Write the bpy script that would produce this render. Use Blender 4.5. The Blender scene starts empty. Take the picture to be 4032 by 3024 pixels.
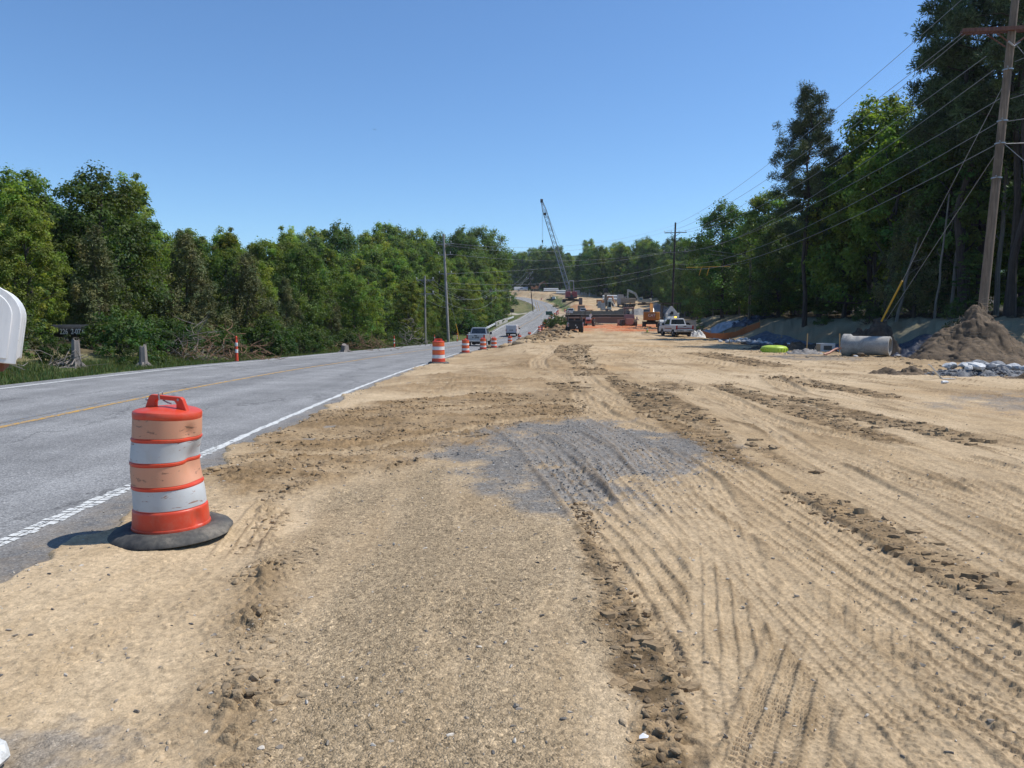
import bpy, bmesh, math, random
import numpy as np
from mathutils import Vector, Matrix

random.seed(7)
scene = bpy.context.scene
COL = scene.collection
PI = math.pi

# ------------------------------------------------------------------ helpers
def clampv(a, lo=0.0, hi=1.0):
    return np.minimum(np.maximum(a, lo), hi)

def sstep(a, b, x):
    t = clampv((x - a) / (b - a))
    return t * t * (3 - 2 * t)

def _hash(xi, yi, seed):
    h = (xi * 374761393 + yi * 668265263 + seed * 1442695041) & 0xffffffff
    h = ((h ^ (h >> 13)) * 1274126177) & 0xffffffff
    h = ((h ^ (h >> 16)) * 2246822519) & 0xffffffff
    return h ^ (h >> 15)

def pn(x, y, seed=0):
    x = np.asarray(x, float); y = np.asarray(y, float)
    xi = np.floor(x).astype(np.int64); yi = np.floor(y).astype(np.int64)
    fx = x - xi; fy = y - yi
    u = fx * fx * fx * (fx * (fx * 6 - 15) + 10); v = fy * fy * fy * (fy * (fy * 6 - 15) + 10)
    def g(ax, ay, dx, dy):
        a = _hash(xi + ax, yi + ay, seed) * (2 * PI / 4294967296.0)
        return np.cos(a) * dx + np.sin(a) * dy
    n00 = g(0, 0, fx, fy); n10 = g(1, 0, fx - 1, fy); n01 = g(0, 1, fx, fy - 1); n11 = g(1, 1, fx - 1, fy - 1)
    a = n00 + u * (n10 - n00); b = n01 + u * (n11 - n01)
    return (a + v * (b - a)) * 1.5

def fbm(x, y, seed=0, oct=3):
    r = 0; amp = 1; f = 1
    for i in range(oct):
        r = r + amp * pn(x * f, y * f, seed + i * 17); amp *= .5; f *= 2.03
    return r

def worley(x, y, seed=0):
    xi = np.floor(x).astype(np.int64); yi = np.floor(y).astype(np.int64)
    f1 = np.full(x.shape, 9.0); f2 = np.full(x.shape, 9.0); idr = np.zeros(x.shape)
    for dx in (-1, 0, 1):
        for dy in (-1, 0, 1):
            h1 = _hash(xi + dx, yi + dy, seed) / 4294967296.0
            h2 = _hash(xi + dx, yi + dy, seed + 91) / 4294967296.0
            d = np.hypot(xi + dx + h1 - x, yi + dy + h2 - y)
            m = d < f1
            f2 = np.where(m, f1, np.minimum(f2, d)); idr = np.where(m, (h1 * 7.3 + h2 * 3.1) % 1.0, idr)
            f1 = np.where(m, d, f1)
    return f1, f2, idr

class MB:
    """collects shapes of one part into one mesh"""
    def __init__(s):
        s.v = []; s.f = []; s.mi = []; s.m = 0
    def add(s, vs, fs, M=None):
        o = len(s.v)
        if M is not None:
            vs = [tuple(M @ Vector(p)) for p in vs]
        s.v += [tuple(p) for p in vs]
        for f in fs:
            s.f.append([i + o for i in f]); s.mi.append(s.m)
        return s
    def box(s, c, d, rz=0, rx=0, ry=0, taper=(1, 1)):
        x, y, z = d[0] / 2, d[1] / 2, d[2] / 2; tx, ty = taper
        vs = [(-x, -y, -z), (x, -y, -z), (x, y, -z), (-x, y, -z), (-x * tx, -y * ty, z), (x * tx, -y * ty, z), (x * tx, y * ty, z), (-x * tx, y * ty, z)]
        fs = [(3, 2, 1, 0), (4, 5, 6, 7), (0, 1, 5, 4), (1, 2, 6, 5), (2, 3, 7, 6), (3, 0, 4, 7)]
        M = Matrix.Translation(c) @ Matrix.Rotation(rz, 4, 'Z') @ Matrix.Rotation(ry, 4, 'Y') @ Matrix.Rotation(rx, 4, 'X')
        return s.add(vs, fs, M)
    def prism(s, prof, x0, x1, inset=None):
        """polygon in (y, z) extruded along x from x0 to x1; counter-clockwise seen from +x"""
        n = len(prof)
        vs = [(x0, p[0], p[1]) for p in prof] + [(x1, p[0], p[1]) for p in prof]
        fs = [tuple(reversed(range(n))), tuple(range(n, 2 * n))]
        for i in range(n):
            j = (i + 1) % n
            fs.append((i, j, j + n, i + n))
        return s.add(vs, fs)
    def prismz(s, prof, z0, z1):
        n = len(prof)
        vs = [(p[0], p[1], z0) for p in prof] + [(p[0], p[1], z1) for p in prof]
        fs = [tuple(reversed(range(n))), tuple(range(n, 2 * n))]
        for i in range(n):
            j = (i + 1) % n
            fs.append((i, j, j + n, i + n))
        return s.add(vs, fs)
    def loft(s, rings, cap=True, closed=True):
        n = len(rings[0]); vs = [p for r in rings for p in r]; fs = []
        for k in range(len(rings) - 1):
            for i in range(n if closed else n - 1):
                j = (i + 1) % n
                fs.append((k * n + i, k * n + j, (k + 1) * n + j, (k + 1) * n + i))
        if cap:
            fs.append(tuple(reversed(range(n)))); fs.append(tuple(range((len(rings) - 1) * n, len(rings) * n)))
        return s.add(vs, fs)
    def cyl(s, p0, p1, r0, r1=None, n=12, cap=True):
        r1 = r0 if r1 is None else r1
        return s.tube([p0, p1], [r0, r1], n, cap)
    def tube(s, pts, r, n=6, cap=True):
        pts = [Vector(p) for p in pts]
        if not hasattr(r, '__len__'): r = [r] * len(pts)
        rings = []; prev = None
        for i, p in enumerate(pts):
            d = (pts[min(i + 1, len(pts) - 1)] - pts[max(i - 1, 0)]).normalized()
            if prev is None:
                a = Vector((0, 0, 1)) if abs(d.z) < .9 else Vector((1, 0, 0))
                u = d.cross(a).normalized()
            else:
                u = (prev - d * prev.dot(d)).normalized()
            prev = u; w = d.cross(u)
            rings.append([tuple(p + (u * math.cos(2 * PI * k / n) + w * math.sin(2 * PI * k / n)) * r[i]) for k in range(n)])
        return s.loft(rings, cap)
    def lathe(s, prof, n=24, c=(0, 0, 0), cap=True):
        rings = [[(c[0] + r * math.cos(2 * PI * k / n), c[1] + r * math.sin(2 * PI * k / n), c[2] + z) for k in range(n)] for r, z in prof]
        return s.loft(rings, cap)
    def disc_x(s, c, r, w, n=16, r_in=0.0):
        """wheel-like disc, axis along x"""
        if r_in <= 0:
            return s.cyl((c[0] - w / 2, c[1], c[2]), (c[0] + w / 2, c[1], c[2]), r, r, n)
        prof = [(r_in, -w / 2), (r * .93, -w / 2), (r, -w * .3), (r, w * .3), (r * .93, w / 2), (r_in, w / 2)]
        rings = [[(c[0] + x, c[1] + q * math.cos(2 * PI * k / n), c[2] + q * math.sin(2 * PI * k / n)) for k in range(n)] for q, x in prof]
        rings.append(rings[0])
        return s.loft(rings, cap=False)
    def build(s, name, mat, parent=None, smooth=False, bevel=0, loc=None):
        me = bpy.data.meshes.new(name)
        me.from_pydata(s.v, [], s.f)
        mats = mat if isinstance(mat, (list, tuple)) else [mat]
        for m in mats: me.materials.append(m)
        if len(mats) > 1:
            for p, i in zip(me.polygons, s.mi): p.material_index = min(i, len(mats) - 1)
        if smooth:
            for p in me.polygons: p.use_smooth = True
        me.update()
        o = bpy.data.objects.new(name, me); COL.objects.link(o)
        bm = bmesh.new(); bm.from_mesh(me); bmesh.ops.recalc_face_normals(bm, faces=bm.faces); bm.to_mesh(me); bm.free()
        if parent is not None: o.parent = parent
        if loc is not None: o.location = loc
        if bevel:
            b = o.modifiers.new('bevel', 'BEVEL'); b.width = bevel; b.segments = 2; b.limit_method = 'ANGLE'
        if smooth:
            try:
                o.modifiers.new('wn', 'WEIGHTED_NORMAL') if False else None
                me.set_sharp_from_angle(angle=math.radians(40))
            except Exception: pass
        return o

def tag(o, label=None, cat=None, group=None, kind=None):
    if label: o['label'] = label
    if cat: o['category'] = cat
    if group: o['group'] = group
    if kind: o['kind'] = kind
    return o

def thing(name, label, cat, loc=(0, 0, 0), rz=0, group=None):
    o = bpy.data.objects.new(name, None); COL.objects.link(o)
    o.empty_display_size = .1
    o.location = loc; o.rotation_euler = (0, 0, rz)
    return tag(o, label, cat, group)

def dup(o, label=None, loc=None, rz=None, parent=None, group=None, scale=None):
    c = o.copy(); COL.objects.link(c)
    if parent is not None: c.parent = parent
    for ch in list(o.children): dup(ch, parent=c)
    if label: c['label'] = label
    if group: c['group'] = group
    if loc is not None: c.location = loc
    if rz is not None: c.rotation_euler = (0, 0, rz)
    if scale is not None: c.scale = (scale,) * 3 if not hasattr(scale, '__len__') else scale
    return c

def np_mesh(name, V, F, mat, parent=None, attrs=None, smooth=True, uv=None):
    """V (n,3), F (m,k) all the same k"""
    me = bpy.data.meshes.new(name)
    n, (m, k) = len(V), F.shape
    me.vertices.add(n); me.vertices.foreach_set('co', np.ascontiguousarray(V, np.float32).ravel())
    me.loops.add(m * k); me.loops.foreach_set('vertex_index', np.ascontiguousarray(F, np.int32).ravel())
    me.polygons.add(m); me.polygons.foreach_set('loop_start', np.arange(0, m * k, k, dtype=np.int32))
    me.polygons.foreach_set('use_smooth', np.full(m, bool(smooth)))
    if attrs:
        for an, a in attrs.items():
            if a.ndim == 2:
                at = me.attributes.new(an, 'FLOAT_COLOR', 'POINT')
                c = np.ones((n, 4), np.float32); c[:, :3] = a
                at.data.foreach_set('color', c.ravel())
            else:
                at = me.attributes.new(an, 'FLOAT', 'POINT'); at.data.foreach_set('value', a.astype(np.float32))
    me.update(calc_edges=True); me.validate()
    if mat is not None:
        me.materials.append(mat)
    o = bpy.data.objects.new(name, me); COL.objects.link(o)
    if parent is not None: o.parent = parent
    return o

# ------------------------------------------------------------------ materials
def new_mat(name):
    m = bpy.data.materials.new(name); m.use_nodes = True
    nt = m.node_tree; b = nt.nodes['Principled BSDF']
    return m, nt, b

def N(nt, typ, **kw):
    n = nt.nodes.new(typ)
    for k, v in kw.items():
        if k.startswith('i_'):
            key = k[2:]
            key = int(key) if key.isdigit() else key.replace('_', ' ')
            n.inputs[key].default_value = v
        else: setattr(n, k, v)
    return n

def L(nt, a, b): nt.links.new(a, b)

def ramp(nt, fac, stops):
    r = nt.nodes.new('ShaderNodeValToRGB')
    e = r.color_ramp.elements
    while len(e) < len(stops): e.new(.5)
    for el, (p, c) in zip(e, stops):
        el.position = p; el.color = (c[0], c[1], c[2], 1) if hasattr(c, '__len__') else (c, c, c, 1)
    if fac is not None: L(nt, fac, r.inputs['Fac'])
    return r

def mixc(nt, fac, a, b, mode='MIX'):
    m = nt.nodes.new('ShaderNodeMix'); m.data_type = 'RGBA'; m.blend_type = mode
    for sock, val in ((m.inputs[0], fac), (m.inputs[6], a), (m.inputs[7], b)):
        if hasattr(val, 'links') or isinstance(val, bpy.types.NodeSocket): L(nt, val, sock)
        elif hasattr(val, '__len__'): sock.default_value = (val[0], val[1], val[2], 1)
        else: sock.default_value = val
    return m.outputs[2]

def noise(nt, scale, detail=4, rough=.6, co='Object', dist=0.0):
    t = nt.nodes.new('ShaderNodeTexCoord')
    n = nt.nodes.new('ShaderNodeTexNoise'); n.inputs['Scale'].default_value = scale
    n.inputs['Detail'].default_value = detail; n.inputs['Roughness'].default_value = rough
    n.inputs['Distortion'].default_value = dist
    L(nt, t.outputs[co], n.inputs['Vector'])
    return n

def bump(nt, b, h, strength=.3, dist=.01):
    n = nt.nodes.new('ShaderNodeBump'); n.inputs['Strength'].default_value = strength; n.inputs['Distance'].default_value = dist
    L(nt, h, n.inputs['Height']); L(nt, n.outputs[0], b.inputs['Normal'])

_mc = {}
def paint(name, rgb, rough=.5, metal=0.0, dirt=.25, scale=3.0, dirtc=(.20, .15, .09), spec=.5, bmp=0.0):
    """painted / plain surface with uneven dust and slight tone changes"""
    if name in _mc: return _mc[name]
    m, nt, b = new_mat(name)
    n = noise(nt, scale, 6, .65)
    n2 = noise(nt, scale * 7, 4, .6)
    r = ramp(nt, n.outputs['Fac'], [(.38, 0), (.72, 1)])
    mu = N(nt, 'ShaderNodeMath', operation='MULTIPLY', i_1=dirt); L(nt, r.outputs[0], mu.inputs[0])
    c1 = mixc(nt, mu.outputs[0], rgb, dirtc)
    r2 = ramp(nt, n2.outputs['Fac'], [(.3, .86), (.7, 1.08)])
    c2 = mixc(nt, 1.0, c1, r2.outputs[0], 'MULTIPLY')
    L(nt, c2, b.inputs['Base Color'])
    b.inputs['Metallic'].default_value = metal
    rr = ramp(nt, n.outputs['Fac'], [(.3, max(.02, rough - .1)), (.75, min(1, rough + .2))])
    L(nt, rr.outputs[0], b.inputs['Roughness'])
    b.inputs['Specular IOR Level'].default_value = spec
    if bmp: bump(nt, b, n2.outputs['Fac'], bmp, .01)
    _mc[name] = m
    return m

def mat_rubber(): return paint('rubber', (.022, .022, .024), .75, dirt=.35, scale=4, dirtc=(.16, .13, .09))
def mat_dark(): return paint('dark_metal', (.03, .031, .033), .5, dirt=.2)
def mat_black(): return paint('black_plastic', (.012, .012, .013), .5, dirt=.1)
def mat_glass():
    if 'glass' in _mc: return _mc['glass']
    m, nt, b = new_mat('window_glass')
    n = noise(nt, 2, 3)
    L(nt, ramp(nt, n.outputs['Fac'], [(.3, (.012, .016, .02)), (.7, (.03, .036, .042))]).outputs[0], b.inputs['Base Color'])
    b.inputs['Roughness'].default_value = .06; b.inputs['Specular IOR Level'].default_value = .8
    _mc['glass'] = m
    return m
def mat_chrome(): return paint('bright_metal', (.55, .56, .57), .3, metal=.9, dirt=.15)
def mat_galv(): return paint('galvanised_steel', (.42, .44, .46), .45, metal=.6, dirt=.2)
def mat_wood(name, a, bcol, rough=.85):
    if name in _mc: return _mc[name]
    m, nt, b = new_mat(name)
    t = N(nt, 'ShaderNodeTexCoord'); mp = N(nt, 'ShaderNodeMapping'); mp.inputs['Scale'].default_value = (9, 9, .5)
    L(nt, t.outputs['Object'], mp.inputs[0])
    n = N(nt, 'ShaderNodeTexNoise', i_Scale=2.0, i_Detail=7.0, i_Roughness=.7); L(nt, mp.outputs[0], n.inputs['Vector'])
    n2 = noise(nt, .7, 3)
    c = ramp(nt, n.outputs['Fac'], [(.32, a), (.68, bcol)]).outputs[0]
    c = mixc(nt, 1.0, c, ramp(nt, n2.outputs['Fac'], [(.3, .7), (.7, 1.15)]).outputs[0], 'MULTIPLY')
    L(nt, c, b.inputs['Base Color']); b.inputs['Roughness'].default_value = rough
    bump(nt, b, n.outputs['Fac'], .6, .02)
    _mc[name] = m
    return m
# ------------------------------------------------------------------ terrain
CAM_H = 1.6
_y = np.arange(-60.0, 1200.0, 1.0)
def table(pts, k):
    p = np.array(pts, float)
    a = np.interp(_y, p[:, 0], p[:, 1])
    if k > 1:
        ker = np.hanning(k + 2)[1:-1]; ker /= ker.sum()
        a = np.convolve(np.pad(a, (k, k), 'edge'), ker, 'same')[k:-k]
    return a
_xr = table([(-60, -3.55), (30, -3.7), (54, -3.9), (66, -3.3), (72, -2.8), (82, -2.0), (95, -1.1), (105, .1), (118, 1.7), (135, 4.0), (150, 5.3), (165, 6.6),
             (180, 8.0), (195, 9.5), (215, 11.8), (250, 14.8), (275, 16.4), (292, 16.9), (310, 16.6), (325, 15.6), (340, 13.9), (360, 10.6), (380, 6.2), (395, 1.5), (410, -5), (430, -17), (460, -40), (1200, -900)], 15)
_zr = table([(-60, .5), (-20, .12), (0, 0), (15, -.02), (25, -.18), (33, -.4), (54, -.93), (66, -1.2), (82, -1.46), (95, -1.7), (105, -1.8), (118, -1.68), (135, -1.0), (150, -.25),
             (165, .3), (180, .75), (195, 1.3), (215, 2.6), (235, 3.5), (250, 3.95), (290, 5.2), (340, 8.9), (380, 11.9), (410, 13.6), (440, 15.5), (480, 17.5), (540, 27), (700, 58), (1200, 72)], 13)
_zs = table([(-60, .6), (-20, .12), (0, 0), (15, -.03), (30, -.25), (60, -.5), (80, -.5), (100, -.22), (112, -.1), (130, .1), (145, .0), (160, .05), (175, .35), (190, .9), (215, 2.4), (230, 3.2), (257, 5.6), (275, 6.7),
             (300, 8.9), (340, 11.4), (380, 14.2), (420, 16.9), (470, 18.5), (540, 28), (700, 60), (1200, 74)], 11)
_dx = np.gradient(_xr)
def road_x(y): return np.interp(y, _y, _xr)
def road_z(y): return np.interp(y, _y, _zr)
def site_z(y): return np.interp(y, _y, _zs)
ROAD_W = 7.35
def road_s(x, y):
    m = np.interp(y, _y, _dx)
    return (x - road_x(y)) / np.sqrt(1 + m * m)
def road_top(s, y): return road_z(y) - .017 * clampv(s, -8.4, 2)
def forest_x(y): return np.interp(y, [-60, 0, 40, 75, 100, 140, 175, 200, 240, 290, 320], [34, 32, 31, 32, 33.5, 37, 41, 44, 49, 58, 60])

def terrain(x, y):
    """large-scale ground height (no surface detail)"""
    x = np.asarray(x, float); y = np.asarray(y, float)
    s = road_s(x, y); zr = road_top(s, y); zs = site_z(y)
    fx = forest_x(y)
    # shallow ditch and bank in front of the right-hand wood
    near = sstep(170, 120, y)
    dit = np.exp(-((x - (fx - 8.5)) / 2.2) ** 2) * .55 * near * sstep(18, 34, y)
    bank = sstep(fx - 7.5, fx - .5, x)
    zright = zs - dit + bank * (1.35 * near + .65) + clampv((x - fx) / 60, 0, 3) * 2.0
    # pad behind the concrete pipe, mound ground a touch higher
    wr = sstep(.7, 5.0 + 3.0 * sstep(60, 90, y), s)
    z = zr * (1 - wr) + zright * wr
    # clumpy berm of spoil between the road and the graded dirt
    b = np.exp(-((s - 5.2 - 1.0 * sstep(70, 110, y)) / 1.5) ** 2) * sstep(58, 84, y) * sstep(122, 108, y)
    z = z + b * (.45 + .35 * pn(x * .5, y * .35, 5))
    # left of the road
    sl = -s - ROAD_W
    ditch = -.28 * np.exp(-((sl - 3.2) / 1.3) ** 2) * sstep(20, 50, y)
    rise = sstep(3.0, 9.0, sl) * (.75 * sstep(75, 40, y) - .4 * sstep(70, 110, y) * sstep(230, 190, y) + 1.6 * sstep(230, 280, y))
    far = clampv((sl - 10) / 80, 0, 4) * 2.0
    zl = zr - .06 + ditch + rise + far
    z = np.where(s < -ROAD_W - .3, zl, z)
    return z

def under_road(x, y, z):
    s = road_s(x, y)
    rag = .15 * fbm(x * 1.3, y * 1.3, 31, 4) + .14 * pn(x * .35, y * .35, 8)
    edge = np.interp(y, [-60, 3, 6, 9, 14, 20, 28, 40, 60, 95, 140, 1200], [.62, .52, .52, .40, .30, .22, .16, .35, .55, .7, .9, .9])
    inside = sstep(edge + rag * 1.3, edge + rag * 1.3 - .16, s) * sstep(-ROAD_W - .52 + rag, -ROAD_W - .4 + rag, s)
    rt = road_top(s, y)
    zz = z * (1 - inside) + (rt - .07) * inside
    nearrt = sstep(edge + 1.2, edge + .2, s) * (s > -1) * (1 - inside)
    return zz + nearrt * .03, inside

# ---- tyre tracks, dozer tracks and patches of the graded dirt (world metres)
def poly_sd(x, y, pts):
    """lateral distance and arclength along a polyline"""
    best = np.full(x.shape, 1e9); sd = np.zeros(x.shape); al = np.zeros(x.shape); acc = 0
    for (ax, ay), (bx, by) in zip(pts, pts[1:]):
        dx, dy = bx - ax, by - ay; ln = math.hypot(dx, dy)
        t = clampv(((x - ax) * dx + (y - ay) * dy) / (ln * ln))
        px, py = x - ax - t * dx, y - ay - t * dy
        d = np.hypot(px, py); m = d < best
        sg = np.sign(dx * (y - ay) - dy * (x - ax))
        sd = np.where(m, d * sg, sd); al = np.where(m, acc + t * ln, al); best = np.where(m, d, best); acc += ln
    return sd, al

def spline(P, k=6):
    P = [np.array(p, float) for p in P]; Q = [2 * P[0] - P[1]] + P + [2 * P[-1] - P[-2]]; out = []
    for i in range(1, len(Q) - 2):
        for j in range(k):
            t = j / k; out.append(tuple(.5 * (2 * Q[i] + (Q[i + 1] - Q[i - 1]) * t + (2 * Q[i - 1] - 5 * Q[i] + 4 * Q[i + 1] - Q[i + 2]) * t * t + (3 * Q[i] - Q[i - 1] - 3 * Q[i + 1] + Q[i + 2]) * t ** 3)))
    return out + [tuple(P[-1])]

def in_poly(x, y, pts):
    c = np.zeros(x.shape, bool); n = len(pts)
    for i in range(n):
        x1, y1 = pts[i]; x2, y2 = pts[(i + 1) % n]
        k = ((y1 > y) != (y2 > y)) & (x < (x2 - x1) * (y - y1) / ((y2 - y1) + 1e-12) + x1)
        c ^= k
    return c

def soft_poly(x, y, pts, w, seed, amp):
    """ragged-edged polygon mask: points jittered by noise before the test, several taps"""
    m = np.zeros(x.shape); k = 0
    nx = fbm(x * 1.1, y * 1.1, seed, 4) * amp; ny = fbm(x * 1.1, y * 1.1, seed + 7, 4) * amp
    for dx, dy in ((0, 0), (w, 0), (-w, 0), (0, w), (0, -w), (w * .7, w * .7), (-w * .7, w * .7), (w * .7, -w * .7), (-w * .7, -w * .7)):
        m += in_poly(x + nx + dx, y + ny + dy, pts); k += 1
    return m / k

# centre polylines, half width, ribs, lug length, depth
TYRES = [
    ([(.05, 10.9), (.35, 9.3), (.55, 7.6), (.71, 6.35), (.87, 4.8), (.95, 3.4), (1.0, 2.0)], .24, 4, .085, .026),
    ([(.75, 11.0), (1.02, 9.2), (1.1, 7.6), (1.18, 6.0), (1.22, 4.9), (1.25, 3.7)], .20, 4, .085, .022),
    ([(1.80, 9.2), (1.86, 7.6), (1.66, 6.0), (1.37, 4.6), (1.15, 3.7), (.97, 3.0), (.80, 2.2)], .24, 6, .055, .018),
    ([(1.62, 9.6), (1.83, 7.6), (2.0, 6.0), (2.09, 4.7), (2.14, 3.4), (2.18, 2.0)], .24, 5, .09, .017),
    ([(2.35, 9.0), (2.42, 6.5), (2.44, 5.3), (2.44, 4.4), (2.46, 3.4), (2.5, 2.0)], .24, 4, .12, .024),
    ([(1.96, 4.70), (1.70, 4.1), (1.42, 3.5), (1.14, 2.95), (.86, 2.4), (.7, 2.0)], .17, 4, .06, .022),
    ([(2.02, 4.05), (1.76, 3.5), (1.5, 3.0), (1.2, 2.5), (1.0, 2.1)], .17, 4, .06, .020),
    ([(1.75, 3.5), (1.98, 2.8), (2.12, 2.0)], .22, 5, .09, .016),
    ([(1.2, 12.5), (1.45, 10.5), (1.52, 8.8), (1.48, 7.2), (1.5, 5.4), (1.55, 3.6), (1.56, 2.2)], .20, 5, .08, .014),
    ([(3.35, 7.5), (3.42, 5.6), (3.5, 4.2), (3.55, 3.0)], .26, 5, .11, .02),
    ([(3.95, 9.5), (4.0, 7.2), (4.1, 5.2)], .24, 4, .11, .02),
    ([(-2.1, 6.6), (-2.0, 5.6), (-1.85, 4.7)], .14, 3, .07, .016),
    ([(4.4, 22), (4.5, 16.5), (4.2, 11.6), (4.72, 9.8), (4.66, 8.0), (4.4, 6.3), (4.2, 4.5)], .20, 3, .10, .030),
    ([(1.4, 24), (1.75, 19), (1.55, 15.5), (1.5, 13), (1.9, 10.6)], .30, 4, .10, .035),
    ([(2.3, 26), (2.05, 21), (2.0, 17), (2.2, 14)], .30, 4, .10, .03),
    ([(-1.6, 13.2), (.1, 14.6), (1.3, 14.3), (2.6, 12.4), (3.0, 10.4)], .16, 2, .1, .03),
    ([(-3.0, 8.2), (-1.6, 9.7), (.2, 12.0), (1.6, 12.6)], .14, 2, .1, .025),
    ([(-1.2, 16.8), (.4, 17.8), (1.8, 17.0)], .22, 5, .12, .03),
    ([(2.8, 20), (3.8, 16), (3.9, 12), (3.6, 9), (3.4, 6), (3.3, 3.5)], .18, 2, .12, .018),
    ([(6.3, 16.5), (6.9, 19.2), (7.9, 23)], .26, 5, .16, .05),
    ([(6.9, 16.3), (7.5, 19.0), (8.6, 23)], .26, 5, .16, .05),
    ([(2.6, 60), (2.2, 44), (1.2, 34), (1.0, 27)], .35, 4, .2, .05),
    ([(4.4, 62), (4.0, 46), (3.2, 35), (3.1, 27)], .35, 4, .2, .05),
    ([(9, 60), (8.2, 40), (8.6, 30), (10.5, 24)], .35, 3, .2, .05),
    ([(5.2, 9.0), (5.4, 6.8), (5.6, 5.0)], .16, 3, .1, .02),
    ([(3.1, 8.4), (3.2, 6.4), (3.1, 4.8)], .2, 4, .08, .012),
]
# dozer / excavator cleat strips: left edge, right edge polylines
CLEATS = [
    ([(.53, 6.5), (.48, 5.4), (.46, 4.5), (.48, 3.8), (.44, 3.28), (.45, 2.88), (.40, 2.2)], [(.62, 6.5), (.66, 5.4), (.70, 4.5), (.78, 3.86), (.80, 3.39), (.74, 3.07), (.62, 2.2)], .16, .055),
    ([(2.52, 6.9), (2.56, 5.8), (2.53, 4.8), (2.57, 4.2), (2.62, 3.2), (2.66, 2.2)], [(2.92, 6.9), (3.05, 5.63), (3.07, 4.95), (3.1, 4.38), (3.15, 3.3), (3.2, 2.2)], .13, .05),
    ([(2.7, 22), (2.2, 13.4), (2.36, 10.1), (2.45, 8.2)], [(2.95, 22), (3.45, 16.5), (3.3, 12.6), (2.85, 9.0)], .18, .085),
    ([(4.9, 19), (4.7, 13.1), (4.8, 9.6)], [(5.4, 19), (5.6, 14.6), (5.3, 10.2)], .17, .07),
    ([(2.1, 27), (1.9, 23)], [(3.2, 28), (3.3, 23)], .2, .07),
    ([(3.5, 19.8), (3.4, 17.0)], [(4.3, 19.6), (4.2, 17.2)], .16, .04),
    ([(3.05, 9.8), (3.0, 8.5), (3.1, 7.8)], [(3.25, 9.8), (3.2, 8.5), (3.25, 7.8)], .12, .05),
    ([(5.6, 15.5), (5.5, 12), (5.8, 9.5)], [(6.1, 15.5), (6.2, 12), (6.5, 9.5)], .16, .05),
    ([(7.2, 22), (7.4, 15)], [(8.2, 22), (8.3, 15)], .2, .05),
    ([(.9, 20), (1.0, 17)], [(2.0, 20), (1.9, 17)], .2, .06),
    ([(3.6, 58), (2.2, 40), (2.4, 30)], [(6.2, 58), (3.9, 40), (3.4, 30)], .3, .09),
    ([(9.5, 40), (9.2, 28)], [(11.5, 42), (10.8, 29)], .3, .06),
]
GRAVEL = [(-1.0, 9.1), (-.3, 10.8), (.6, 11.9), (1.7, 12.1), (2.25, 10.9), (2.5, 9.2), (2.5, 8.1), (1.95, 7.6), (1.45, 7.1), (1.0, 6.5), (.62, 6.0), (.3, 5.8), (.0, 6.4), (-.2, 7.6)]
BROWN = [(-3.05, 7.0), (-3.5, 10.1), (-3.3, 12.6), (-2.3, 14.8), (-.6, 16.8), (1.4, 15.7), (1.5, 12.9), (.55, 11.7), (-.64, 9.7), (-1.35, 8.4), (-2.0, 7.3), (-2.45, 6.1), (-2.7, 6.0)]
TOPDARK = [(-3.4, 17), (-2.4, 28), (-1.0, 36), (1.0, 40), (2.0, 34), (3.0, 27), (2.4, 19), (1.0, 16.5), (-1.2, 16)]
PEBBLE = [(-1.75, 6.6), (-.7, 8.6), (.4, 6.8), (.46, 4.2), (.40, 1.0), (-.95, 1.0), (-1.0, 2.6), (-1.3, 4.4)]
RIDGE = [(-1.02, 1.4), (-1.0, 2.5), (-1.2, 3.3), (-1.45, 4.1), (-1.6, 4.9), (-1.9, 5.7), (-2.2, 6.6), (-1.95, 7.4), (-1.3, 8.0), (-.6, 8.9)]
GRAVEL_B = [(8.0, 12.8), (8.2, 14.6), (10.2, 16.4), (12.5, 16.8), (12.5, 12.4)]
GRAVEL_C = [(12.0, 33.0), (12.6, 38.5), (15.6, 40.0), (16.8, 36.0), (15.2, 32.5)]
GRAVEL_D = [(-2.3, 2.7), (-1.9, 3.0), (-1.55, 2.95), (-1.5, 2.6), (-1.75, 2.4), (-2.3, 2.3)]
REDSOIL = [(1.5, 108), (4, 120), (5, 150), (8, 168), (40, 168), (33, 130), (30, 108), (24, 100.5), (14, 100.5)]

C_TAN = np.array((.395, .282, .160)); C_TAN2 = np.array((.515, .390, .244)); C_BRN = np.array((.205, .138, .072)); C_DRK = np.array((.155, .108, .062))
C_GRV = np.array((.195, .182, .163)); C_RED = np.array((.47, .15, .06)); C_ORG = np.array((.50, .30, .13))
C_PEB = np.array((.335, .253, .155)); C_FOREST = np.array((.060, .048, .028)); C_GRASS = np.array((.085, .11, .035)); C_MAT = np.array((.25, .22, .14))

def lerp(a, b, t): return a + (b - a) * t[:, None]

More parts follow.
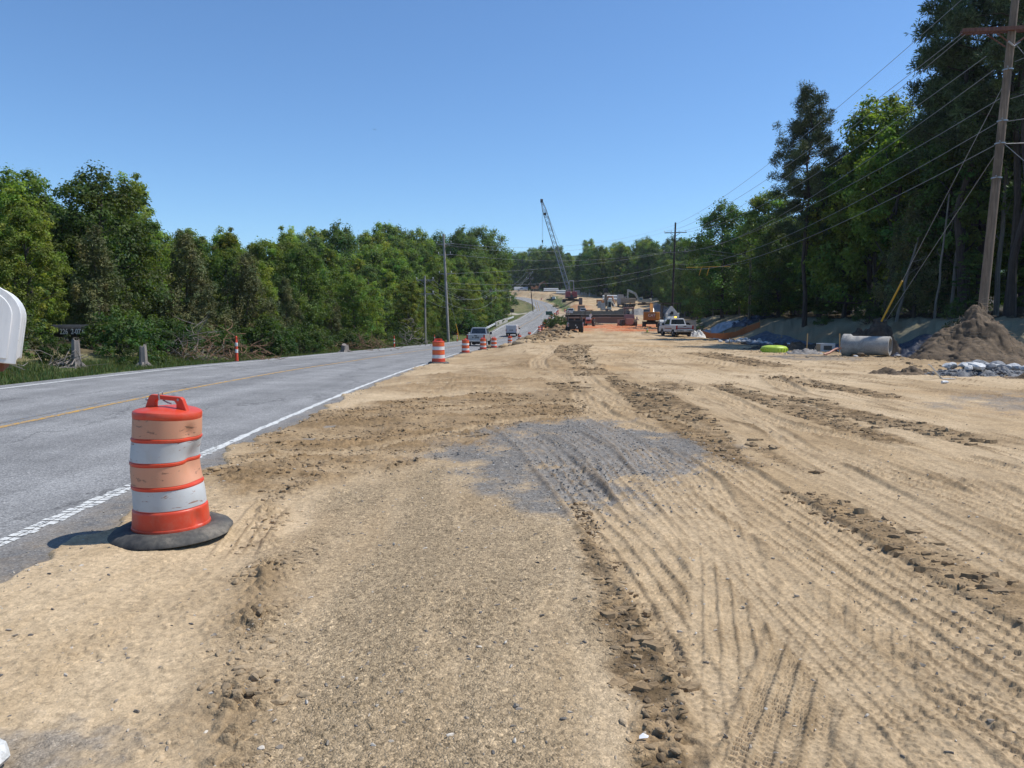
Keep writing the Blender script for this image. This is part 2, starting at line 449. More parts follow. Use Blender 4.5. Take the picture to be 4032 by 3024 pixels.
def ground_detail(x, y):
    """surface relief and colour of the ground in metres; albedo, with shade painted into tread lines and flake gaps"""
    n = x.shape[0]
    s = road_s(x, y)
    right = sstep(.1, .6, s)
    dz = np.zeros(n)
    near = sstep(75, 40, y)
    nb = fbm(x * .22, y * .12, 2, 4); n1 = fbm(x * .8, y * .45, 3, 4); n2 = fbm(x * 3.1, y * 2.6, 4, 3); n3 = fbm(x * 11, y * 11, 6, 3)
    strk = fbm(x * 2.4 + nb * 1.5, y * .22, 12, 4)           # long streaks along the direction of travel
    col = lerp(C_TAN[None], C_TAN2[None], clampv(.5 + .9 * nb + .55 * strk))
    col = lerp(col, C_BRN[None] * .6 + C_TAN[None] * .4, clampv(.9 * n1 + .55 * strk - .12) * .78)
    col = lerp(col, C_ORG[None], clampv(fbm(x * .16 + 3, y * .1, 40, 3) * 1.5 - .55) * .55 * sstep(1, 4, x))
    spk = np.full(n, .35); rough = np.zeros(n)
    n4 = fbm(x * 27, y * 27, 7, 2)
    dz += .030 * nb * right + .012 * n1 + .0055 * n2 + .0034 * n3 + .0016 * n4
    k1, k2, kid = worley(x / .045, y / .034, 72)
    dz += right * clampv(.55 + .9 * n1) * (kid > .72) * clampv((k2 - k1) * 2.6) * (kid - .6) * .030
    # pebbly coat
    peb = soft_poly(x, y, PEBBLE, .25, 51, .22)
    wear = clampv(.5 + 1.2 * fbm(x * 2.2, y * .35, 61, 3))
    col = lerp(col, C_PEB[None] * (.9 + .1 * wear[:, None]), peb * (.45 + .5 * wear)); spk = spk + peb * (.35 + .65 * wear)
    w1, w2, wid = worley(x / .030, y / .030, 71)
    dz += peb * .006 * (wid > .55) * clampv(1 - w1 * 1.5)
    # brown churned soil
    br = clampv(soft_poly(x, y, BROWN, .3, 53, .5) * (.75 + .5 * fbm(x * .5, y * 1.4, 14, 3)))
    td = clampv(soft_poly(x, y, TOPDARK, 1.2, 57, 1.2) * (.75 + .9 * fbm(x * .35, y * .22, 15, 3)))
    ang = np.arctan2(y - 5, x + 9)
    st2 = fbm(x * .55 + y * .25, (y * .9 - x * .45) * 1.9, 18, 4)
    w1, w2, wid = worley((x + .08 * n2) / .15, (y + .06 * n2) / .085, 73)
    v1, v2, vid = worley((x + .03 * n3) / .055, (y + .03 * n3) / .040, 74)
    chunk = (wid > .50) * clampv((w2 - w1) * 2.6) * (wid - .3); crumb_ = (vid > .45) * clampv((v2 - v1) * 2.6) * (vid - .2)
    dz += br * (.040 * st2 + .055 * chunk + .014 * crumb_ + .010 * n2) + td * (.06 * st2 + .06 * chunk * sstep(60, 20, y))
    col = lerp(col, C_BRN[None] * (1.15 + .5 * (vid[:, None] - .5) + .35 * st2[:, None]), clampv(br * (1.05 + .45 * st2))); col = lerp(col, C_BRN[None] * 1.3, clampv(td * (.80 + .9 * st2)) * .9)
    # broken crumb lines left along wheel and track edges
    for sd, fx_, fy_ in ((101, 1.15, .09), (103, 1.9, .13), (107, .7, .06)):
        q = fbm(x * fx_ + .35 * pn(y * .18, y * 0, sd), y * fy_, sd, 2); ln_ = np.exp(-(q / .035) ** 2) * clampv(fbm(x * .9, y * .35, sd + 1, 3) * 2.4 + .35) * right * (x > .5 - .3 * n1) * sstep(70, 45, y) * (.25 + .75 * sstep(5.5, 9, y))
        dz += ln_ * (.010 + .013 * crumb_ + .016 * chunk); col = lerp(col, C_BRN[None] * (.85 + .5 * (vid[:, None] - .5)), ln_ * .9)
    rough = np.maximum(rough, br * .6)
    # scattered rough clods
    patch = clampv(fbm(x * .45, y * .22, 21, 4) * 2.2 - .75) * right * (1 - peb)
    w1, w2, wid = worley((x + .04 * n2) / .085, (y + .04 * n3) / .05, 75)
    v1, v2, vid = worley((x + .08 * n2) / .21, (y + .05 * n2) / .10, 76)
    dz += patch * (.012 * (wid > .45) * clampv((w2 - w1) * 3) * wid + .024 * (vid > .62) * clampv((v2 - v1) * 3.2) * vid) * near
    col = lerp(col, C_BRN[None], patch * .55)
    # windrow ridge of crumbs left of the pebbly lane
    d, al = poly_sd(x, y, RIDGE)
    rg = np.exp(-(d / .12) ** 2) * clampv(.55 + 1.1 * pn(al * 1.7, al * 0, 33)) * (y < 9.5)
    w1, w2, wid = worley(x / .075, y / .055, 77)
    dz += rg * (.012 + .05 * (wid > .4) * clampv((w2 - w1) * 1.8)); col = lerp(col, C_BRN[None], rg * .6)
    # gravel patches
    for P, wd, amp, sd in ((GRAVEL, .35, .40, 81), (GRAVEL_B, .8, .9, 83), (GRAVEL_C, .6, .7, 85), (GRAVEL_D, .15, .2, 87)):
        g = soft_poly(x, y, P, wd, sd, amp) * clampv(1.0 + .5 * fbm(x * 1.4, y * 1.1, sd + 3, 3)) * (1.08 if P is GRAVEL else .8)
        g = (.92 if P is GRAVEL else .66) * sstep(.05, .95, g + .26 * n3 + .22 * n2 + .40 * fbm(x * 1.1, y * .7, sd + 5, 3)) * np.minimum(1, g * 2.2)
        col = lerp(col, C_GRV[None] * (1 + .25 * n3[:, None]), clampv(g * 1.05)); spk = np.maximum(spk, g * .9)
        dz += g * .004 * n3
    # cleat strips
    for Lp, Rp, per, amp in CLEATS:
        ly = np.array([p[1] for p in Lp])[::-1]; lx = np.array([p[0] for p in Lp])[::-1]
        ry = np.array([p[1] for p in Rp])[::-1]; rx = np.array([p[0] for p in Rp])[::-1]
        xl = np.interp(y, ly, lx); xr_ = np.interp(y, ry, rx)
        wob = .10 * fbm(x * 2, y * 2.2, 23, 3)
        m = sstep(-.05, .07, x - xl + wob) * sstep(-.05, .07, xr_ - x + wob) * sstep(min(ly[0], ry[0]) - .2, min(ly[0], ry[0]) + .2, y) * sstep(max(ly[-1], ry[-1]) + .2, max(ly[-1], ry[-1]) - .5, y)
        if m.max() <= 0: continue
        m = m * clampv(.95 + .8 * fbm(x * .9, y * .5, 29, 3))
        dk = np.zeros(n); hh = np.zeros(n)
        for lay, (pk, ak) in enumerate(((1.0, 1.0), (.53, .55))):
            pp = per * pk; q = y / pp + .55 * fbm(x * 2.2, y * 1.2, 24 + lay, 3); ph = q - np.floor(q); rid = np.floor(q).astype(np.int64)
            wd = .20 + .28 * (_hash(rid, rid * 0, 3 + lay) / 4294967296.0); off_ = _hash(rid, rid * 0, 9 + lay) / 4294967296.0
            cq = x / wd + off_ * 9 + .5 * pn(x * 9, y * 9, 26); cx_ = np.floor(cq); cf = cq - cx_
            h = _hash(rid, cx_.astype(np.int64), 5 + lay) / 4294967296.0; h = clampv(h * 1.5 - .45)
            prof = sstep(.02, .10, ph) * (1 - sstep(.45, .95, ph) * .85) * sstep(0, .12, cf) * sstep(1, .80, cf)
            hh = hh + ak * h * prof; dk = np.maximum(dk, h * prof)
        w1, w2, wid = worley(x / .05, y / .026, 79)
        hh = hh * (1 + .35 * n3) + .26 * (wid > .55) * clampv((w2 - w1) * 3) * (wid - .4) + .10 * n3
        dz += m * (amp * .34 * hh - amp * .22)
        col = lerp(col, C_BRN[None] * (.62 + .80 * clampv(dk * 1.2)[:, None]), m * (.95 - .20 * clampv(dk))); rough = np.maximum(rough, m)  # gaps darker, tops paler: moist and dry soil plus flake shade painted in
    # tyre prints: a later print wipes out the ones below it
    tp = np.zeros(n)
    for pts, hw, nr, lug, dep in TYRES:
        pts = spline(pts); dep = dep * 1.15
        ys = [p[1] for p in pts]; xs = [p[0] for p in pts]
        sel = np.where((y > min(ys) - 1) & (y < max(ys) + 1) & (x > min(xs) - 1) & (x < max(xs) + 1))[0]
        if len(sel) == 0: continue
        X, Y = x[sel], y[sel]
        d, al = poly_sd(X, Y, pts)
        tot = sum(math.hypot(b[0] - a[0], b[1] - a[1]) for a, b in zip(pts, pts[1:]))
        t = d / hw + .03 * pn(X * 3, Y * 3, 44); a = np.abs(t)
        fade = sstep(0, .5, al) * sstep(tot, tot - .6, al) * clampv(.85 + .8 * fbm(X * .7, Y * .5, int(hw * 997 + al.size) % 97, 3))
        ins = sstep(1.04, .92, a)
        tri = np.abs(((al / (lug * .55)) % 1.0) * 2 - 1) - .5
        gq = ((t + 1) * .5 * nr + .5 + .16 * tri + .06 * pn(X * 9, Y * 9, 46)) % 1.0
        rib = sstep(.37, .41, gq) * sstep(.63, .59, gq)
        lugp = (al / (lug * .60) + np.where(np.floor((t + 1) * nr * .5 + .5) % 2 > 0, .5, 0) + .25 * np.abs(t)) % 1.0
        lg = sstep(.0, .07, lugp) * sstep(.36, .28, lugp)
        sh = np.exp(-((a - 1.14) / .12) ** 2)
        tp[sel] = tp[sel] * (1 - clampv(ins * fade * 1.1)) + fade * (ins * (-dep + dep * .85 * np.maximum(rib * .9, lg * .62) * clampv(.9 + .5 * pn(X * 5, Y * 5, 47), 0, 1.3)) + sh * dep * .5)
        spk[sel] = spk[sel] * (1 - .5 * ins * fade)
        pale = ins * fade * .6
        tgt = np.where((col[sel, 0:1] - col[sel, 2:3]) < .075, C_GRV[None] * 1.45, C_TAN2[None] * .98)
        col[sel] = col[sel] + (tgt - col[sel]) * pale[:, None]
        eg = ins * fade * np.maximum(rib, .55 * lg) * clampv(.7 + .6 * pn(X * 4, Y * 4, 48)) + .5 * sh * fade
        col[sel] = col[sel] + (C_BRN[None] * .95 - col[sel]) * clampv(.78 * eg)[:, None]  # tread lines and rims browned: moist soil, plus groove shade put into the colour
    dz += tp
    # red soil beyond the crest and reddish patch by the far grass
    rd = soft_poly(x, y, REDSOIL, 2.0, 91, 3.0)
    col = lerp(col, C_RED[None] * (1 + .3 * n1[:, None]), rd * clampv(.8 + .8 * fbm(x * .2, y * .12, 93, 3)))
    dz += rd * (.10 * n1 + .08 * n2)
    rp = np.exp(-((x - 22) / 3.5) ** 2 - ((y - 256) / 16) ** 2)
    col = lerp(col, (C_RED * .6 + C_TAN * .4)[None], clampv(rp * 1.3) * .9)
    # far yard grey stone dust near the piles
    gp_ = np.exp(-((x - 44) / 13) ** 2 - ((y - 222) / 17) ** 2) + .8 * np.exp(-((x - 15.5) / 4.5) ** 2 - ((y - 205) / 22) ** 2)
    col = lerp(col, np.array((.33, .29, .25))[None], clampv(gp_) * .75)
    # right ditch soil, bank matting
    fx = forest_x(y)
    soil = sstep(fx - 17, fx - 12, x + 2.5 * n1) * sstep(140, 110, y)
    col = lerp(col, (C_BRN * .8 + C_TAN * .3)[None], soil * .65); dz += soil * (.06 * n1 + .03 * n2)
    bank = sstep(fx - 8.3, fx - 7.2, x + .5 * n1) * sstep(150, 130, y) * sstep(20, 28, y)
    swath = clampv(fbm((x + y * .6) * .22, (y - x * .5) * .06, 95, 3) * 3.0 - .25)
    bcol = lerp(np.repeat(C_MAT[None], n, 0) * (1 + .25 * fbm(x * .8, y * 2.2, 96, 3)[:, None]), C_TAN[None] * .8, swath * .8)
    col = col + (bcol - col) * bank[:, None]
    dz += bank * (.16 * fbm(x * .4, y * .22, 94, 3) + .05 * n2)
    col = lerp(col, (C_BRN * .9)[None], bank * clampv(fbm(x * .3, y * .12, 98, 3) * 2.2 - .35) * .8)
    # spoil berm along the road
    bm_ = np.exp(-((s - 5.0 - 1.0 * sstep(70, 110, y)) / 2.4) ** 2) * sstep(56, 80, y) * sstep(124, 110, y)
    w1, w2, wid = worley(x / .75, y / .9, 97)
    dz += bm_ * (.42 * (wid - .3) * clampv((w2 - w1) * 1.8) + .16 * n1)
    col = lerp(col, C_BRN[None] * (1.05 + .5 * (wid[:, None] - .5)), clampv(bm_ * 1.4) * .85)
    # woods floor and verges
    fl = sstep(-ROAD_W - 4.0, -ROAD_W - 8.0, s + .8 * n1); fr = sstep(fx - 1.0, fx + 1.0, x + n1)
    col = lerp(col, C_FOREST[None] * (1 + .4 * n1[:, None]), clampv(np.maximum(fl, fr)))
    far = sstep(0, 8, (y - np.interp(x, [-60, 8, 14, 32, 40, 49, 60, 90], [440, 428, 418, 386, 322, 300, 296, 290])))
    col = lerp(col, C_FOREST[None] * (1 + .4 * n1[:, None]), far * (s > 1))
    col = lerp(col, np.array((.040, .068, .022))[None] * (1 + .5 * fbm(x * .05, y * .05, 88, 4)[:, None]), sstep(455, 480, y))
    gl = sstep(-ROAD_W - .45, -ROAD_W - .75, s + .18 * n2) * (1 - fl) * (y < 470)
    gcol = C_GRASS[None] * (1 + .35 * n2[:, None]); gcol = lerp(gcol, (C_BRN * .9)[None], clampv(fbm(x * .7, y * .4, 99, 3) * 1.6 - .25) * .8)
    col = col + (gcol - col) * gl[:, None]
    gr = sstep(1.2, 2.4, s + n1) * sstep(15.5 + 2 * n1, 13.5 + 2 * n1, s + .0 * y) * sstep(236, 243, y + 2 * n1) * sstep(352, 340, y)
    gr = gr * sstep(0, 2.5, (22.5 - x) + 2.0 * n1 - clampv((300 - y) / 60) * 1.0)
    col = lerp(col, np.array((.10, .135, .04))[None] * (1 + .3 * n2[:, None]), gr)
    bl = sstep(225, 240, y) * sstep(-ROAD_W - .6, -ROAD_W - 1.4, s) * (1 - sstep(-ROAD_W - 14, -ROAD_W - 20, s))
    col = lerp(col, lerp(np.array((.11, .12, .045))[None] * (1 + .3 * n2[:, None]), np.array((.24, .18, .10))[None], clampv(n1 * 1.5)), bl * .9)
    dr = sstep(-ROAD_W - .5, -ROAD_W - .9, s) * np.exp(-((y - 222 - .35 * (s + ROAD_W)) / 4.2) ** 2) * sstep(-ROAD_W - 22, -ROAD_W - 16, s)
    col = lerp(col, np.array((.40, .36, .30))[None], clampv(dr * 1.5))
    spk = np.where((gl + fl + fr) > .5, .2, spk)
    return dz, clampv(col, .004, .9), clampv(spk), rough

def make_ground():
    v = np.arange(806, 329.5, -.72)
    ang = np.arctan((v - 384) / 749) + math.radians(5.04)
    ya = CAM_H / np.tan(ang)
    yb = np.geomspace(ya[-1], 520, 230)[1:]
    yc = np.geomspace(540, 2600, 14)
    rows = np.concatenate([[-400, -150, -60, -25, -10, -4, -1, .3], ya, yb, yc])
    ka = np.linspace(-1.0, 1.0, 1080)
    out = np.array([1.06, 1.15, 1.4, 1.9, 3, 6, 14, 40, 120])
    ks = np.concatenate([-out[::-1], ka, out])
    Yg, Kg = np.meshgrid(rows, ks, indexing='ij')
    Xg = clampv(Kg * np.maximum(Yg, 2.2), -2600, 2600) + np.sign(Kg) * np.maximum(np.abs(Kg) - 1.0, 0) * 1e-3
    x = Xg.ravel(); y = Yg.ravel()
    z = terrain(x, y)
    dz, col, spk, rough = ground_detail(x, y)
    s = road_s(x, y)
    onroad = sstep(.9, .3, s) * sstep(-ROAD_W - .9, -ROAD_W - .4, s)
    z = z + dz * (1 - .7 * onroad)
    z, inside = under_road(x, y, z)
    nr, nc = Yg.shape
    i = np.arange(nr * nc).reshape(nr, nc)
    F = np.stack([i[:-1, :-1].ravel(), i[:-1, 1:].ravel(), i[1:, 1:].ravel(), i[1:, :-1].ravel()], 1)
    m, nt, b = new_mat('dirt_ground')
    at = N(nt, 'ShaderNodeAttribute', attribute_name='albedo'); sp = N(nt, 'ShaderNodeAttribute', attribute_name='spk')
    tc = N(nt, 'ShaderNodeTexCoord')
    vo = N(nt, 'ShaderNodeTexVoronoi', i_Scale=105.0); L(nt, tc.outputs['Object'], vo.inputs['Vector'])
    vo2 = N(nt, 'ShaderNodeTexVoronoi', i_Scale=52.0); L(nt, tc.outputs['Object'], vo2.inputs['Vector'])
    nz = noise(nt, 22, 8, .72); nz2 = noise(nt, 3.3, 6, .65)
    # speckle: single stones darker or paler than the sand between them
    r1 = ramp(nt, vo.outputs['Color'], [(.10, .30), (.34, .85), (.60, 1.05), (.90, 1.75)])
    r2 = ramp(nt, vo2.outputs['Color'], [(.12, .40), (.30, 1.0), (.74, 1.0), (.92, 1.6)])
    f1 = N(nt, 'ShaderNodeMath', operation='MULTIPLY', i_1=.68); L(nt, sp.outputs['Fac'], f1.inputs[0])
    c = mixc(nt, f1.outputs[0], at.outputs['Color'], mixc(nt, 1.0, at.outputs['Color'], r1.outputs[0], 'MULTIPLY'))
    c = mixc(nt, f1.outputs[0], c, mixc(nt, 1.0, c, r2.outputs[0], 'MULTIPLY'))
    c = mixc(nt, 1.0, c, ramp(nt, nz.outputs['Fac'], [(.28, .62), (.5, 1.0), (.72, 1.22)]).outputs[0], 'MULTIPLY')
    c = mixc(nt, 1.0, c, ramp(nt, nz2.outputs['Fac'], [(.25, .86), (.75, 1.1)]).outputs[0], 'MULTIPLY')
    L(nt, c, b.inputs['Base Color']); b.inputs['Roughness'].default_value = .95; b.inputs['Specular IOR Level'].default_value = .15
    bu = N(nt, 'ShaderNodeBump', i_Strength=.8, i_Distance=.010); L(nt, nz.outputs['Fac'], bu.inputs['Height'])
    bu2 = N(nt, 'ShaderNodeBump', i_Strength=.5, i_Distance=.010); L(nt, vo.outputs['Distance'], bu2.inputs['Height']); bu2.invert = True
    L(nt, bu.outputs[0], bu2.inputs['Normal']); L(nt, bu2.outputs[0], b.inputs['Normal'])
    st = N(nt, 'ShaderNodeMath', operation='MULTIPLY', i_1=.7); L(nt, sp.outputs['Fac'], st.inputs[0]); L(nt, st.outputs[0], bu2.inputs['Strength'])
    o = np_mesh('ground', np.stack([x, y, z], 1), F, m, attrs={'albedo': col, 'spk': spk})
    tag(o, kind='structure')
    return o

make_ground()
def gz(x, y):
    """ground height at one point with its fine relief"""
    xa = np.array([float(x)]); ya = np.array([float(y)])
    z = terrain(xa, ya); s = road_s(xa, ya)
    if -ROAD_W - .4 < s[0] < .5: return float(road_top(s, ya)[0])
    dz = ground_detail(xa, ya)[0]
    return float(under_road(xa, ya, z + dz)[0][0])
def tz(x, y): return float(terrain(np.array([float(x)]), np.array([float(y)]))[0])

# ------------------------------------------------------------------ road
def road_pts(s, y):
    m = np.interp(y, _y, _dx); q = np.sqrt(1 + m * m)
    return road_x(y) + s / q, y - s * m / q

def ribbon(name, s0, s1, y0, y1, step, dz, mat, cols=2, kind='structure', wob=0.0, kindlabel=None):
    ys = np.arange(y0, y1 + step * .5, step); ss = np.linspace(s0, s1, cols)
    Y, S = np.meshgrid(ys, ss, indexing='ij')
    if wob:
        S = S + wob * np.where(np.abs(S - S.mean()) > 0, np.sign(S - (s0 + s1) / 2), 0) * fbm(Y * 6, S * 9, 3, 2)
    X, YY = road_pts(S, Y)
    Z = road_top(S, Y) + dz
    i = np.arange(Y.size).reshape(Y.shape)
    F = np.stack([i[:-1, :-1].ravel(), i[:-1, 1:].ravel(), i[1:, 1:].ravel(), i[1:, :-1].ravel()], 1)
    o = np_mesh(name, np.stack([X.ravel(), YY.ravel(), Z.ravel()], 1), F, mat, attrs={'lat': S.ravel(), 'lon': Y.ravel()})
    tag(o, kind=kind)
    return o

def mat_asphalt():
    m, nt, b = new_mat('asphalt')
    la = N(nt, 'ShaderNodeAttribute', attribute_name='lat'); lo = N(nt, 'ShaderNodeAttribute', attribute_name='lon')
    tc = N(nt, 'ShaderNodeTexCoord')
    vo = N(nt, 'ShaderNodeTexVoronoi', i_Scale=75.0); L(nt, tc.outputs['Object'], vo.inputs['Vector'])
    nz = noise(nt, 38, 6, .75); nz2 = noise(nt, .9, 6, .6)
    cb = N(nt, 'ShaderNodeCombineXYZ'); L(nt, la.outputs['Fac'], cb.inputs[0])
    ml = N(nt, 'ShaderNodeMath', operation='MULTIPLY', i_1=.06); L(nt, lo.outputs['Fac'], ml.inputs[0]); L(nt, ml.outputs[0], cb.inputs[1])
    st = N(nt, 'ShaderNodeTexNoise', i_Scale=1.3, i_Detail=5.0, i_Roughness=.6); L(nt, cb.outputs[0], st.inputs['Vector'])
    c = ramp(nt, vo.outputs['Color'], [(.0, (.13, .13, .13)), (.45, (.225, .223, .218)), (.8, (.295, .292, .282)), (1, (.44, .43, .41))]).outputs[0]
    c = mixc(nt, 1.0, c, ramp(nt, nz.outputs['Fac'], [(.3, .72), (.7, 1.22)]).outputs[0], 'MULTIPLY')
    c = mixc(nt, 1.0, c, ramp(nt, st.outputs['Fac'], [(.3, .80), (.5, 1.0), (.72, 1.2)]).outputs[0], 'MULTIPLY')
    c = mixc(nt, 1.0, c, ramp(nt, nz2.outputs['Fac'], [(.3, .80), (.7, 1.14)]).outputs[0], 'MULTIPLY')
    # wheel paths polished paler, shoulder strip older and darker
    wp = ramp(nt, None, [(0, .92), (.14, 1.12), (.24, .98), (.36, 1.12), (.5, .93), (.62, 1.13), (.74, .98), (.86, 1.12), (.955, .98), (.97, .72), (1, .72)])
    mr = N(nt, 'ShaderNodeMapRange', i_1=-7.9, i_2=.9); L(nt, la.outputs['Fac'], mr.inputs[0]); L(nt, mr.outputs[0], wp.inputs[0])
    wp.color_ramp.elements[8].position = .905; wp.color_ramp.elements[9].position = .925
    c = mixc(nt, 1.0, c, wp.outputs[0], 'MULTIPLY')
    # sealed hairline cracks
    wv = N(nt, 'ShaderNodeTexVoronoi', feature='DISTANCE_TO_EDGE', i_Scale=.33)
    mp = N(nt, 'ShaderNodeMapping'); mp.inputs['Scale'].default_value = (1.1, .35, 1); nd = noise(nt, 1.3, 5, .7)
    ad = N(nt, 'ShaderNodeVectorMath', operation='ADD'); sc = N(nt, 'ShaderNodeVectorMath', operation='SCALE', i_Scale=1.6)
    L(nt, nd.outputs['Color'], sc.inputs[0]); L(nt, tc.outputs['Object'], ad.inputs[0]); L(nt, sc.outputs[0], ad.inputs[1]); L(nt, ad.outputs[0], mp.inputs[0]); L(nt, mp.outputs[0], wv.inputs['Vector'])
    cr = ramp(nt, wv.outputs['Distance'], [(0, .58), (.006, .72), (.014, 1.0)])
    c = mixc(nt, 1.0, c, cr.outputs[0], 'MULTIPLY')
    # sand blown over the right edge
    sd = N(nt, 'ShaderNodeMapRange', i_1=-.1, i_2=.8); L(nt, la.outputs['Fac'], sd.inputs[0])
    nn = noise(nt, 3.5, 6, .7); md = N(nt, 'ShaderNodeMath', operation='MULTIPLY'); L(nt, sd.outputs[0], md.inputs[0])
    L(nt, ramp(nt, nn.outputs['Fac'], [(.36, 0), (.62, .85)]).outputs[0], md.inputs[1])
    c = mixc(nt, md.outputs[0], c, (.34, .26, .17))
    L(nt, c, b.inputs['Base Color']); b.inputs['Roughness'].default_value = .9; b.inputs['Specular IOR Level'].default_value = .25
    bump(nt, b, vo.outputs['Distance'], .45, .008)
    return m

def mat_line(name, rgb, worn):
    m, nt, b = new_mat(name)
    nz = noise(nt, 14, 7, .75); nz2 = noise(nt, 60, 3, .6)
    c = mixc(nt, ramp(nt, nz.outputs['Fac'], [(worn, 0), (worn + .07, 1)]).outputs[0], (.20, .202, .205), rgb)
    c = mixc(nt, 1.0, c, ramp(nt, nz2.outputs['Fac'], [(.3, .8), (.7, 1.1)]).outputs[0], 'MULTIPLY')
    L(nt, c, b.inputs['Base Color']); b.inputs['Roughness'].default_value = .7
    return m

ribbon('road', -ROAD_W - .55, 1.0, -60, 470, .5, 0.0, mat_asphalt(), 14)
WHITE = mat_line('white_road_paint', (.66, .66, .62), .40); YEL = mat_line('yellow_road_paint', (.56, .31, .045), .44); YEL2 = mat_line('faded_yellow_paint', (.36, .25, .10), .54)
ribbon('edge_line', -.05, .05, 9.2, 465, .2, .004, WHITE, 2, wob=.03)
ribbon('edge_line', -ROAD_W - .06, -ROAD_W + .06, -50, 465, .3, .004, WHITE, 2)
ribbon('centre_line', -3.68, -3.56, -50, 465, .3, .004, YEL, 2)
ribbon('centre_line', -3.98, -3.86, 2, 40, .3, .004, YEL2, 2)
# near end of the edge line, laid over milled strips: short separate bars
mb = MB(); rg = random.Random(3)
yy = -2.0
while yy < 9.25:
    ln = rg.uniform(.055, .085); a = -.075 + rg.uniform(-.012, .02); b_ = .075 + rg.uniform(-.03, .015)
    for (p, q) in ((a, -.005), (.005, b_)):
        if rg.random() < .06: continue
        sk = rg.uniform(-.02, .02)
        pts = []
        for s_, y_ in ((p, yy), (q, yy + sk), (q, yy + ln + sk), (p, yy + ln)):
            X, Y = road_pts(np.array([s_]), np.array([y_])); pts.append((X[0], Y[0], float(road_top(np.array([s_]), np.array([y_]))[0]) + .004))
        mb.add(pts, [(0, 1, 2, 3)])
    yy += ln + rg.uniform(.008, .022)
tag(mb.build('edge_line', WHITE), kind='structure')
# ------------------------------------------------------------------ vegetation
def leaf_mat(name, transl=.35):
    m = bpy.data.materials.new(name); m.use_nodes = True
    nt = m.node_tree; b = nt.nodes['Principled BSDF']; out = nt.nodes['Material Output']
    at = N(nt, 'ShaderNodeAttribute', attribute_name='tint'); oi = N(nt, 'ShaderNodeObjectInfo')
    hs = N(nt, 'ShaderNodeHueSaturation')
    r = N(nt, 'ShaderNodeMapRange', i_3=.488, i_4=.516); L(nt, oi.outputs['Random'], r.inputs[0]); L(nt, r.outputs[0], hs.inputs['Hue'])
    mu = N(nt, 'ShaderNodeMath', operation='MULTIPLY', i_1=7.31); fr = N(nt, 'ShaderNodeMath', operation='FRACT'); L(nt, oi.outputs['Random'], mu.inputs[0]); L(nt, mu.outputs[0], fr.inputs[0])
    r2 = N(nt, 'ShaderNodeMapRange', i_3=.72, i_4=1.25); L(nt, fr.outputs[0], r2.inputs[0]); L(nt, r2.outputs[0], hs.inputs['Value'])
    L(nt, at.outputs['Color'], hs.inputs['Color'])
    L(nt, hs.outputs[0], b.inputs['Base Color']); b.inputs['Roughness'].default_value = .55; b.inputs['Specular IOR Level'].default_value = .35
    tr = N(nt, 'ShaderNodeBsdfTranslucent'); g = mixc(nt, 1.0, hs.outputs[0], (1.25, 1.3, .55), 'MULTIPLY'); L(nt, g, tr.inputs[0])
    mx = N(nt, 'ShaderNodeMixShader', i_0=transl); L(nt, b.outputs[0], mx.inputs[1]); L(nt, tr.outputs[0], mx.inputs[2]); L(nt, mx.outputs[0], out.inputs[0])
    return m
LEAF = leaf_mat('broad_leaves', .46); NEEDLE = leaf_mat('needles', .15)
BARK = mat_wood('bark', (.035, .028, .022), (.10, .085, .07)); BARK_PALE = mat_wood('pale_bark', (.10, .088, .072), (.27, .24, .20))
PINEBARK = mat_wood('pine_bark', (.03, .022, .017), (.085, .062, .048))

def unit(a): return a / (np.linalg.norm(a, axis=1, keepdims=True) + 1e-9)

def leaf_geo(C, Nn, D, ln, wd, tint):
    D = unit(D - Nn * (D * Nn).sum(1, keepdims=True)); S = np.cross(D, Nn)
    n = len(C); V = np.empty((n, 4, 3), np.float32)
    V[:, 0] = C - D * ln[:, None] * .5; V[:, 2] = C + D * ln[:, None] * .5 - Nn * ln[:, None] * .08
    V[:, 1] = C + S * wd[:, None] * .5 + Nn * wd[:, None] * .10; V[:, 3] = C - S * wd[:, None] * .5 + Nn * wd[:, None] * .10
    return V.reshape(-1, 3), np.arange(n * 4).reshape(n, 4), np.repeat(tint, 4, 0)

def clump_leaves(rs, centers, radii, per, leaf, base, asp=.55, var=.22, flat=.75, axis=None):
    """leaf clumps: leaves sit on the upper and outer shell of each clump"""
    K = len(centers); n = K * per
    ci = np.repeat(np.arange(K), per)
    d = unit(rs.normal(size=(n, 3))); d[:, 2] = d[:, 2] * .9 + .22; d = unit(d)
    r = radii[ci] * (rs.random(n) ** .45) * (1 + .25 * rs.normal(size=n))
    C = centers[ci] + d * r[:, None] * np.array([1, 1, flat])
    if axis is None: axis = np.array([0, 0, 0])
    outw = unit((C - axis) * np.array([1, 1, .3]))
    Nn = unit(np.array([0, 0, .42]) + d * .75 + outw * .35 + rs.normal(size=(n, 3)) * .50)
    D = unit(outw + rs.normal(size=(n, 3)) * .8 + np.array([0, 0, -.35]))
    ln = leaf * (.65 + .7 * rs.random(n)); wd = ln * asp * (.8 + .4 * rs.random(n))
    ct = (1 + var * rs.normal(size=(K, 1))) * (1 + np.array([.16, .02, -.05]) * rs.normal(size=(K, 1)))
    t = np.clip(base[None] * ct[ci] * (1 + .18 * rs.normal(size=(n, 1))), .004, .5)
    return leaf_geo(C, Nn, D, ln, wd, t)

def limb(mb, rs, p0, p1, r0, r1, n=5, bend=.12):
    p0 = np.array(p0, float); p1 = np.array(p1, float); ln = np.linalg.norm(p1 - p0); pts = []
    off = rs.normal(size=3) * bend * ln
    for k in range(n):
        t = k / (n - 1); pts.append(tuple(p0 + (p1 - p0) * t + off * math.sin(t * PI)))
    mb.tube(pts, [r0 + (r1 - r0) * k / (n - 1) for k in range(n)], 6)

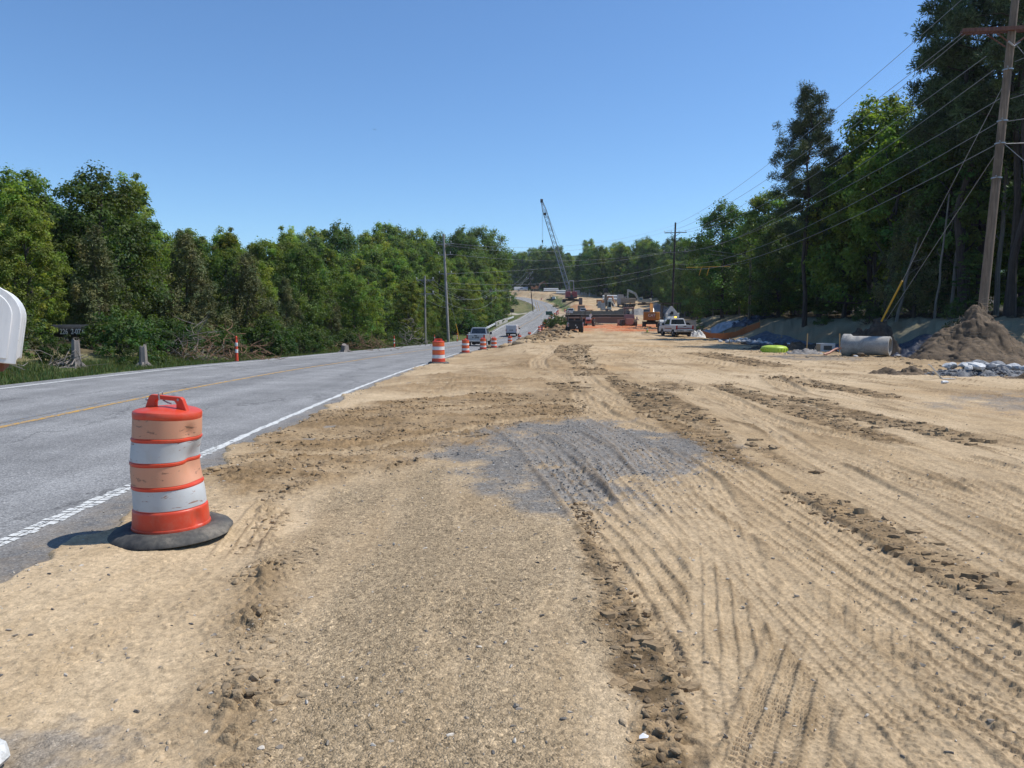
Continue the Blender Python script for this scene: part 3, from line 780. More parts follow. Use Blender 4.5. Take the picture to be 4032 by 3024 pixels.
def tree_mesh(name, seed, kind, H, R, base=.25, tint=(.06, .11, .022), clumps=120, per=130, leaf=.24, trunk_r=None, barkm=None):
    """returns (trunk mesh, crown mesh); built around the origin, foot at z=0"""
    rs = np.random.RandomState(seed); tint = np.array(tint); mb = MB()
    tr = trunk_r or H * .016
    lean = rs.normal(size=2) * .02 * H
    axis_at = lambda t: np.array([lean[0] * t * t, lean[1] * t * t, H * t])
    top = .93 if kind != 'pine' else .97
    mb.tube([tuple(axis_at(t) + np.array([rs.normal() * .012 * H * (t > 0), rs.normal() * .012 * H * (t > 0), 0 if t else -.4])) for t in np.linspace(0, top, 8)],
            [tr * 1.25] + [tr * (1 - .85 * t) for t in np.linspace(0.14, 1, 7)], 8)
    cen = []; rad = []
    if kind == 'broad':
        ph = rs.random(4) * 6.28
        for k in range(clumps):
            t = base + (1 - base) * rs.beta(1.25, 1.15); a = rs.random() * 2 * PI; v = (t - base) / (1 - base)
            env = R * (math.sin(PI * min(.985, v * .70 + .26)) ** .62) * (1 + .20 * math.sin(a * 2 + ph[0] + v * 5) + .14 * math.sin(a * 5 + ph[1] - v * 9) + .10 * math.sin(v * 17 + ph[2] + a))
            u = .30 + .72 * rs.random() ** .55; q = axis_at(t) + np.array([math.cos(a), math.sin(a), 0]) * env * u; q[2] += .03 * H * rs.normal()
            cen.append(q); rad.append(R * (.115 + .13 * rs.random()))
            if k % 9 == 0: limb(mb, rs, axis_at(max(.08, t - .14)), q, tr * .38, tr * .06)
    elif kind == 'cedar':
        for k in range(clumps):
            t = base + (1 - base) * (1 - rs.random() ** .65); a = rs.random() * 2 * PI
            env = R * (1 - ((t - base) / (1 - base)) ** 1.5) * (.8 + .35 * math.sin(a * 3 + t * 9)) + .12
            q = axis_at(t) + np.array([math.cos(a), math.sin(a), 0]) * env * (.35 + .7 * rs.random() ** .5)
            cen.append(q); rad.append(R * (.10 + .12 * rs.random()))
            if k % 6 == 0: limb(mb, rs, axis_at(max(.05, t - .05)), q, tr * .2, .008)
    elif kind == 'pine':
        for k in range(26):
            t = base + (1 - base) * (k + rs.random()) / 26; a = k * 2.4 + rs.random() * .8
            env = R * (math.sin(PI * (.22 + .74 * (t - base) / (1 - base))) ** .9) * (.6 + .5 * rs.random())
            q = axis_at(t) + np.array([math.cos(a) * env, math.sin(a) * env, env * (.0 + .18 * rs.random())])
            limb(mb, rs, axis_at(t - .02), q, tr * .22, .012, 5, .08)
            for j in range(max(2, clumps // 26)):
                u = .45 + .6 * rs.random(); c = axis_at(t) * (1 - u) + q * u + rs.normal(size=3) * .28
                cen.append(c); rad.append(.42 + .30 * rs.random())
    elif kind == 'sapling':
        for k in range(clumps):
            t = base + (1 - base) * rs.random(); a = rs.random() * 2 * PI; env = R * (.25 + .75 * math.sin(PI * min(.97, (t - base) / (1 - base) * .8 + .15)))
            q = axis_at(t) + np.array([math.cos(a) * env, math.sin(a) * env, 0]) * (.3 + .7 * rs.random()) + np.array([0, 0, rs.normal() * .1])
            cen.append(q); rad.append(.22 + .25 * rs.random())
            if k % 3 == 0: limb(mb, rs, axis_at(max(.05, t - .06)), q, tr * .3, .006)
    cen = np.array(cen); rad = np.array(rad)
    if kind in ('broad', 'sapling'):
        V, F, T = clump_leaves(rs, cen, rad, per, leaf, tint, flat=.85 if kind == 'broad' else .30)
        lm = LEAF
    elif kind == 'cedar':
        V, F, T = clump_leaves(rs, cen, rad, per, leaf, tint, asp=.30, flat=1.25, var=.18); lm = NEEDLE
    else:
        K = len(cen); n = K * per; ci = np.repeat(np.arange(K), per)
        d = unit(rs.normal(size=(n, 3)) + np.array([0, 0, .35])); l = leaf * (.7 + .6 * rs.random(n))
        C = cen[ci] + d * (rad[ci] * (.3 + .7 * rs.random(n)))[:, None]
        Nn = unit(rs.normal(size=(n, 3)) + np.array([0, 0, .6]))
        t = np.clip(tint[None] * (1 + .22 * rs.normal(size=(K, 1)))[ci] * (1 + .2 * rs.normal(size=(n, 1))), .004, .5)
        V, F, T = leaf_geo(C, Nn, d, l, l * .24, t); lm = NEEDLE
    crown = np_mesh('crown', V, F, lm, attrs={'tint': T}, smooth=False)
    trunk = mb.build('trunk', barkm or (PINEBARK if kind == 'pine' else BARK), None, smooth=True)
    return trunk, crown

def tree_proto(name, *a, **k):
    trunk, crown = tree_mesh(name, *a, **k)
    tm, cm = trunk.data, crown.data
    bpy.data.objects.remove(trunk); bpy.data.objects.remove(crown)
    return (name, tm, cm)

def place_tree(proto, x, y, sc, rz, label, cat, group=None, sz=1.0, z=None, lean=None):
    name, tm, cm = proto
    r = thing(name, label, cat, (x, y, (tz(x, y) if z is None else z) - .05), rz, group)
    r.scale = (sc, sc, sc * sz)
    if lean: r.rotation_euler = (lean[0], lean[1], rz)
    t = bpy.data.objects.new('trunk', tm); COL.objects.link(t); t.parent = r
    c = bpy.data.objects.new('crown', cm); COL.objects.link(c); c.parent = r
    return r

G_MID = (.142, .205, .036); G_DEEP = (.100, .160, .034); G_YEL = (.200, .255, .042); G_OLV = (.118, .130, .044); G_BLUE = (.115, .150, .064)
BROAD = [tree_proto('broadleaf_tree', 11, 'broad', 12, 3.7, .07, G_MID, 250, 100, .25),
         tree_proto('broadleaf_tree', 12, 'broad', 12, 4.1, .06, G_DEEP, 270, 95, .25),
         tree_proto('broadleaf_tree', 13, 'broad', 12, 3.1, .05, G_YEL, 240, 95, .24),
         tree_proto('broadleaf_tree', 14, 'broad', 12, 3.4, .10, G_MID, 240, 100, .26),
         tree_proto('broadleaf_tree', 15, 'broad', 12, 3.9, .06, (.128, .182, .030), 270, 95, .24),
         tree_proto('broadleaf_tree', 16, 'broad', 12, 3.0, .30, G_DEEP, 150, 110, .25),
         tree_proto('broadleaf_tree', 17, 'broad', 12, 2.8, .36, G_MID, 130, 110, .25),
         tree_proto('broadleaf_tree', 18, 'broad', 12, 2.5, .10, G_YEL, 120, 120, .22),
         tree_proto('broadleaf_tree', 19, 'broad', 12, 3.3, .22, (.12, .175, .050), 110, 120, .24, barkm=BARK_PALE)]
CEDAR = [tree_proto('cedar_tree', 21, 'cedar', 7, 2.3, .08, G_OLV, 260, 85, .17),
         tree_proto('cedar_tree', 22, 'cedar', 7, 1.9, .06, (.100, .108, .034), 240, 85, .17)]
PINE = [tree_proto('pine_tree', 31, 'pine', 22, 3.2, .50, G_BLUE, 250, 110, .25, trunk_r=.22),
        tree_proto('pine_tree', 32, 'pine', 22, 3.9, .38, (.075, .112, .044), 370, 120, .25, trunk_r=.24)]
SAP = [tree_proto('sapling', 41, 'sapling', 6.5, 1.7, .12, (.085, .130, .024), 75, 36, .24, trunk_r=.035),
       tree_proto('sapling', 42, 'sapling', 8, 2.0, .18, (.062, .108, .022), 90, 36, .24, trunk_r=.045)]

def shrub_mesh(seed, H, R, tint, clumps, per, leaf):
    rs = np.random.RandomState(seed); cen = []; rad = []; mb = MB()
    for k in range(clumps):
        a = rs.random() * 2 * PI; rr = R * math.sqrt(rs.random()); h = H * (1 - (rr / R) ** 2 * .7) * (.15 + .85 * rs.random() ** .6)
        cen.append((math.cos(a) * rr, math.sin(a) * rr, h)); rad.append(.14 + .16 * rs.random())
        if k % 4 == 0: limb(mb, rs, (math.cos(a) * rr * .15, math.sin(a) * rr * .15, -.05), cen[-1], .016, .005, 4)
    V, F, T = clump_leaves(rs, np.array(cen), np.array(rad), per, leaf, np.array(tint), flat=.8)
    c = np_mesh('leaves', V, F, LEAF, attrs={'tint': T}, smooth=False); t = mb.build('stem', BARK, None)
    cm, tm = c.data, t.data
    bpy.data.objects.remove(c); bpy.data.objects.remove(t)
    return ('shrub', tm, cm)
SHRUB = [shrub_mesh(51, 1.5, 1.1, (.070, .115, .024), 70, 34, .12), shrub_mesh(52, 1.1, 1.2, (.085, .12, .030), 65, 34, .11),
         shrub_mesh(53, 2.2, 1.3, (.060, .105, .020), 95, 32, .14), shrub_mesh(54, .8, 1.0, (.105, .125, .040), 60, 32, .10)]

def place_shrub(k, x, y, sc, rz, label, group=None, sz=1.0, cat='shrub'):
    r = place_tree(SHRUB[k], x, y, sc, rz, label, cat, group, sz)
    for ch, nm in zip(r.children, ('stem', 'leaves')): ch.name = nm
    return r

R_ = random.Random(21)
def rot(): return R_.uniform(0, 2 * PI)
# -- left of the road: named front trees first
front = [ # proto, x, y, scale, sz, label
    (BROAD[0], -29.2, 45, .79, 1.0, 'tall light green tree at the left end of the wood, top nearest the frame edge'),
    (BROAD[1], -23.6, 44, .79, 1.0, 'dense dark green round-topped tree, tallest in the left foreground wood'),
    (BROAD[4], -26.2, 43, .60, 1.0, 'mid green tree filling the gap between the two tallest left trees'),
    (CEDAR[0], -19.8, 46, .98, .98, 'broad olive cedar just right of the tallest dark tree on the left'),
    (CEDAR[1], -21.0, 38, .86, .98, 'olive cedar in front of the tallest dark tree on the left'),
    (CEDAR[0], -17.6, 50, .92, .98, 'olive cedar standing behind the striped orange post by the left verge'),
    (CEDAR[1], -17.2, 57.5, .70, 1.1, 'small narrow pointed cedar at the front edge of the left wood'),
    (BROAD[2], -17.8, 52, .48, 1.0, 'small yellow-green tree right of the broad olive cedar'),
    (BROAD[2], -21.5, 33.5, .45, 1.05, 'small pale-leaved tree with an open crown, second row behind the grey stump'),
    (BROAD[3], -25.0, 33, .46, 1.1, 'small loose tree behind the white mailbox'),
    (BROAD[2], -13.2, 96, .62, 1.05, 'rounded yellow-green tree just left of the first crossarm pole'),
    (BROAD[4], -16.8, 80, .62, 1.0, 'leaning broadleaf tree with bare pale stems at its foot'),
]
for pr, x, y, sc, sz, lb in front: place_tree(pr, x, y, sc, rot(), lb, 'tree', 'trees in the wood left of the road', sz)
# -- left wood: mass of trees along the verge and behind
WL = {'broadleaf_tree': 'green broadleaf tree in the crowded middle of the wood left of the road', 'cedar_tree': 'small olive cedar in the crowded edge of the wood left of the road', 'pine_tree': 'dark pine top showing above the wood left of the road'}
pts = []
def free(x, y, d): return all((x - a) ** 2 + (y - b) ** 2 > d * d for a, b in pts)
for pr, x, y, sc, sz, lb in front: pts.append((x, y))
def left_edge(y): return float(road_x(y)) - ROAD_W - np.interp(y, [30, 60, 90, 130, 200, 240], [9.5, 6.2, 6.6, 6.0, 5.0, 10])
def skyline(k): return float(np.interp(k, [-.72, -.665, -.645, -.615, -.59, -.575, -.53, -.49, -.465, -.40, -.36, -.31, -.295, -.26, -.235, -.21, -.18, -.14, -.125, -.09, -.06, .02], [.16, .19, .205, .155, .155, .175, .20, .19, .120, .115, .105, .108, .12, .122, .11, .127, .122, .132, .115, .110, .118, .118]))
n = 0
for row, (off, hmin, hmax, step) in enumerate(((0.8, 6, 8.5, 4.2), (5, 8, 10.5, 4.6), (11, 9.5, 12.5, 5.5), (19, 11, 15, 7), (31, 13, 17, 9))):
    y = 30 + row * 3
    while y < 232:
        yy = y + R_.uniform(-1.4, 1.4)
        x = left_edge(yy) - off + R_.uniform(-1.6, 1.2)
        # the wood grows taller down the road
        k = np.interp(yy, [30, 60, 100, 140, 180, 225], [.92, .92, 1.05, 1.30, 1.48, 1.42])
        h = R_.uniform(hmin, hmax) * k
        h = min(h, (1.6 + skyline(x / yy) * yy - tz(x, yy)) * R_.uniform(.80, .93))
        vis = abs(x) < .80 * yy
        if vis and free(x, yy, 2.4 + .01 * yy):
            u = R_.random()
            if row < 2 and u < .22 and yy < 100: place_tree(CEDAR[R_.randrange(2)], x, yy, h / 7 * .82, rot(), WL['cedar_tree'], 'tree', 'trees in the wood left of the road')
            elif row > 2 and u < .10: place_tree(PINE[R_.randrange(2)], x, yy, h / 22 * 1.02, rot(), WL['pine_tree'], 'tree', 'trees in the wood left of the road')
            else: place_tree(BROAD[R_.choice((0, 1, 2, 3, 4, 7, 8, 7))], x, yy, h / 12, rot(), WL['broadleaf_tree'], 'tree', 'trees in the wood left of the road', R_.uniform(.95, 1.12))
            pts.append((x, yy)); n += 1
        y += step * (1 + .006 * yy)
# tall dark group where the road bends out of sight
for x, y, h, pr, lb in ((-2.5, 196, 23, BROAD[1], 'tall dark tree at the right end of the left wood, beside the road bend'), (2.0, 204, 24.5, BROAD[4], 'tallest tree of the clump hiding the road, rightmost of the left wood'),
                    (-9, 200, 22, BROAD[1], 'big round-crowned dark tree left of the rightmost clump'), (-1.5, 186, 15, BROAD[3], 'lower bushy tree below the tall clump at the road bend'), (-7, 178, 14, BROAD[0], 'lower light green tree below the tall clump at the road bend'),
                    (-13, 172, 19, BROAD[4], 'wide tree behind the grey pole'), (1.2, 222, 18, BROAD[1], 'shaded tree behind the rightmost clump of the left wood'), (-4, 214, 23, BROAD[1], 'tall tree in the back of the rightmost clump')):
    place_tree(pr, x - 9.5, y, h * .96 / 12, rot(), lb, 'tree', 'trees in the wood left of the road', 1.0); pts.append((x - 9.5, y))
# -- far wood round the clearing
FW = 'hazy green tree in the far wood beyond the construction yard'
def far_edge(x): return float(np.interp(x, [-60, 8, 14, 32, 40, 49, 60], [440, 432, 424, 392, 326, 304, 296]))
for row in range(5):
    x = -34.0
    while x < 72:
        xx = x + R_.uniform(-2, 2); yy = far_edge(xx) + 4 + row * 9 + R_.uniform(-3, 3)
        h = R_.uniform(15, 20.5) + row * 1.0
        u = R_.random()
        pr = PINE[R_.randrange(2)] if u < .13 else BROAD[R_.choice((0, 1, 3, 4, 4, 2, 1))]
        place_tree(pr, xx, yy, h / (22 if pr[0] == 'pine_tree' else 12), rot(), FW if pr[0] != 'pine_tree' else 'dark pine among the far trees beyond the construction yard', 'tree', 'trees of the far wood', R_.uniform(.95, 1.15) * (.85 if pr[0] == 'pine_tree' else 1.0))
        x += 5.6 + row * 1.2
# -- right-hand wood
rf = [ (PINE[0], 28.8, 74, 1.02, 1.0, 'tall slim pine with a domed crown, leftmost of the tall trees on the right', 'tree'),
       (PINE[1], 29.6, 76, .92, 1.0, 'second thin pine close behind the domed pine on the right', 'tree'),
       (BROAD[0], 34.6, 73, 1.52, 1.08, 'bright green tree right of the domed pine', 'tree'),
       (PINE[1], 35.2, 62, .95, 1.0, 'dark pine with flat layered branches right of the bright green tree', 'tree'),
       (PINE[1], 33.6, 56, 1.30, 1.0, 'very tall dark pine behind the crossarm pole, left side', 'tree'),
       (PINE[0], 33.2, 50, 1.24, 1.0, 'very tall dark pine leaning over the crossarm pole', 'tree'),
       (PINE[1], 37.4, 60, 1.42, 1.0, 'very tall pine at the right edge behind the pole', 'tree'),
       (PINE[1], 34.6, 52.5, 1.32, 1.0, 'nearest tall pine, cut off by the right edge of the photo', 'tree'),
       (BROAD[1], 33.0, 118, 1.35, 1.05, 'round-topped dark tree right of the dark pole, behind the wires', 'tree'),
       (BROAD[3], 34.4, 102, 1.28, 1.05, 'open-crowned tree left of the domed pine', 'tree'),
       (BROAD[1], 32.4, 92, .95, 1.0, 'shorter dark tree behind the thin wooden pole', 'tree'),
       (CEDAR[0], 32.0, 60, 1.3, 1.1, 'rusty olive cedar in the shade behind the leaning grey trunk', 'tree')]
rp_ = []
for pr, x, y, sc, sz, lb, ct in rf:
    place_tree(pr, x, y, sc, rot(), lb, ct, 'trees in the wood on the right', sz); rp_.append((x, y))
WR = {'broadleaf_tree': 'shaded broadleaf tree deep in the wood on the right', 'pine_tree': 'dark pine deep in the wood on the right'}
for row in range(5):
    y = 36 + row * 2
    while y < 290:
        yy = y + R_.uniform(-1.5, 1.5); x = float(forest_x(yy)) + 1.6 + 3.2 * float(sstep(64, 48, yy)) + row * 5.4 + R_.uniform(-1.2, 1.2)
        kx = np.interp(yy, [36, 60, 80, 95, 120, 200, 290], [1.62, 1.6, 1.35, 1.1, 1.1, 1.35, 1.5])
        if x < .86 * yy and all((x - a) ** 2 + (yy - b) ** 2 > 6 for a, b in rp_):
            h = R_.uniform(9.5, 12.5) * kx * (1 + .03 * row)
            if row == 0: h *= .80
            if R_.random() < (.30 if yy < 70 else .12) and row > 0: place_tree(PINE[R_.randrange(2)], x, yy, h * 1.22 / 22, rot(), WR['pine_tree'], 'tree', 'trees in the wood on the right')
            else: place_tree(BROAD[R_.choice((5, 6, 8, 5, 6) if row < 3 and yy < 110 else (0, 1, 3, 4, 8))], x, yy, h / 12, rot(), WR['broadleaf_tree'], 'tree', 'trees in the wood on the right', R_.uniform(1.0, 1.2))
        y += (4.4 + row * 1.0) * (1 + .006 * yy)
# saplings of the understorey
for i in range(64):
    yy = 36 + 120 * R_.random() ** 1.5; x = float(forest_x(yy)) + R_.uniform(-.6, 6)
    if x < .80 * yy:
        place_tree(SAP[R_.randrange(2)], x, yy, R_.uniform(.55, 1.05), rot(), 'thin green sapling in the dark understorey of the right wood', 'sapling', 'saplings under the right wood')
place_tree(SAP[0], 31.0, 92.5, .62, 1.0, 'bright sunlit sapling beside the thin wooden pole', 'sapling')
place_tree(SAP[0], 25.6, 104, .6, 2.0, 'sunlit leafy sapling behind the white work truck', 'sapling')
# bare grey trunks at the edge of the right wood
for x, y, h, r, ln, lb in ((29.6, 58, 7.2, .13, (.0, .22), 'broken grey dead trunk leaning right at the edge of the wood'), (33.2, 57, 8.5, .14, (0, .05), 'pale straight trunk between the leaning trunk and the crossarm pole'),
                       (36.0, 56, 11, .2, (0, .02), 'pale grey trunk just left of the crossarm pole'), (30.9, 55, 9, .09, (0, .07), 'thin bare trunk right of the leaning dead trunk')):
    m_ = MB(); rs = np.random.RandomState(int(x * 10))
    m_.tube([(rs.normal() * .05, rs.normal() * .05, t * h - .3 * (t == 0)) for t in np.linspace(0, 1, 8)], [r * (1 - .45 * t) for t in np.linspace(0, 1, 8)], 8)
    for k in range(3): limb(m_, rs, (0, 0, h * (.5 + .15 * k)), (rs.normal() * .9, rs.normal() * .9, h * (.62 + .15 * k)), r * .25, .01)
    o = m_.build('dead_trunk', BARK_PALE, None, smooth=True); o.location = (x, y, tz(x, y)); o.rotation_euler = (ln[0], ln[1], 0)
    tag(o, lb, 'tree trunk')
# -- shrubs along the left verge
SL = 'low leafy shrub in the overgrown edge of the left verge'
for i in range(74):
    yy = 22 + 95 * (i + R_.random()) / 74; x = float(road_x(yy)) - ROAD_W - R_.uniform(3.4, 7.5) - (1.0 if yy < 34 else 0)
    if abs(x) < .76 * yy and not (-17.0 < x < -13.6 and yy < 27.5) and not (-.66 < x / yy < -.54 and yy < 36):
        place_shrub(R_.choice((0, 1, 2, 3, 0, 2)), x, yy, R_.uniform(.75, 1.35), rot(), SL, 'shrubs along the left verge')
for i in range(26):
    yy = 125 + 60 * R_.random(); x = float(road_x(yy)) - ROAD_W - R_.uniform(3.0, 6.5)
    place_shrub(R_.choice((0, 2, 2)), x, yy, R_.uniform(1.2, 2.4), rot(), 'bright green shrub below the guardrail in the dip left of the road', 'shrubs below the guardrail')
for i in range(14):
    yy = 228 + 60 * R_.random(); x = float(road_x(yy)) - ROAD_W - R_.uniform(7, 16)
    place_shrub(R_.choice((0, 3)), x, yy, R_.uniform(.9, 1.8), rot(), 'dry scrub bush on the bank inside the far bend', 'scrub on the far bank')
for x, y, sc in ((3.4 + 4.2, 140, 1.5), (9.2, 143, 1.2), (8.3, 137, 1.1)):
    place_shrub(2, x, y, sc, rot(), 'leafy bush between the road drums and the girders', 'bushes beside the bridge wall')
place_shrub(1, 17.4, 214 * .0 + 300, 1.1, rot(), 'small bush on the grass by the red crane')
for x, y, sc in ((27.2, 45.5, .9), (29.4, 62, 1.1), (30.5, 52, .8), (29, 70, .8), (32, 44, .9)):
    place_shrub(R_.choice((0, 1)), x, y, sc, rot(), 'low green shrub at the foot of the right wood', 'shrubs at the foot of the right wood')
# grass of the left verge, the far bend and a tuft by the drum
def grass(name, xs, ys, hs, tint, wid, rs):
    n = len(xs); z = terrain(xs, ys)
    a = rs.random(n) * 2 * PI; ln = .35 * hs
    b = np.stack([xs, ys, z - .02], 1); s = np.stack([np.cos(a) * wid, np.sin(a) * wid, np.zeros(n)], 1)
    tip = b + np.stack([np.cos(a + 1.3) * ln, np.sin(a + 1.3) * ln, hs], 1)
    V = np.stack([b - s, b + s, tip], 1).reshape(-1, 3); F = np.arange(n * 3).reshape(n, 3)
    T = np.repeat(np.clip(np.array(tint)[None] * (1 + .3 * rs.normal(size=(n, 1))) * (1 + np.array([.25, 0, 0]) * rs.normal(size=(n, 1))), .004, .5), 3, 0)
    return tag(np_mesh(name, V, F, LEAF, attrs={'tint': T}, smooth=False), 'short uneven grass', None, None, 'stuff')
rs = np.random.RandomState(5)
n = 90000; ys = 14 + 86 * rs.random(n) ** 1.4; off = ROAD_W + .62 + 4.2 * rs.random(n) ** 1.2
keep = fbm(off * .8, ys * .5, 4, 3) > -.45
gx, gy = road_pts(-off, ys); gx, gy = gx[keep], gy[keep]
grass('verge_grass', gx, gy, .05 + .15 * rs.random(len(gx)) ** 2 + .12 * np.clip((off[keep] - ROAD_W - 2) / 3, 0, 1), (.092, .118, .036), .012, rs)
# ------------------------------------------------------------------ traffic drums, posts, mailbox
def drum_mats():
    def scuffed(name, rgb, under, amt, rough):
        m, nt, b = new_mat(name)
        t = N(nt, 'ShaderNodeTexCoord'); mp = N(nt, 'ShaderNodeMapping'); mp.inputs['Scale'].default_value = (1, 1, 4.5); L(nt, t.outputs['Object'], mp.inputs[0])
        n = N(nt, 'ShaderNodeTexNoise', i_Scale=5.0, i_Detail=8.0, i_Roughness=.72, i_Distortion=.6); L(nt, mp.outputs[0], n.inputs['Vector'])
        n3 = noise(nt, 2.2, 4)
        c = mixc(nt, ramp(nt, n3.outputs['Fac'], [(.35, 0), (.75, .35)]).outputs[0], rgb, tuple(v * .72 for v in rgb))
        c = mixc(nt, ramp(nt, n.outputs['Fac'], [(amt, 0), (amt + .02, .9)]).outputs[0], c, under)
        n4 = noise(nt, 7, 7, .75); c = mixc(nt, ramp(nt, n4.outputs['Fac'], [(.48, 0), (.78, .32)]).outputs[0], c, (.36, .29, .2))
        L(nt, c, b.inputs['Base Color']); b.inputs['Roughness'].default_value = rough
        return m
    return {'body': scuffed('orange_plastic', (.64, .058, .02), (.42, .05, .03), .70, .42), 'orange': scuffed('faded_orange_sheeting', (.60, .29, .175), (.20, .11, .07), .595, .6),
            'white': scuffed('white_sheeting', (.50, .515, .515), (.26, .13, .09), .600, .6), 'obright': scuffed('orange_sheeting', (.72, .13, .03), (.3, .08, .05), .72, .5),
            'wbright': scuffed('clean_white_sheeting', (.68, .68, .67), (.3, .2, .15), .72, .5)}
DM = drum_mats()
def tyre_mat():
    m, nt, b = new_mat('dusty_tyre_rubber')
    n = noise(nt, 3.2, 6, .7); n2 = noise(nt, 30, 4, .7)
    c = ramp(nt, n.outputs['Fac'], [(.36, (.030, .031, .033)), (.54, (.085, .08, .07)), (.68, (.19, .165, .13))]).outputs[0]
    c = mixc(nt, 1.0, c, ramp(nt, n2.outputs['Fac'], [(.3, .7), (.7, 1.2)]).outputs[0], 'MULTIPLY')
    L(nt, c, b.inputs['Base Color']); b.inputs['Roughness'].default_value = .8; bump(nt, b, n2.outputs['Fac'], .3, .004)
    return m
TYRE = tyre_mat()

def drum(label, loc, rz=0, dented=False, faded=False, group=None, n=72):
    t = thing('traffic_drum', label, 'traffic drum', loc, rz, group)
    z0 = .05
    # profile sections: r, z of the moulded shell
    def warp(p):
        x, y, z = p
        if dented:
            a = math.atan2(y, x); a0 = -.12
            da = (a - a0 + PI) % (2 * PI) - PI
            k = math.exp(-(da / .50) ** 2) * math.exp(-(abs(z - .54) / .15) ** 2.4) * .085
            k += math.exp(-((da + .35) / .18) ** 2) * math.exp(-((z - .80) / .06) ** 2) * .03
            k += math.exp(-((da + .28) / .13) ** 2) * math.exp(-((z - .12) / .07) ** 2) * .03
            r = math.hypot(x, y); f = (r - k) / r
            x, y = x * f, y * f
            x += .030 * z * z - .018 * math.exp(-((z - .55) / .2) ** 2)
            z = z + .022 * max(0, (x / .25)) * -1 * max(0, (z - .5) / .4)
        return (x, y, z)
    def shell(nm, prof, mat, smooth=True):
        m = MB(); dense = []
        for (r0, a), (r1, b) in zip(prof, prof[1:]):
            k = max(1, int(abs(b - a) / .012))
            dense += [(r0 + (r1 - r0) * i / k, a + (b - a) * i / k) for i in range(k)]
        dense.append(prof[-1])
        m.lathe(dense, n, cap=True); m.v = [warp(p) for p in m.v]
        return m.build(nm, mat, t, smooth=True)
    body = [(.295, z0), (.300, z0 + .015), (.296, z0 + .03), (.292, z0 + .032), (.284, .205), (.279, .212), (.272, .216), (.268, .375), (.276, .380), (.276, .395), (.268, .400), (.264, .555),
            (.271, .560), (.271, .575), (.263, .580), (.259, .735), (.266, .740), (.266, .755), (.257, .760), (.254, .905), (.258, .912), (.259, .944), (.254, .955), (.236, .963), (.13, .974), (.02, .977)]
    shell('shell', body, DM['body'])
    O, W = (DM['orange'], DM['white']) if faded else (DM['obright'], DM['wbright'])
    e = .0025
    shell('reflective_band', [(.272 + e, .222), (.268 + e, .371)], W); shell('reflective_band', [(.268 + e, .404), (.264 + e, .551)], O)
    shell('reflective_band', [(.263 + e, .584), (.259 + e, .731)], W); shell('reflective_band', [(.257 + e, .764), (.2545 + e, .902)], O)
    # carrying handle with its slot
    h = MB()
    prof = [(-.20, .955), (-.155, 1.055), (-.135, 1.068), (.135, 1.068), (.155, 1.055), (.20, .955), (.115, .972), (.098, .990), (.095, 1.012), (.080, 1.030), (-.080, 1.030), (-.095, 1.012), (-.098, .990), (-.115, .972)]
    outer = [(-.20, .955), (-.155, 1.055), (-.135, 1.068), (.135, 1.068), (.155, 1.055), (.20, .955)]; inner = [(-.10, .972), (-.098, 1.012), (-.080, 1.032), (.080, 1.032), (.098, 1.012), (.10, .972)]
    vs = []; w = .020
    for yy in (-w, w): vs += [(p[0], yy, p[1]) for p in outer] + [(p[0], yy, p[1]) for p in inner]
    fs = []
    for k in range(5):
        for o0, fl in ((0, 0), (12, 1)):
            q = (o0 + k, o0 + k + 1, o0 + 6 + k + 1, o0 + 6 + k); fs.append(q if fl else tuple(reversed(q)))
        fs.append((k, k + 1, 12 + k + 1, 12 + k)); fs.append((6 + k + 1, 6 + k, 18 + k, 18 + k + 1))
    fs += [(0, 6, 18, 12), (5, 17, 23, 11)]
    h.add([warp(v) for v in vs], fs); hd = h.build('handle', DM['body'], t, bevel=.006 if dented else 0); hd.rotation_euler = (0, 0, -.25)
    # tyre sidewall ring that weighs it down
    b = MB(); rings = []; nn = 96 if dented else 36
    for r, z in ((.30, .012), (.30, .062), (.33, .070), (.38, .066), (.44, .040), (.468, .012), (.470, .000), (.44, -.012), (.30, -.012)):
        rings.append([(r * math.cos(2 * PI * k / nn), r * math.sin(2 * PI * k / nn), z + (.0035 * (k % 2) if .33 < r < .46 and z > .02 else 0) + (.018 * math.exp(-(((2 * PI * k / nn) - .15) / .5) ** 2) if r > .43 and dented else 0)) for k in range(nn)])
    b.loft(rings, cap=False); b.build('tyre_ring', TYRE, t, smooth=True)
    if dented:
        k = MB(); k.tube([(-.02, -.03, 1.03), (-.02, -.036, 1.075), (-.02, .03, 1.082), (-.02, .036, 1.035), (.0, .0, 1.02), (.04, -.02, 1.005), (.07, -.025, .998)], .006, 6); k.build('wire_tie', mat_galv(), t, smooth=True)
        m = MB()
        for sx in (-.145, .15): m.cyl((sx, -.0225, 1.028), (sx, .0225, 1.028), .010, n=10)
        m.build('rivet', mat_galv(), hd); 
    return t

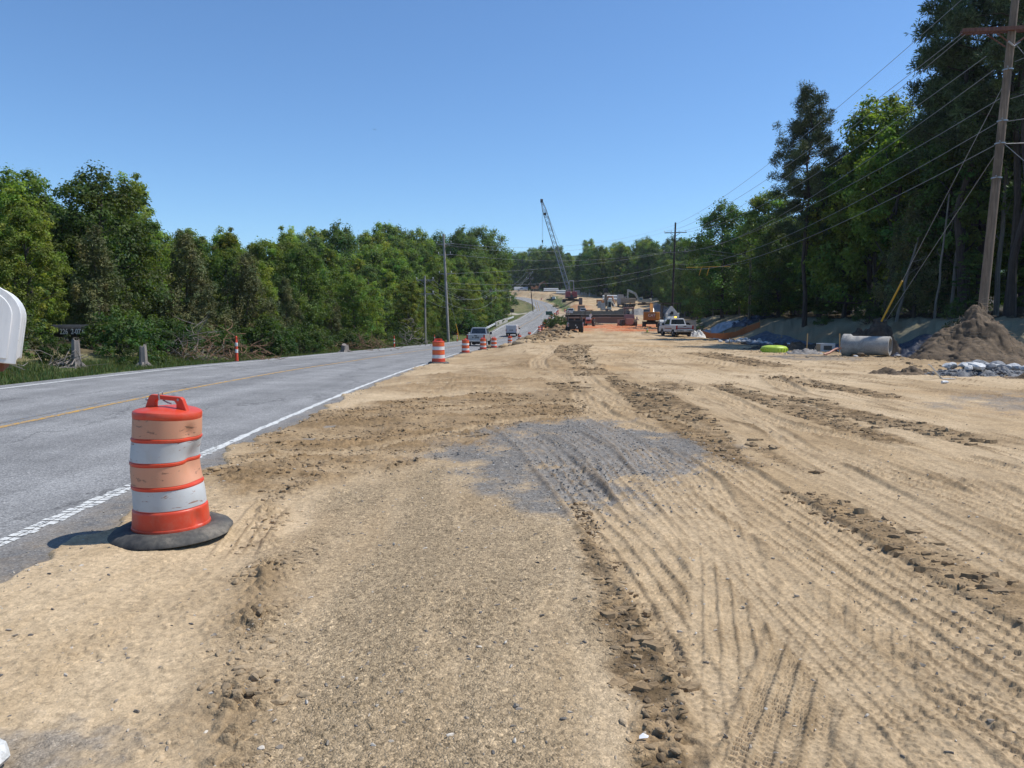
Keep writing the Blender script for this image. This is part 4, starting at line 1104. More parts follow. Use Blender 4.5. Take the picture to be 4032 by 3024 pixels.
def on(x, y): return (x, y, gz(x, y))
hero = drum('dented and tilted traffic drum with peeling faded stripes, nearest the camera', (-2.53, 5.46, gz(-2.53, 5.46) + .02), .0, dented=True, faded=True)
hero.rotation_euler = (.01, -.02, 0); hero.scale = (.91, .91, .965)
d0 = drum('bright orange and white drum at the dirt edge, first one beyond the dented drum', on(-3.2, 32.6), .6, group='drums along the road edge', n=40)
row = [(-3.35, 54, 'second bright drum beyond the dented one, stripes touching the silver pickup at its left'), (-2.55, 66, 'striped drum in front of the tail of the silver pickup'), (-1.75, 72.5, 'striped drum right of the silver pickup, left of two smaller ones'),
       (-.25, 92, 'striped drum standing below the white van'), (1.05, 104, 'striped drum just right of the white van'), (2.75, 118, 'smaller faded drum alone on the bend right of the white van'),
       (4.9, 135, 'front drum of the pair near the black tarp by the bridge wall'), (5.5, 140, 'drum half hidden behind the front drum of the pair by the bridge wall'), (6.3, 150, 'drum just behind the black tarp at the bridge'),
       (7.5, 165, 'drum below the green road sign'), (8.9, 180, 'drum against the concrete wall right of the green sign'), (10.3, 195, 'drum at the far end of the concrete wall'),
       (11.6, 205, 'small drum above the bush by the girders'), (12.7, 213, 'lower of the two drums on the outside of the far bend'), (13.4, 219, 'upper of the two drums on the outside of the far bend'),
       (16.4, 233, 'leaning drum on the grey side track by the two parked pickups'), (9.6, 376, 'tiny drum beside the road below the far white pickup'), (13.8, 352, 'tiny drum on the grass beyond the far bend')]
for x, y, lb in row: dup(d0, lb, on(x, y), R_.uniform(0, 3))

def channelizer(label, loc, rz=0):
    t = thing('delineator_post', label, 'delineator post', loc, rz, 'orange delineator posts on the left verge')
    m = MB(); m.lathe([(.20, 0), (.20, .03), (.16, .06), (.075, .075), (.06, .10)], 18); m.build('base', mat_rubber(), t, smooth=True)
    m = MB(); m.lathe([(.072, .08), (.062, .30), (.055, .70), (.050, .93), (.035, .96), (.03, 1.02), (.045, 1.05), (.045, 1.10), (.02, 1.13)], 18); m.build('post', DM['body'], t, smooth=True)
    for z in (.42, .70):
        m = MB(); m.lathe([(.058, z), (.068 - .010 * z, z + .005), (.068 - .010 * z - .002, z + .145), (.05, z + .15)], 18); m.build('reflective_band', DM['wbright'], t, smooth=True)
    return t
c0 = channelizer('striped orange post standing in the grass in front of the brush pile', on(-11.62, 31.6))
dup(c0, 'small striped orange post on the verge, left of the first crossarm pole', on(-11.0, 70), .4)
dup(c0, 'thin orange post on the verge behind the first bright drum', on(-9.3, 90), 1.4)
dup(c0, 'thin orange post on the verge seen above the second bright drum', on(-7.6, 104), 1.0)

# mailbox at the left edge of the frame
def mailbox():
    t = thing('mailbox', 'large weathered white mailbox cut off by the left edge', 'mailbox', (0, 0, 0))
    m, nt, b = new_mat('weathered_white_paint')
    tc = N(nt, 'ShaderNodeTexCoord'); mp = N(nt, 'ShaderNodeMapping'); mp.inputs['Scale'].default_value = (9, 9, 1.2); L(nt, tc.outputs['Object'], mp.inputs[0])
    n = N(nt, 'ShaderNodeTexNoise', i_Scale=1.6, i_Detail=7.0, i_Roughness=.7); L(nt, mp.outputs[0], n.inputs['Vector'])
    n2 = noise(nt, 40, 3, .6)
    c = ramp(nt, n.outputs['Fac'], [(.3, (.52, .53, .53)), (.55, (.70, .71, .71)), (.75, (.78, .78, .78))]).outputs[0]
    c = mixc(nt, ramp(nt, n2.outputs['Fac'], [(.70, 0), (.76, .5)]).outputs[0], c, (.35, .34, .32))
    L(nt, c, b.inputs['Base Color']); b.inputs['Roughness'].default_value = .45
    W, Hh, Ln = .27, .30, .50; zb = 0.0
    def arch(w, h, z):
        r = w / 2; k = [( -r, z), (r, z)]
        for i in range(17):
            a = PI * i / 16; k.append((r * math.cos(a), z + h - r * .92 + r * .92 * math.sin(a)))
        return k
    def shell(nm, w, h, z, y0, y1, mat, bev=.004):
        q = MB(); p = arch(w, h, z); q.loft([[(a, y0, c_) for a, c_ in p], [(a, y1, c_) for a, c_ in p]]); o = q.build(nm, mat, t, smooth=True, bevel=bev); return o
    shell('box', W, Hh, zb, .012, Ln, m); shell('back_panel', W + .012, Hh + .007, zb - .006, -.006, .012, m, .003)
    shell('panel_rim', W - .05, Hh - .035, zb + .012, -.010, -.004, m, .003)
    shell('door', W + .012, Hh + .007, zb - .006, Ln, Ln + .02, m)
    q = MB(); q.box((-.16, Ln / 2 + .02, -.026), (.52, Ln - .06, .034)); q.build('mount_board', mat_wood('red_board', (.14, .05, .03), (.26, .10, .06)), t)
    q = MB(); q.box((-.46, Ln / 2, -.55), (.10, .10, 1.85)); q.box((-.25, Ln / 2, -.09), (.5, .09, .09)); q.build('post', mat_wood('grey_post', (.13, .11, .09), (.28, .25, .21)), t)
    q = MB(); q.box((-W / 2 - .008, Ln * .75, .17), (.006, .03, .13)); q.build('flag', paint('flag_red', (.45, .03, .02), .5), t)
    t.scale = (.88, .88, .88); t.location = (-1.845, 2.56, 1.462); t.rotation_euler = (0, math.radians(9), math.radians(31))
    return t
mailbox()
def rock_mesh(mb, c, r, rs, sx=1.0, sy=1.0, sz=.7, chip=0.0):
    bm = bmesh.new(); bmesh.ops.create_icosphere(bm, subdivisions=2, radius=1)
    ns = rs.normal(size=(7, 3)); ns /= np.linalg.norm(ns, axis=1, keepdims=True); k = .62 - chip + .25 * rs.random_sample(7)
    vs = []
    for v in bm.verts:
        p = np.array(v.co)
        for q, kk in zip(ns, k):
            d = p @ q
            if d > kk: p = p - q * (d - kk)
        p = p * (1 + .04 * rs.normal()) * np.array([sx, sy, sz]) * r + np.array(c); vs.append(tuple(p))
    fs = [[v.index for v in f.verts] for f in bm.faces]; bm.free()
    mb.add(vs, fs)
def rock_mat(name, a, b_):
    m, nt, b = new_mat(name)
    n = noise(nt, 3, 8, .7); n2 = noise(nt, 24, 5, .7)
    c = ramp(nt, n.outputs['Fac'], [(.35, a), (.65, b_)]).outputs[0]
    c = mixc(nt, 1.0, c, ramp(nt, n2.outputs['Fac'], [(.3, .75), (.7, 1.2)]).outputs[0], 'MULTIPLY')
    L(nt, c, b.inputs['Base Color']); b.inputs['Roughness'].default_value = .85; bump(nt, b, n2.outputs['Fac'], .5, .02)
    return m
ROCK_W = rock_mat('pale_granite', (.36, .37, .38), (.60, .60, .58)); ROCK_G = rock_mat('grey_granite', (.15, .155, .165), (.34, .345, .35)); ROCK_P = rock_mat('white_quartz', (.50, .50, .48), (.74, .74, .72))
m = MB(); rock_mesh(m, (0, 0, 0), .095, np.random.RandomState(4), 1.2, 1, .8); o = m.build('rock', ROCK_P); o.location = (-1.93, 2.56, gz(-1.93, 2.56) + .05); tag(o, 'rough white rock in the bottom left corner', 'rock')

# ------------------------------------------------------------------ poles and wires
POLE_B = mat_wood('brown_pole_wood', (.13, .092, .062), (.30, .225, .16)); POLE_D = mat_wood('dark_creosote_wood', (.022, .018, .015), (.06, .048, .04)); POLE_G = mat_wood('grey_pole_wood', (.22, .205, .185), (.44, .42, .385))
ARM_R = mat_wood('reddish_arm_wood', (.10, .045, .032), (.26, .125, .09)); WIRE = paint('aluminium_wire', (.36, .37, .38), .5, metal=.3, dirt=.1); INS = paint('grey_insulator', (.55, .56, .56), .3, dirt=.15)
YELG = paint('yellow_guard_plastic', (.75, .42, .03), .5, dirt=.2)
def wire(label, p0, p1, sag, r=.016, n=18, group='overhead wires', name='power_line', mat=None):
    p0 = Vector(p0); p1 = Vector(p1); m = MB()
    m.tube([p0.lerp(p1, k / n) - Vector((0, 0, sag * 4 * (k / n) * (1 - k / n))) for k in range(n + 1)], r, 5)
    return tag(m.build(name, mat or WIRE, None, smooth=True), label, 'wire', group)

def insul(m, p, up=True, h=.35):
    x, y, z = p
    m.lathe([(.03, 0), (.03, h * .3), (.085, h * .4), (.04, h * .5), (.085, h * .62), (.04, h * .72), (.07, h * .85), (.03, h)], 8, (x, y, z))

def big_pole(label, foot, top, r0, r1, arms, wood, arm_mat, ang, double=False, ins=True):
    t = thing('utility_pole', label, 'utility pole', foot)
    d = Vector(top) - Vector(foot)
    m = MB(); m.tube([(0, 0, -1.0)] + [tuple(d * k / 7) for k in range(8)], [r0 * 1.02] + [r0 + (r1 - r0) * k / 7 for k in range(8)], 16); m.build('pole', wood, t, smooth=True)
    ca, sa = math.cos(ang), math.sin(ang); tips = []
    for (z, hl, sec) in arms:
        p = d * (z / d.z); offs = (-1, 1) if double else (1,)
        for sd in offs:
            o = (r0 + .06) * sd; cx, cy = p.x - sa * o, p.y + ca * o
            a = MB(); a.box((0, 0, 0), (hl * 2, sec, sec * 1.25)); ar = a.build('crossarm', arm_mat, t, bevel=.01); ar.location = (cx + (.08 * sd) * ca, cy, z + (.0 if not double else .05 * sd)); ar.rotation_euler = (0, 0, ang)
            b = MB()
            for s2 in (-1, 1):
                b.tube([(p.x + ca * s2 * hl * .45 - sa * o, p.y + sa * s2 * hl * .45 + ca * o, z - .06), (p.x - sa * o * .8, p.y + ca * o * .8, z - hl * .36)], .035, 4)
            b.build('arm_brace', arm_mat, t)
        if ins:
            q = MB()
            for k in (-.95, -.35, .35, .95) if hl > 1.5 else (-.92, .92): insul(q, (p.x + ca * hl * k, p.y + sa * hl * k, z + sec * .6), h=.3)
            q.build('insulators', INS, t, smooth=True)
        tips.append([(foot[0] + p.x + ca * hl * k, foot[1] + p.y + sa * hl * k, foot[2] + z) for k in (-.95, -.35, .35, .95)])
    return t, tips

fx, fy = 24.0, 38.6; fz = tz(fx, fy)
TP = Vector((fx + 1.05, fy + .1, fz + 19.5)); FT = Vector((fx, fy, fz))
A0, tipsA = big_pole('tall brown wooden pole with a double reddish crossarm, rising behind the dirt mound', tuple(FT), tuple(TP), .235, .17, [(16.55, 2.35, .15)], POLE_B, ARM_R, math.radians(-8), double=True, ins=False)
def onA(z): return FT + (TP - FT) * (z / (TP.z - FT.z))
m = MB()
for zz in (14.6, 12.1, 11.0, 9.3):
    m = MB(); p = onA(zz) - FT; m.lathe([(.24, -.03), (.25, -.03), (.25, .03), (.24, .03)], 14, tuple(p)); m.cyl((p.x - .1, p.y - .2, p.z), (p.x - .34, p.y - .5, p.z + .02), .03, n=6); m.build('band_clamp', mat_galv(), A0, smooth=True)
m = MB(); p = onA(15.75) - FT; m.tube([(p.x - .30, p.y - .3, p.z + .12), (p.x, p.y - .27, p.z - .1), (p.x + .30, p.y - .25, p.z + .12)], .045, 6); m.build('brace_strap', mat_galv(), A0)
B_F = Vector((28.9, 136, tz(28.9, 136))); B_T = Vector((29.25, 136, 18.6))
_b, tipsB = big_pole('dark creosoted pole with two thin crossarms in the middle distance right of the road', tuple(B_F), tuple(B_T), .22, .15, [(B_T.z - B_F.z - 1.75, 1.95, .11), (B_T.z - B_F.z - 5.2, 1.95, .10)], POLE_D, POLE_D, math.radians(-14))
def onB(z): return B_F + (B_T - B_F) * ((z - B_F.z) / (B_T.z - B_F.z))
L_F = Vector((-9.15, 108, tz(-9.15, 108))); L_T = Vector((-9.75, 108, 13.5))
_l, tipsL = big_pole('tall weathered grey pole with two crossarms left of the road, behind the silver pickup', tuple(L_F), tuple(L_T), .21, .15, [(L_T.z - L_F.z - 1.4, 1.3, .11), (L_T.z - L_F.z - 2.9, 1.1, .10), (L_T.z - L_F.z - 5.6, 1.1, .1)], POLE_G, POLE_G, math.radians(-28))
# wires from the brown pole to the dark pole
T1 = onA(19.3)
wire('topmost wire from above the crossarm down to the dark pole', T1 + Vector((-.6, 0, .6)), onB(18.3), 1.5)
wire('wire from the left crossarm tip to the dark pole, upper one of a close pair', tipsA[0][0], tipsB[0][0], 1.6)
wire('wire from the left crossarm tip to the dark pole, lower one of a close pair', Vector(tipsA[0][0]) + Vector((.12, .1, -.1)), tipsB[0][1], 2.3)
wire('third wire down on the right, meeting the pole just under the crossarm braces', onA(15.2) + Vector((-.9, .4, .2)), tipsB[0][2], 2.2)
wire('fourth wire down on the right, just under the braces', onA(14.6) + Vector((-.5, .3, .1)), tipsB[1][3], 2.1)
wire('middle wire meeting the brown pole between braces and clamp', onA(13.2) + Vector((-.25, 0, 0)), tipsB[1][0], 2.2)
wire('upper of the two low cables between the brown and the dark pole', onA(12.0) + Vector((-.3, 0, 0)), onB(11.3) + Vector((.2, 0, 0)), 2.2, .016)
wire('lowest cable between the brown and the dark pole', onA(10.9) + Vector((-.3, 0, 0)), onB(10.5) + Vector((.2, 0, 0)), 2.2, .018)
for k, (za, dx, dy, dz, sg) in enumerate(((16.6, 12, -34, 3.5, .6), (15.0, 12, -36, 4.0, .6), (12.1, 14, -14, 1.0, .3), (11.0, 14, -3, .6, .2), (13.2, 12, -36, 3.6, .6))):
    lb = ('wire leaving the crossarm to the right', 'wire leaving the brown pole up to the right under the braces', 'cable leaving the pole to the right at the upper clamp', 'cable leaving the pole to the right at the lower clamp', 'wire rising to the right from the middle of the brown pole')[k]
    wire(lb, onA(za) + Vector((.3, 0, 0)), onA(za) + Vector((dx, dy, dz)), sg)
def guy(label, p0, p1, guard=None):
    t = thing('guy_wire', label, 'guy wire', tuple(p1)); p0 = Vector(p0) - Vector(p1)
    m = MB(); m.tube([(0, 0, 0), tuple(p0)], .014, 5); m.build('cable', mat_galv(), t, smooth=True)
    if guard:
        m = MB(); u = p0.normalized(); m.tube([tuple(u * .15), tuple(u * guard)], .055, 8); m.build('guard_tube', YELG, t, smooth=True)
    return t
gxy = (25.9, 52.8)
guy('left guy wire with a yellow guard rising from the dark dirt heap', onA(14.2), (22.9, 46.9, tz(22.9, 46.9) + 2.0), 3.3)
guy('second guy wire running close beside the guarded one', onA(10.8), (23.2, 47.2, tz(23.2, 47.2) + 1.9))
guy('upper guy wire falling to the right from the crossarm braces', onA(15.9) + Vector((.2, 0, 0)), (33.5, 34.0, 1.5))
guy('lower guy wire falling to the right from the pole clamp', onA(11.0) + Vector((.2, 0, 0)), (32.5, 35.0, 1.5))
# wires over the road from the dark pole to the grey pole
ends = [(onB(18.2), tipsL[0][3], 1.9, 'upper wire of the top pair crossing above the road'), (onB(17.6), tipsL[0][1], 2.4, 'lower wire of the top pair crossing above the road'),
        (tipsB[1][0], tipsL[1][3], 1.2, 'upper wire of the middle pair crossing the road'), (tipsB[1][1], tipsL[2][3], .7, 'lower wire of the middle pair crossing the road'),
        (onB(11.3), L_F.lerp(L_T, .55), 1.5, 'upper cable of the lowest pair crossing the road'), (onB(10.5), L_F.lerp(L_T, .50), 1.9, 'lower cable of the lowest pair crossing the road')]
for a, b, sg, lb in ends: wire(lb, a, b, sg, .014)
# small pole in the wood on the right
S_F = Vector((29.9, 95, tz(29.9, 95)))
t = thing('utility_pole', 'thin wooden pole with a pale cable strip at the edge of the right wood', 'utility pole', tuple(S_F))
m = MB(); m.cyl((0, 0, -.5), (.05, 0, 8.6), .15, .10, 12); m.build('pole', mat_wood('olive_pole_wood', (.10, .09, .06), (.20, .18, .12)), t, smooth=True)
m = MB(); m.box((.18, -.05, 3.6), (.05, .05, 7.2)); m.build('cable_strip', paint('pale_conduit', (.42, .36, .24), .6), t)
wire('upper thin wire from the thin wooden pole up to the left', S_F + Vector((0, 0, 8.4)), onB(15.5), .4, .010); wire('lower thin wire from the thin wooden pole up to the left', S_F + Vector((0, 0, 8.2)), onB(14.6), .5, .010)
t = thing('warning_line', 'yellow tube on the low wire with two yellow tags hanging in front of the trees', 'warning tube', (29.0, 112, 9.1))
m = MB(); m.cyl((-3.0, .8, .0), (3.0, -.8, .06), .03, n=8); m.build('tube', YELG, t)
m = MB()
for k in (-.9, .25):
    m.tube([(k, .1, .02), (k - .15, .1, -.5), (k - .35, .1, -1.25)], [.02, .08, .04], 6)
m.build('hanging_tags', YELG, t)
wire('thin wire carrying the yellow tube between dark pole and thin pole', onB(10.4), S_F + Vector((0, 0, 7.6)), .35, .010)
# small double-crossarm poles on the left with their sagging wires
def small_pole(label, x, y, h, ang, lean=0.0, zf=None, wood=None):
    f = Vector((x, y, tz(x, y) if zf is None else zf)); tp = f + Vector((lean, 0, h))
    return big_pole(label, tuple(f), tuple(tp), .14, .10, [(h - .55, 1.15, .10), (h - 2.3, 1.15, .10)], wood or POLE_G, POLE_G, ang)
sp = [small_pole('thin pole with two crossarms in the trees left of the grey pole', -11.2, 97, 8.9, math.radians(-6)),
      small_pole('thin pole with two crossarms right of the grey pole, half hidden in leaves', -4.6, 166, 8.9, math.radians(-12), zf=-.6, wood=POLE_D),
      small_pole('leaning dark pole inside the far bend, nearer the camera of two', 6.6, 236, 12.6, math.radians(-20), lean=-1.3, wood=POLE_D),
      small_pole('dark pole standing behind the leaning one at the far bend', -.9, 300, 11.5, math.radians(-25), lean=-.5, wood=POLE_D)]
nm = ('thin pole left of the grey pole', 'half hidden thin pole', 'leaning pole in the far bend')
for i in range(3):
    for lev in (0, 1):
        for k in (0, 2, 3) if lev == 0 else (0, 3):
            wire(f"sagging {'upper' if lev == 0 else 'lower'} crossarm wire beyond the {nm[i]}", sp[i][1][lev][k], sp[i + 1][1][lev][k], (2.3, 1.9, 1.2)[i], .012, group='sagging wires along the left wood')
guy('yellow-guarded guy wire beside the first thin pole on the left', Vector(sp[0][1][1][1]), (-13.2, 95.5, tz(-13.2, 95.5)), 1.7)
guy('guy wire at the grey pole with a yellow guard at its foot', L_F.lerp(L_T, .62), (L_F.x + 1.5, L_F.y + 1.2, tz(L_F.x + 1.5, L_F.y + 1.2)), 2.5)
guy('left guarded guy wire at the leaning pole in the far bend', (6.2, 236, tz(6.6, 236) + 7), (8.0, 237, tz(8, 237)), 3.0)
guy('right guarded guy wire at the leaning pole in the far bend', (6.1, 236, tz(6.6, 236) + 9), (8.8, 237.5, tz(8.8, 237.5)), 3.0)
# ------------------------------------------------------------------ vehicles and machines (local frame: forward = +y, x to the right)
RUB = mat_rubber(); BLK = mat_black(); DRK = mat_dark(); GLS = mat_glass(); CHR = mat_chrome()
RED_L = paint('tail_lamp_red', (.38, .015, .012), .2, dirt=.1); WHT_L = paint('lamp_lens', (.65, .66, .66), .15, dirt=.1); PLATE = paint('licence_plate', (.62, .64, .66), .4, dirt=.1)
def text(name, s, size, mat, parent, loc, rot, ext=.006, bold=0.0, sx=1.0):
    c = bpy.data.curves.new(name, 'FONT'); c.body = s; c.size = size; c.extrude = ext; c.align_x = 'CENTER'; c.align_y = 'CENTER'; c.offset = bold
    c.materials.append(mat)
    tmp = bpy.data.objects.new('lettering', c); COL.objects.link(tmp)
    dg = bpy.context.evaluated_depsgraph_get(); me = bpy.data.meshes.new_from_object(tmp.evaluated_get(dg)); bpy.data.objects.remove(tmp)
    if not me.materials: me.materials.append(mat)
    o = bpy.data.objects.new(name, me); COL.objects.link(o); o.parent = parent; o.location = loc; o.rotation_euler = rot; o.scale = (sx, 1, 1)
    return o
def wheel(par, x, y, r, w, rim=None, n=20, name='wheel'):
    m = MB(); m.disc_x((0, 0, 0), r, w, n, r * .58); o = m.build(name, RUB, par, smooth=True, loc=(x, y, r))
    q = MB(); q.disc_x((0, 0, 0), r * .6, w * .55, n); sgn = 1 if x > 0 else -1
    q.cyl((sgn * w * .2, 0, 0), (sgn * w * .42, 0, 0), r * .22, r * .16, 10)
    for k in range(6):
        a = PI * k / 3; q.box((sgn * w * .30, math.cos(a) * r * .38, math.sin(a) * r * .38), (.03, r * .16, r * .16), rx=a)
    q.build('rim', rim or CHR, o)
    return o
def house(mb, y0, y1, ty0, ty1, z0, z1, w0, w1):
    """tapered cabin block"""
    mb.loft([[(-w0, y0, z0), (w0, y0, z0), (w0, y1, z0), (-w0, y1, z0)], [(-w1, ty0, z1), (w1, ty0, z1), (w1, ty1, z1), (-w1, ty1, z1)]])
def pane(mb, pts, off=.012):
    """thin window slab standing proud of four corner points"""
    p = [Vector(q) for q in pts]; nrm = (p[1] - p[0]).cross(p[3] - p[0]).normalized()
    a = [tuple(q - nrm * off * .5) for q in p] + [tuple(q + nrm * off) for q in p]
    mb.add(a, [(3, 2, 1, 0), (4, 5, 6, 7), (0, 1, 5, 4), (1, 2, 6, 5), (2, 3, 7, 6), (3, 0, 4, 7)])
def arch_profile(pts_top, yb0, yb1, zb, wheels, r):
    """side outline with wheel arches along the lower edge; pts_top runs front to rear"""
    low = [(yb0, zb)]
    for yw in wheels:
        for k in range(9):
            a = PI - PI * k / 8; low.append((yw + r * math.cos(a), max(zb, .38 + r * math.sin(a))))
    low.append((yb1, zb))
    return low + pts_top

def pickup(label, loc, rz, pnt, group=None, glassy=True, stripe=None, beacon=False, letters=None, service=False, cap=False, cat='pickup truck'):
    t = thing('pickup_truck', label, cat, loc, rz, group)
    m = MB()
    prof = arch_profile([(2.92, .95), (2.80, 1.10), (1.45, 1.20), (1.40, 1.22), (-.75, 1.22), (-.75, .80), (-2.92, .80)], -2.92, 2.92, .50, (-1.85, 1.80), .50)
    m.prism(prof, -.98, .98)
    for s in (-1, 1): m.prism([(-2.90, .80), (-.72, .80), (-.72, 1.24), (-2.90, 1.24)], s * .985 if s < 0 else .90, -.90 if s < 0 else .985)
    m.box((0, -.80, 1.03), (1.8, .06, .42))
    m.build('body', pnt, t, bevel=.03)
    c = MB(); house(c, -.78, 1.42, -.52, .72, 1.21, 1.93, .95, .76); c.box((0, .1, 1.945), (1.44, 1.16, .045)); c.build('cab', pnt, t, bevel=.03)
    for nm, pts in (('rear_window', [(-.80, -.735, 1.30), (.80, -.735, 1.30), (.68, -.535, 1.86), (-.68, -.535, 1.86)]), ('windscreen', [(.84, 1.32, 1.29), (-.84, 1.32, 1.29), (-.70, .78, 1.86), (.70, .78, 1.86)]),
                    ('side_window', [(.925, -.55, 1.30), (.925, 1.10, 1.30), (.785, .62, 1.84), (.785, -.42, 1.84)]), ('side_window', [(-.925, 1.10, 1.30), (-.925, -.55, 1.30), (-.785, -.42, 1.84), (-.785, .62, 1.84)])):
        g = MB(); pane(g, pts); g.build(nm, GLS, t)
    tg = MB(); tg.box((0, -2.93, 1.0), (1.64, .06, .50)); tgo = tg.build('tailgate', pnt, t, bevel=.02)
    hh = MB(); hh.box((0, -2.968, 1.12), (.32, .02, .09)); hh.build('tailgate_handle', BLK, tgo)
    if letters: text('tailgate_lettering', letters, .22, BLK, tgo, (0, -2.968, .93), (PI / 2, 0, 0), .006, .008, 1.5)
    b = MB(); b.box((0, -3.02, .62), (1.86, .16, .20)); b.build('rear_bumper', CHR if not service else BLK, t, bevel=.02)
    f = MB(); f.box((0, 2.98, .60), (1.9, .18, .24)); f.build('front_bumper', CHR, t, bevel=.03)
    g = MB(); g.box((0, 2.93, .88), (1.2, .05, .32)); g.build('grille', BLK, t)
    p = MB(); p.box((0, -3.105, .66), (.32, .012, .16)); p.build('licence_plate', PLATE, t)
    u = MB(); u.box((0, -.4, .48), (1.5, 5.0, .16)); u.cyl((-.5, -2.2, .35), (.5, -2.2, .35), .14, n=10); u.build('chassis', BLK, t)
    for s in (-1, 1):
        k = MB(); k.box((s * .90, -2.925, 1.0), (.165, .07, .42)); k.build('taillight', RED_L, t, bevel=.01)
        k = MB(); k.box((s * .80, 2.90, .93), (.32, .1, .20)); k.build('headlight', WHT_L, t, bevel=.02)
        k = MB(); k.box((s * 1.12, 1.0, 1.32), (.24, .10, .26)); k.box((s * 1.0, 1.02, 1.24), (.14, .05, .05)); k.build('mirror', BLK, t, bevel=.02)
        for y in (-1.85, 1.80): wheel(t, s * .86, y, .40, .28)
    if stripe:
        q = MB(); q.box((0, -2.964, .90), (1.62, .006, .10)); q.build('tailgate_stripe', stripe, tgo)
        for s in (-1, 1):
            q = MB(); q.box((s * .984, -.3, .86), (.012, 2.4, .09)); q.build('side_stripe', stripe, t)
    if beacon:
        q = MB(); q.box((0, .1, 1.985), (1.1, .26, .06)); bar = q.build('light_bar', BLK, t)
        am, nt, bb = new_mat('amber_beacon'); bb.inputs['Base Color'].default_value = (.9, .42, .03, 1); bb.inputs['Emission Color'].default_value = (1, .5, .05, 1); bb.inputs['Emission Strength'].default_value = 2.2
        q = MB(); q.lathe([(.13, 2.0), (.14, 2.05), (.13, 2.14), (.08, 2.19), (.01, 2.2)], 14, (0, .1, 0)); q.build('beacon', am, bar, smooth=True)
    return t
SILVER = paint('silver_car_paint', (.42, .44, .46), .28, metal=.35, dirt=.12); WHITEP = paint('white_vehicle_paint', (.56, .57, .59), .35, dirt=.12)
def face(x, y): return 0.0
pickup('silver crew-cab pickup driving away on the road with black tailgate lettering', (-3.55, 82, float(road_z(82)) + .07), math.radians(-5.5), SILVER, letters='F-150')
STR = paint('red_brown_stripe', (.22, .02, .02), .4, dirt=.1)
wt = pickup('white work pickup with an amber roof beacon, parked right of the graded dirt', (18.3, 84, tz(18.3, 84) + .03), math.radians(7), WHITEP, stripe=STR, beacon=True)
pickup('white pickup seen from behind, left of two parked behind the girders', (16.6, 214, tz(16.6, 214)), math.radians(3), WHITEP, group='pickups parked behind the girders')
pickup('white pickup seen from behind, right of two parked behind the girders', (20.4, 216, tz(20.4, 216)), math.radians(-3), WHITEP, group='pickups parked behind the girders')
pickup('far white pickup standing sideways on the tan slope beside the bend', (5.4, 408, tz(5.4, 408)), math.radians(88), WHITEP)
pickup('dusty silver pickup beside the beige dump truck', (34.0, 268, tz(34, 268)), math.radians(148), SILVER)

def van(label, loc, rz):
    t = thing('van', label, 'van', loc, rz)
    m = MB(); prof = arch_profile([(2.2, .80), (2.1, 1.0), (1.35, 1.12), (.75, 1.72), (.45, 1.82), (-2.05, 1.84), (-2.20, 1.72), (-2.24, .95)], -2.24, 2.2, .34, (-1.55, 1.45), .40)
    rings = []
    for x, k in ((-.90, .0), (-.86, .0), (.86, 0), (.90, 0)): pass
    m.prism(prof, -.88, .88); m.build('body', WHITEP, t, bevel=.06)
    for nm, pts in (('windscreen', [(.74, 1.30, 1.16), (-.74, 1.30, 1.16), (-.70, .80, 1.68), (.70, .80, 1.68)]), ('side_window', [(.885, .25, 1.16), (.885, 1.15, 1.16), (.885, .75, 1.60), (.885, .25, 1.64)]), ('side_window', [(-.885, 1.15, 1.16), (-.885, .25, 1.16), (-.885, .25, 1.64), (-.885, .75, 1.60)])):
        g = MB(); pane(g, pts, .008); g.build(nm, GLS, t)
    for s in (-1, 1):
        d = MB(); d.box((s * .415, -2.245, 1.12), (.78, .03, 1.32), rx=.03); d.build('rear_door', paint('van_door_white', (.60, .61, .63), .35, dirt=.15), t, bevel=.02)  # rear doors in a slightly paler white than the body
        k = MB(); k.box((s * .83, -2.24, 1.0), (.10, .05, .42)); k.build('taillight', RED_L, t)
        k = MB(); k.box((s * .70, 2.12, .90), (.28, .12, .22)); k.build('headlight', WHT_L, t)
        k = MB(); k.box((s * 1.0, .98, 1.22), (.2, .1, .22)); k.build('mirror', BLK, t, bevel=.02)
        for y in (-1.55, 1.45): wheel(t, s * .78, y, .32, .2)
    b = MB(); b.box((0, -2.30, .44), (1.74, .14, .24)); b.build('rear_bumper', BLK, t, bevel=.02)
    p = MB(); p.box((0, -2.278, .99), (.62, .02, .10)); p.build('door_handle_bar', BLK, t); p = MB(); p.box((0, -2.278, .86), (.34, .012, .12)); p.build('licence_plate', PLATE, t)
    return t
van('small white panel van driving away round the bend', (.15, 124, float(road_z(124)) + .08), math.radians(-7))

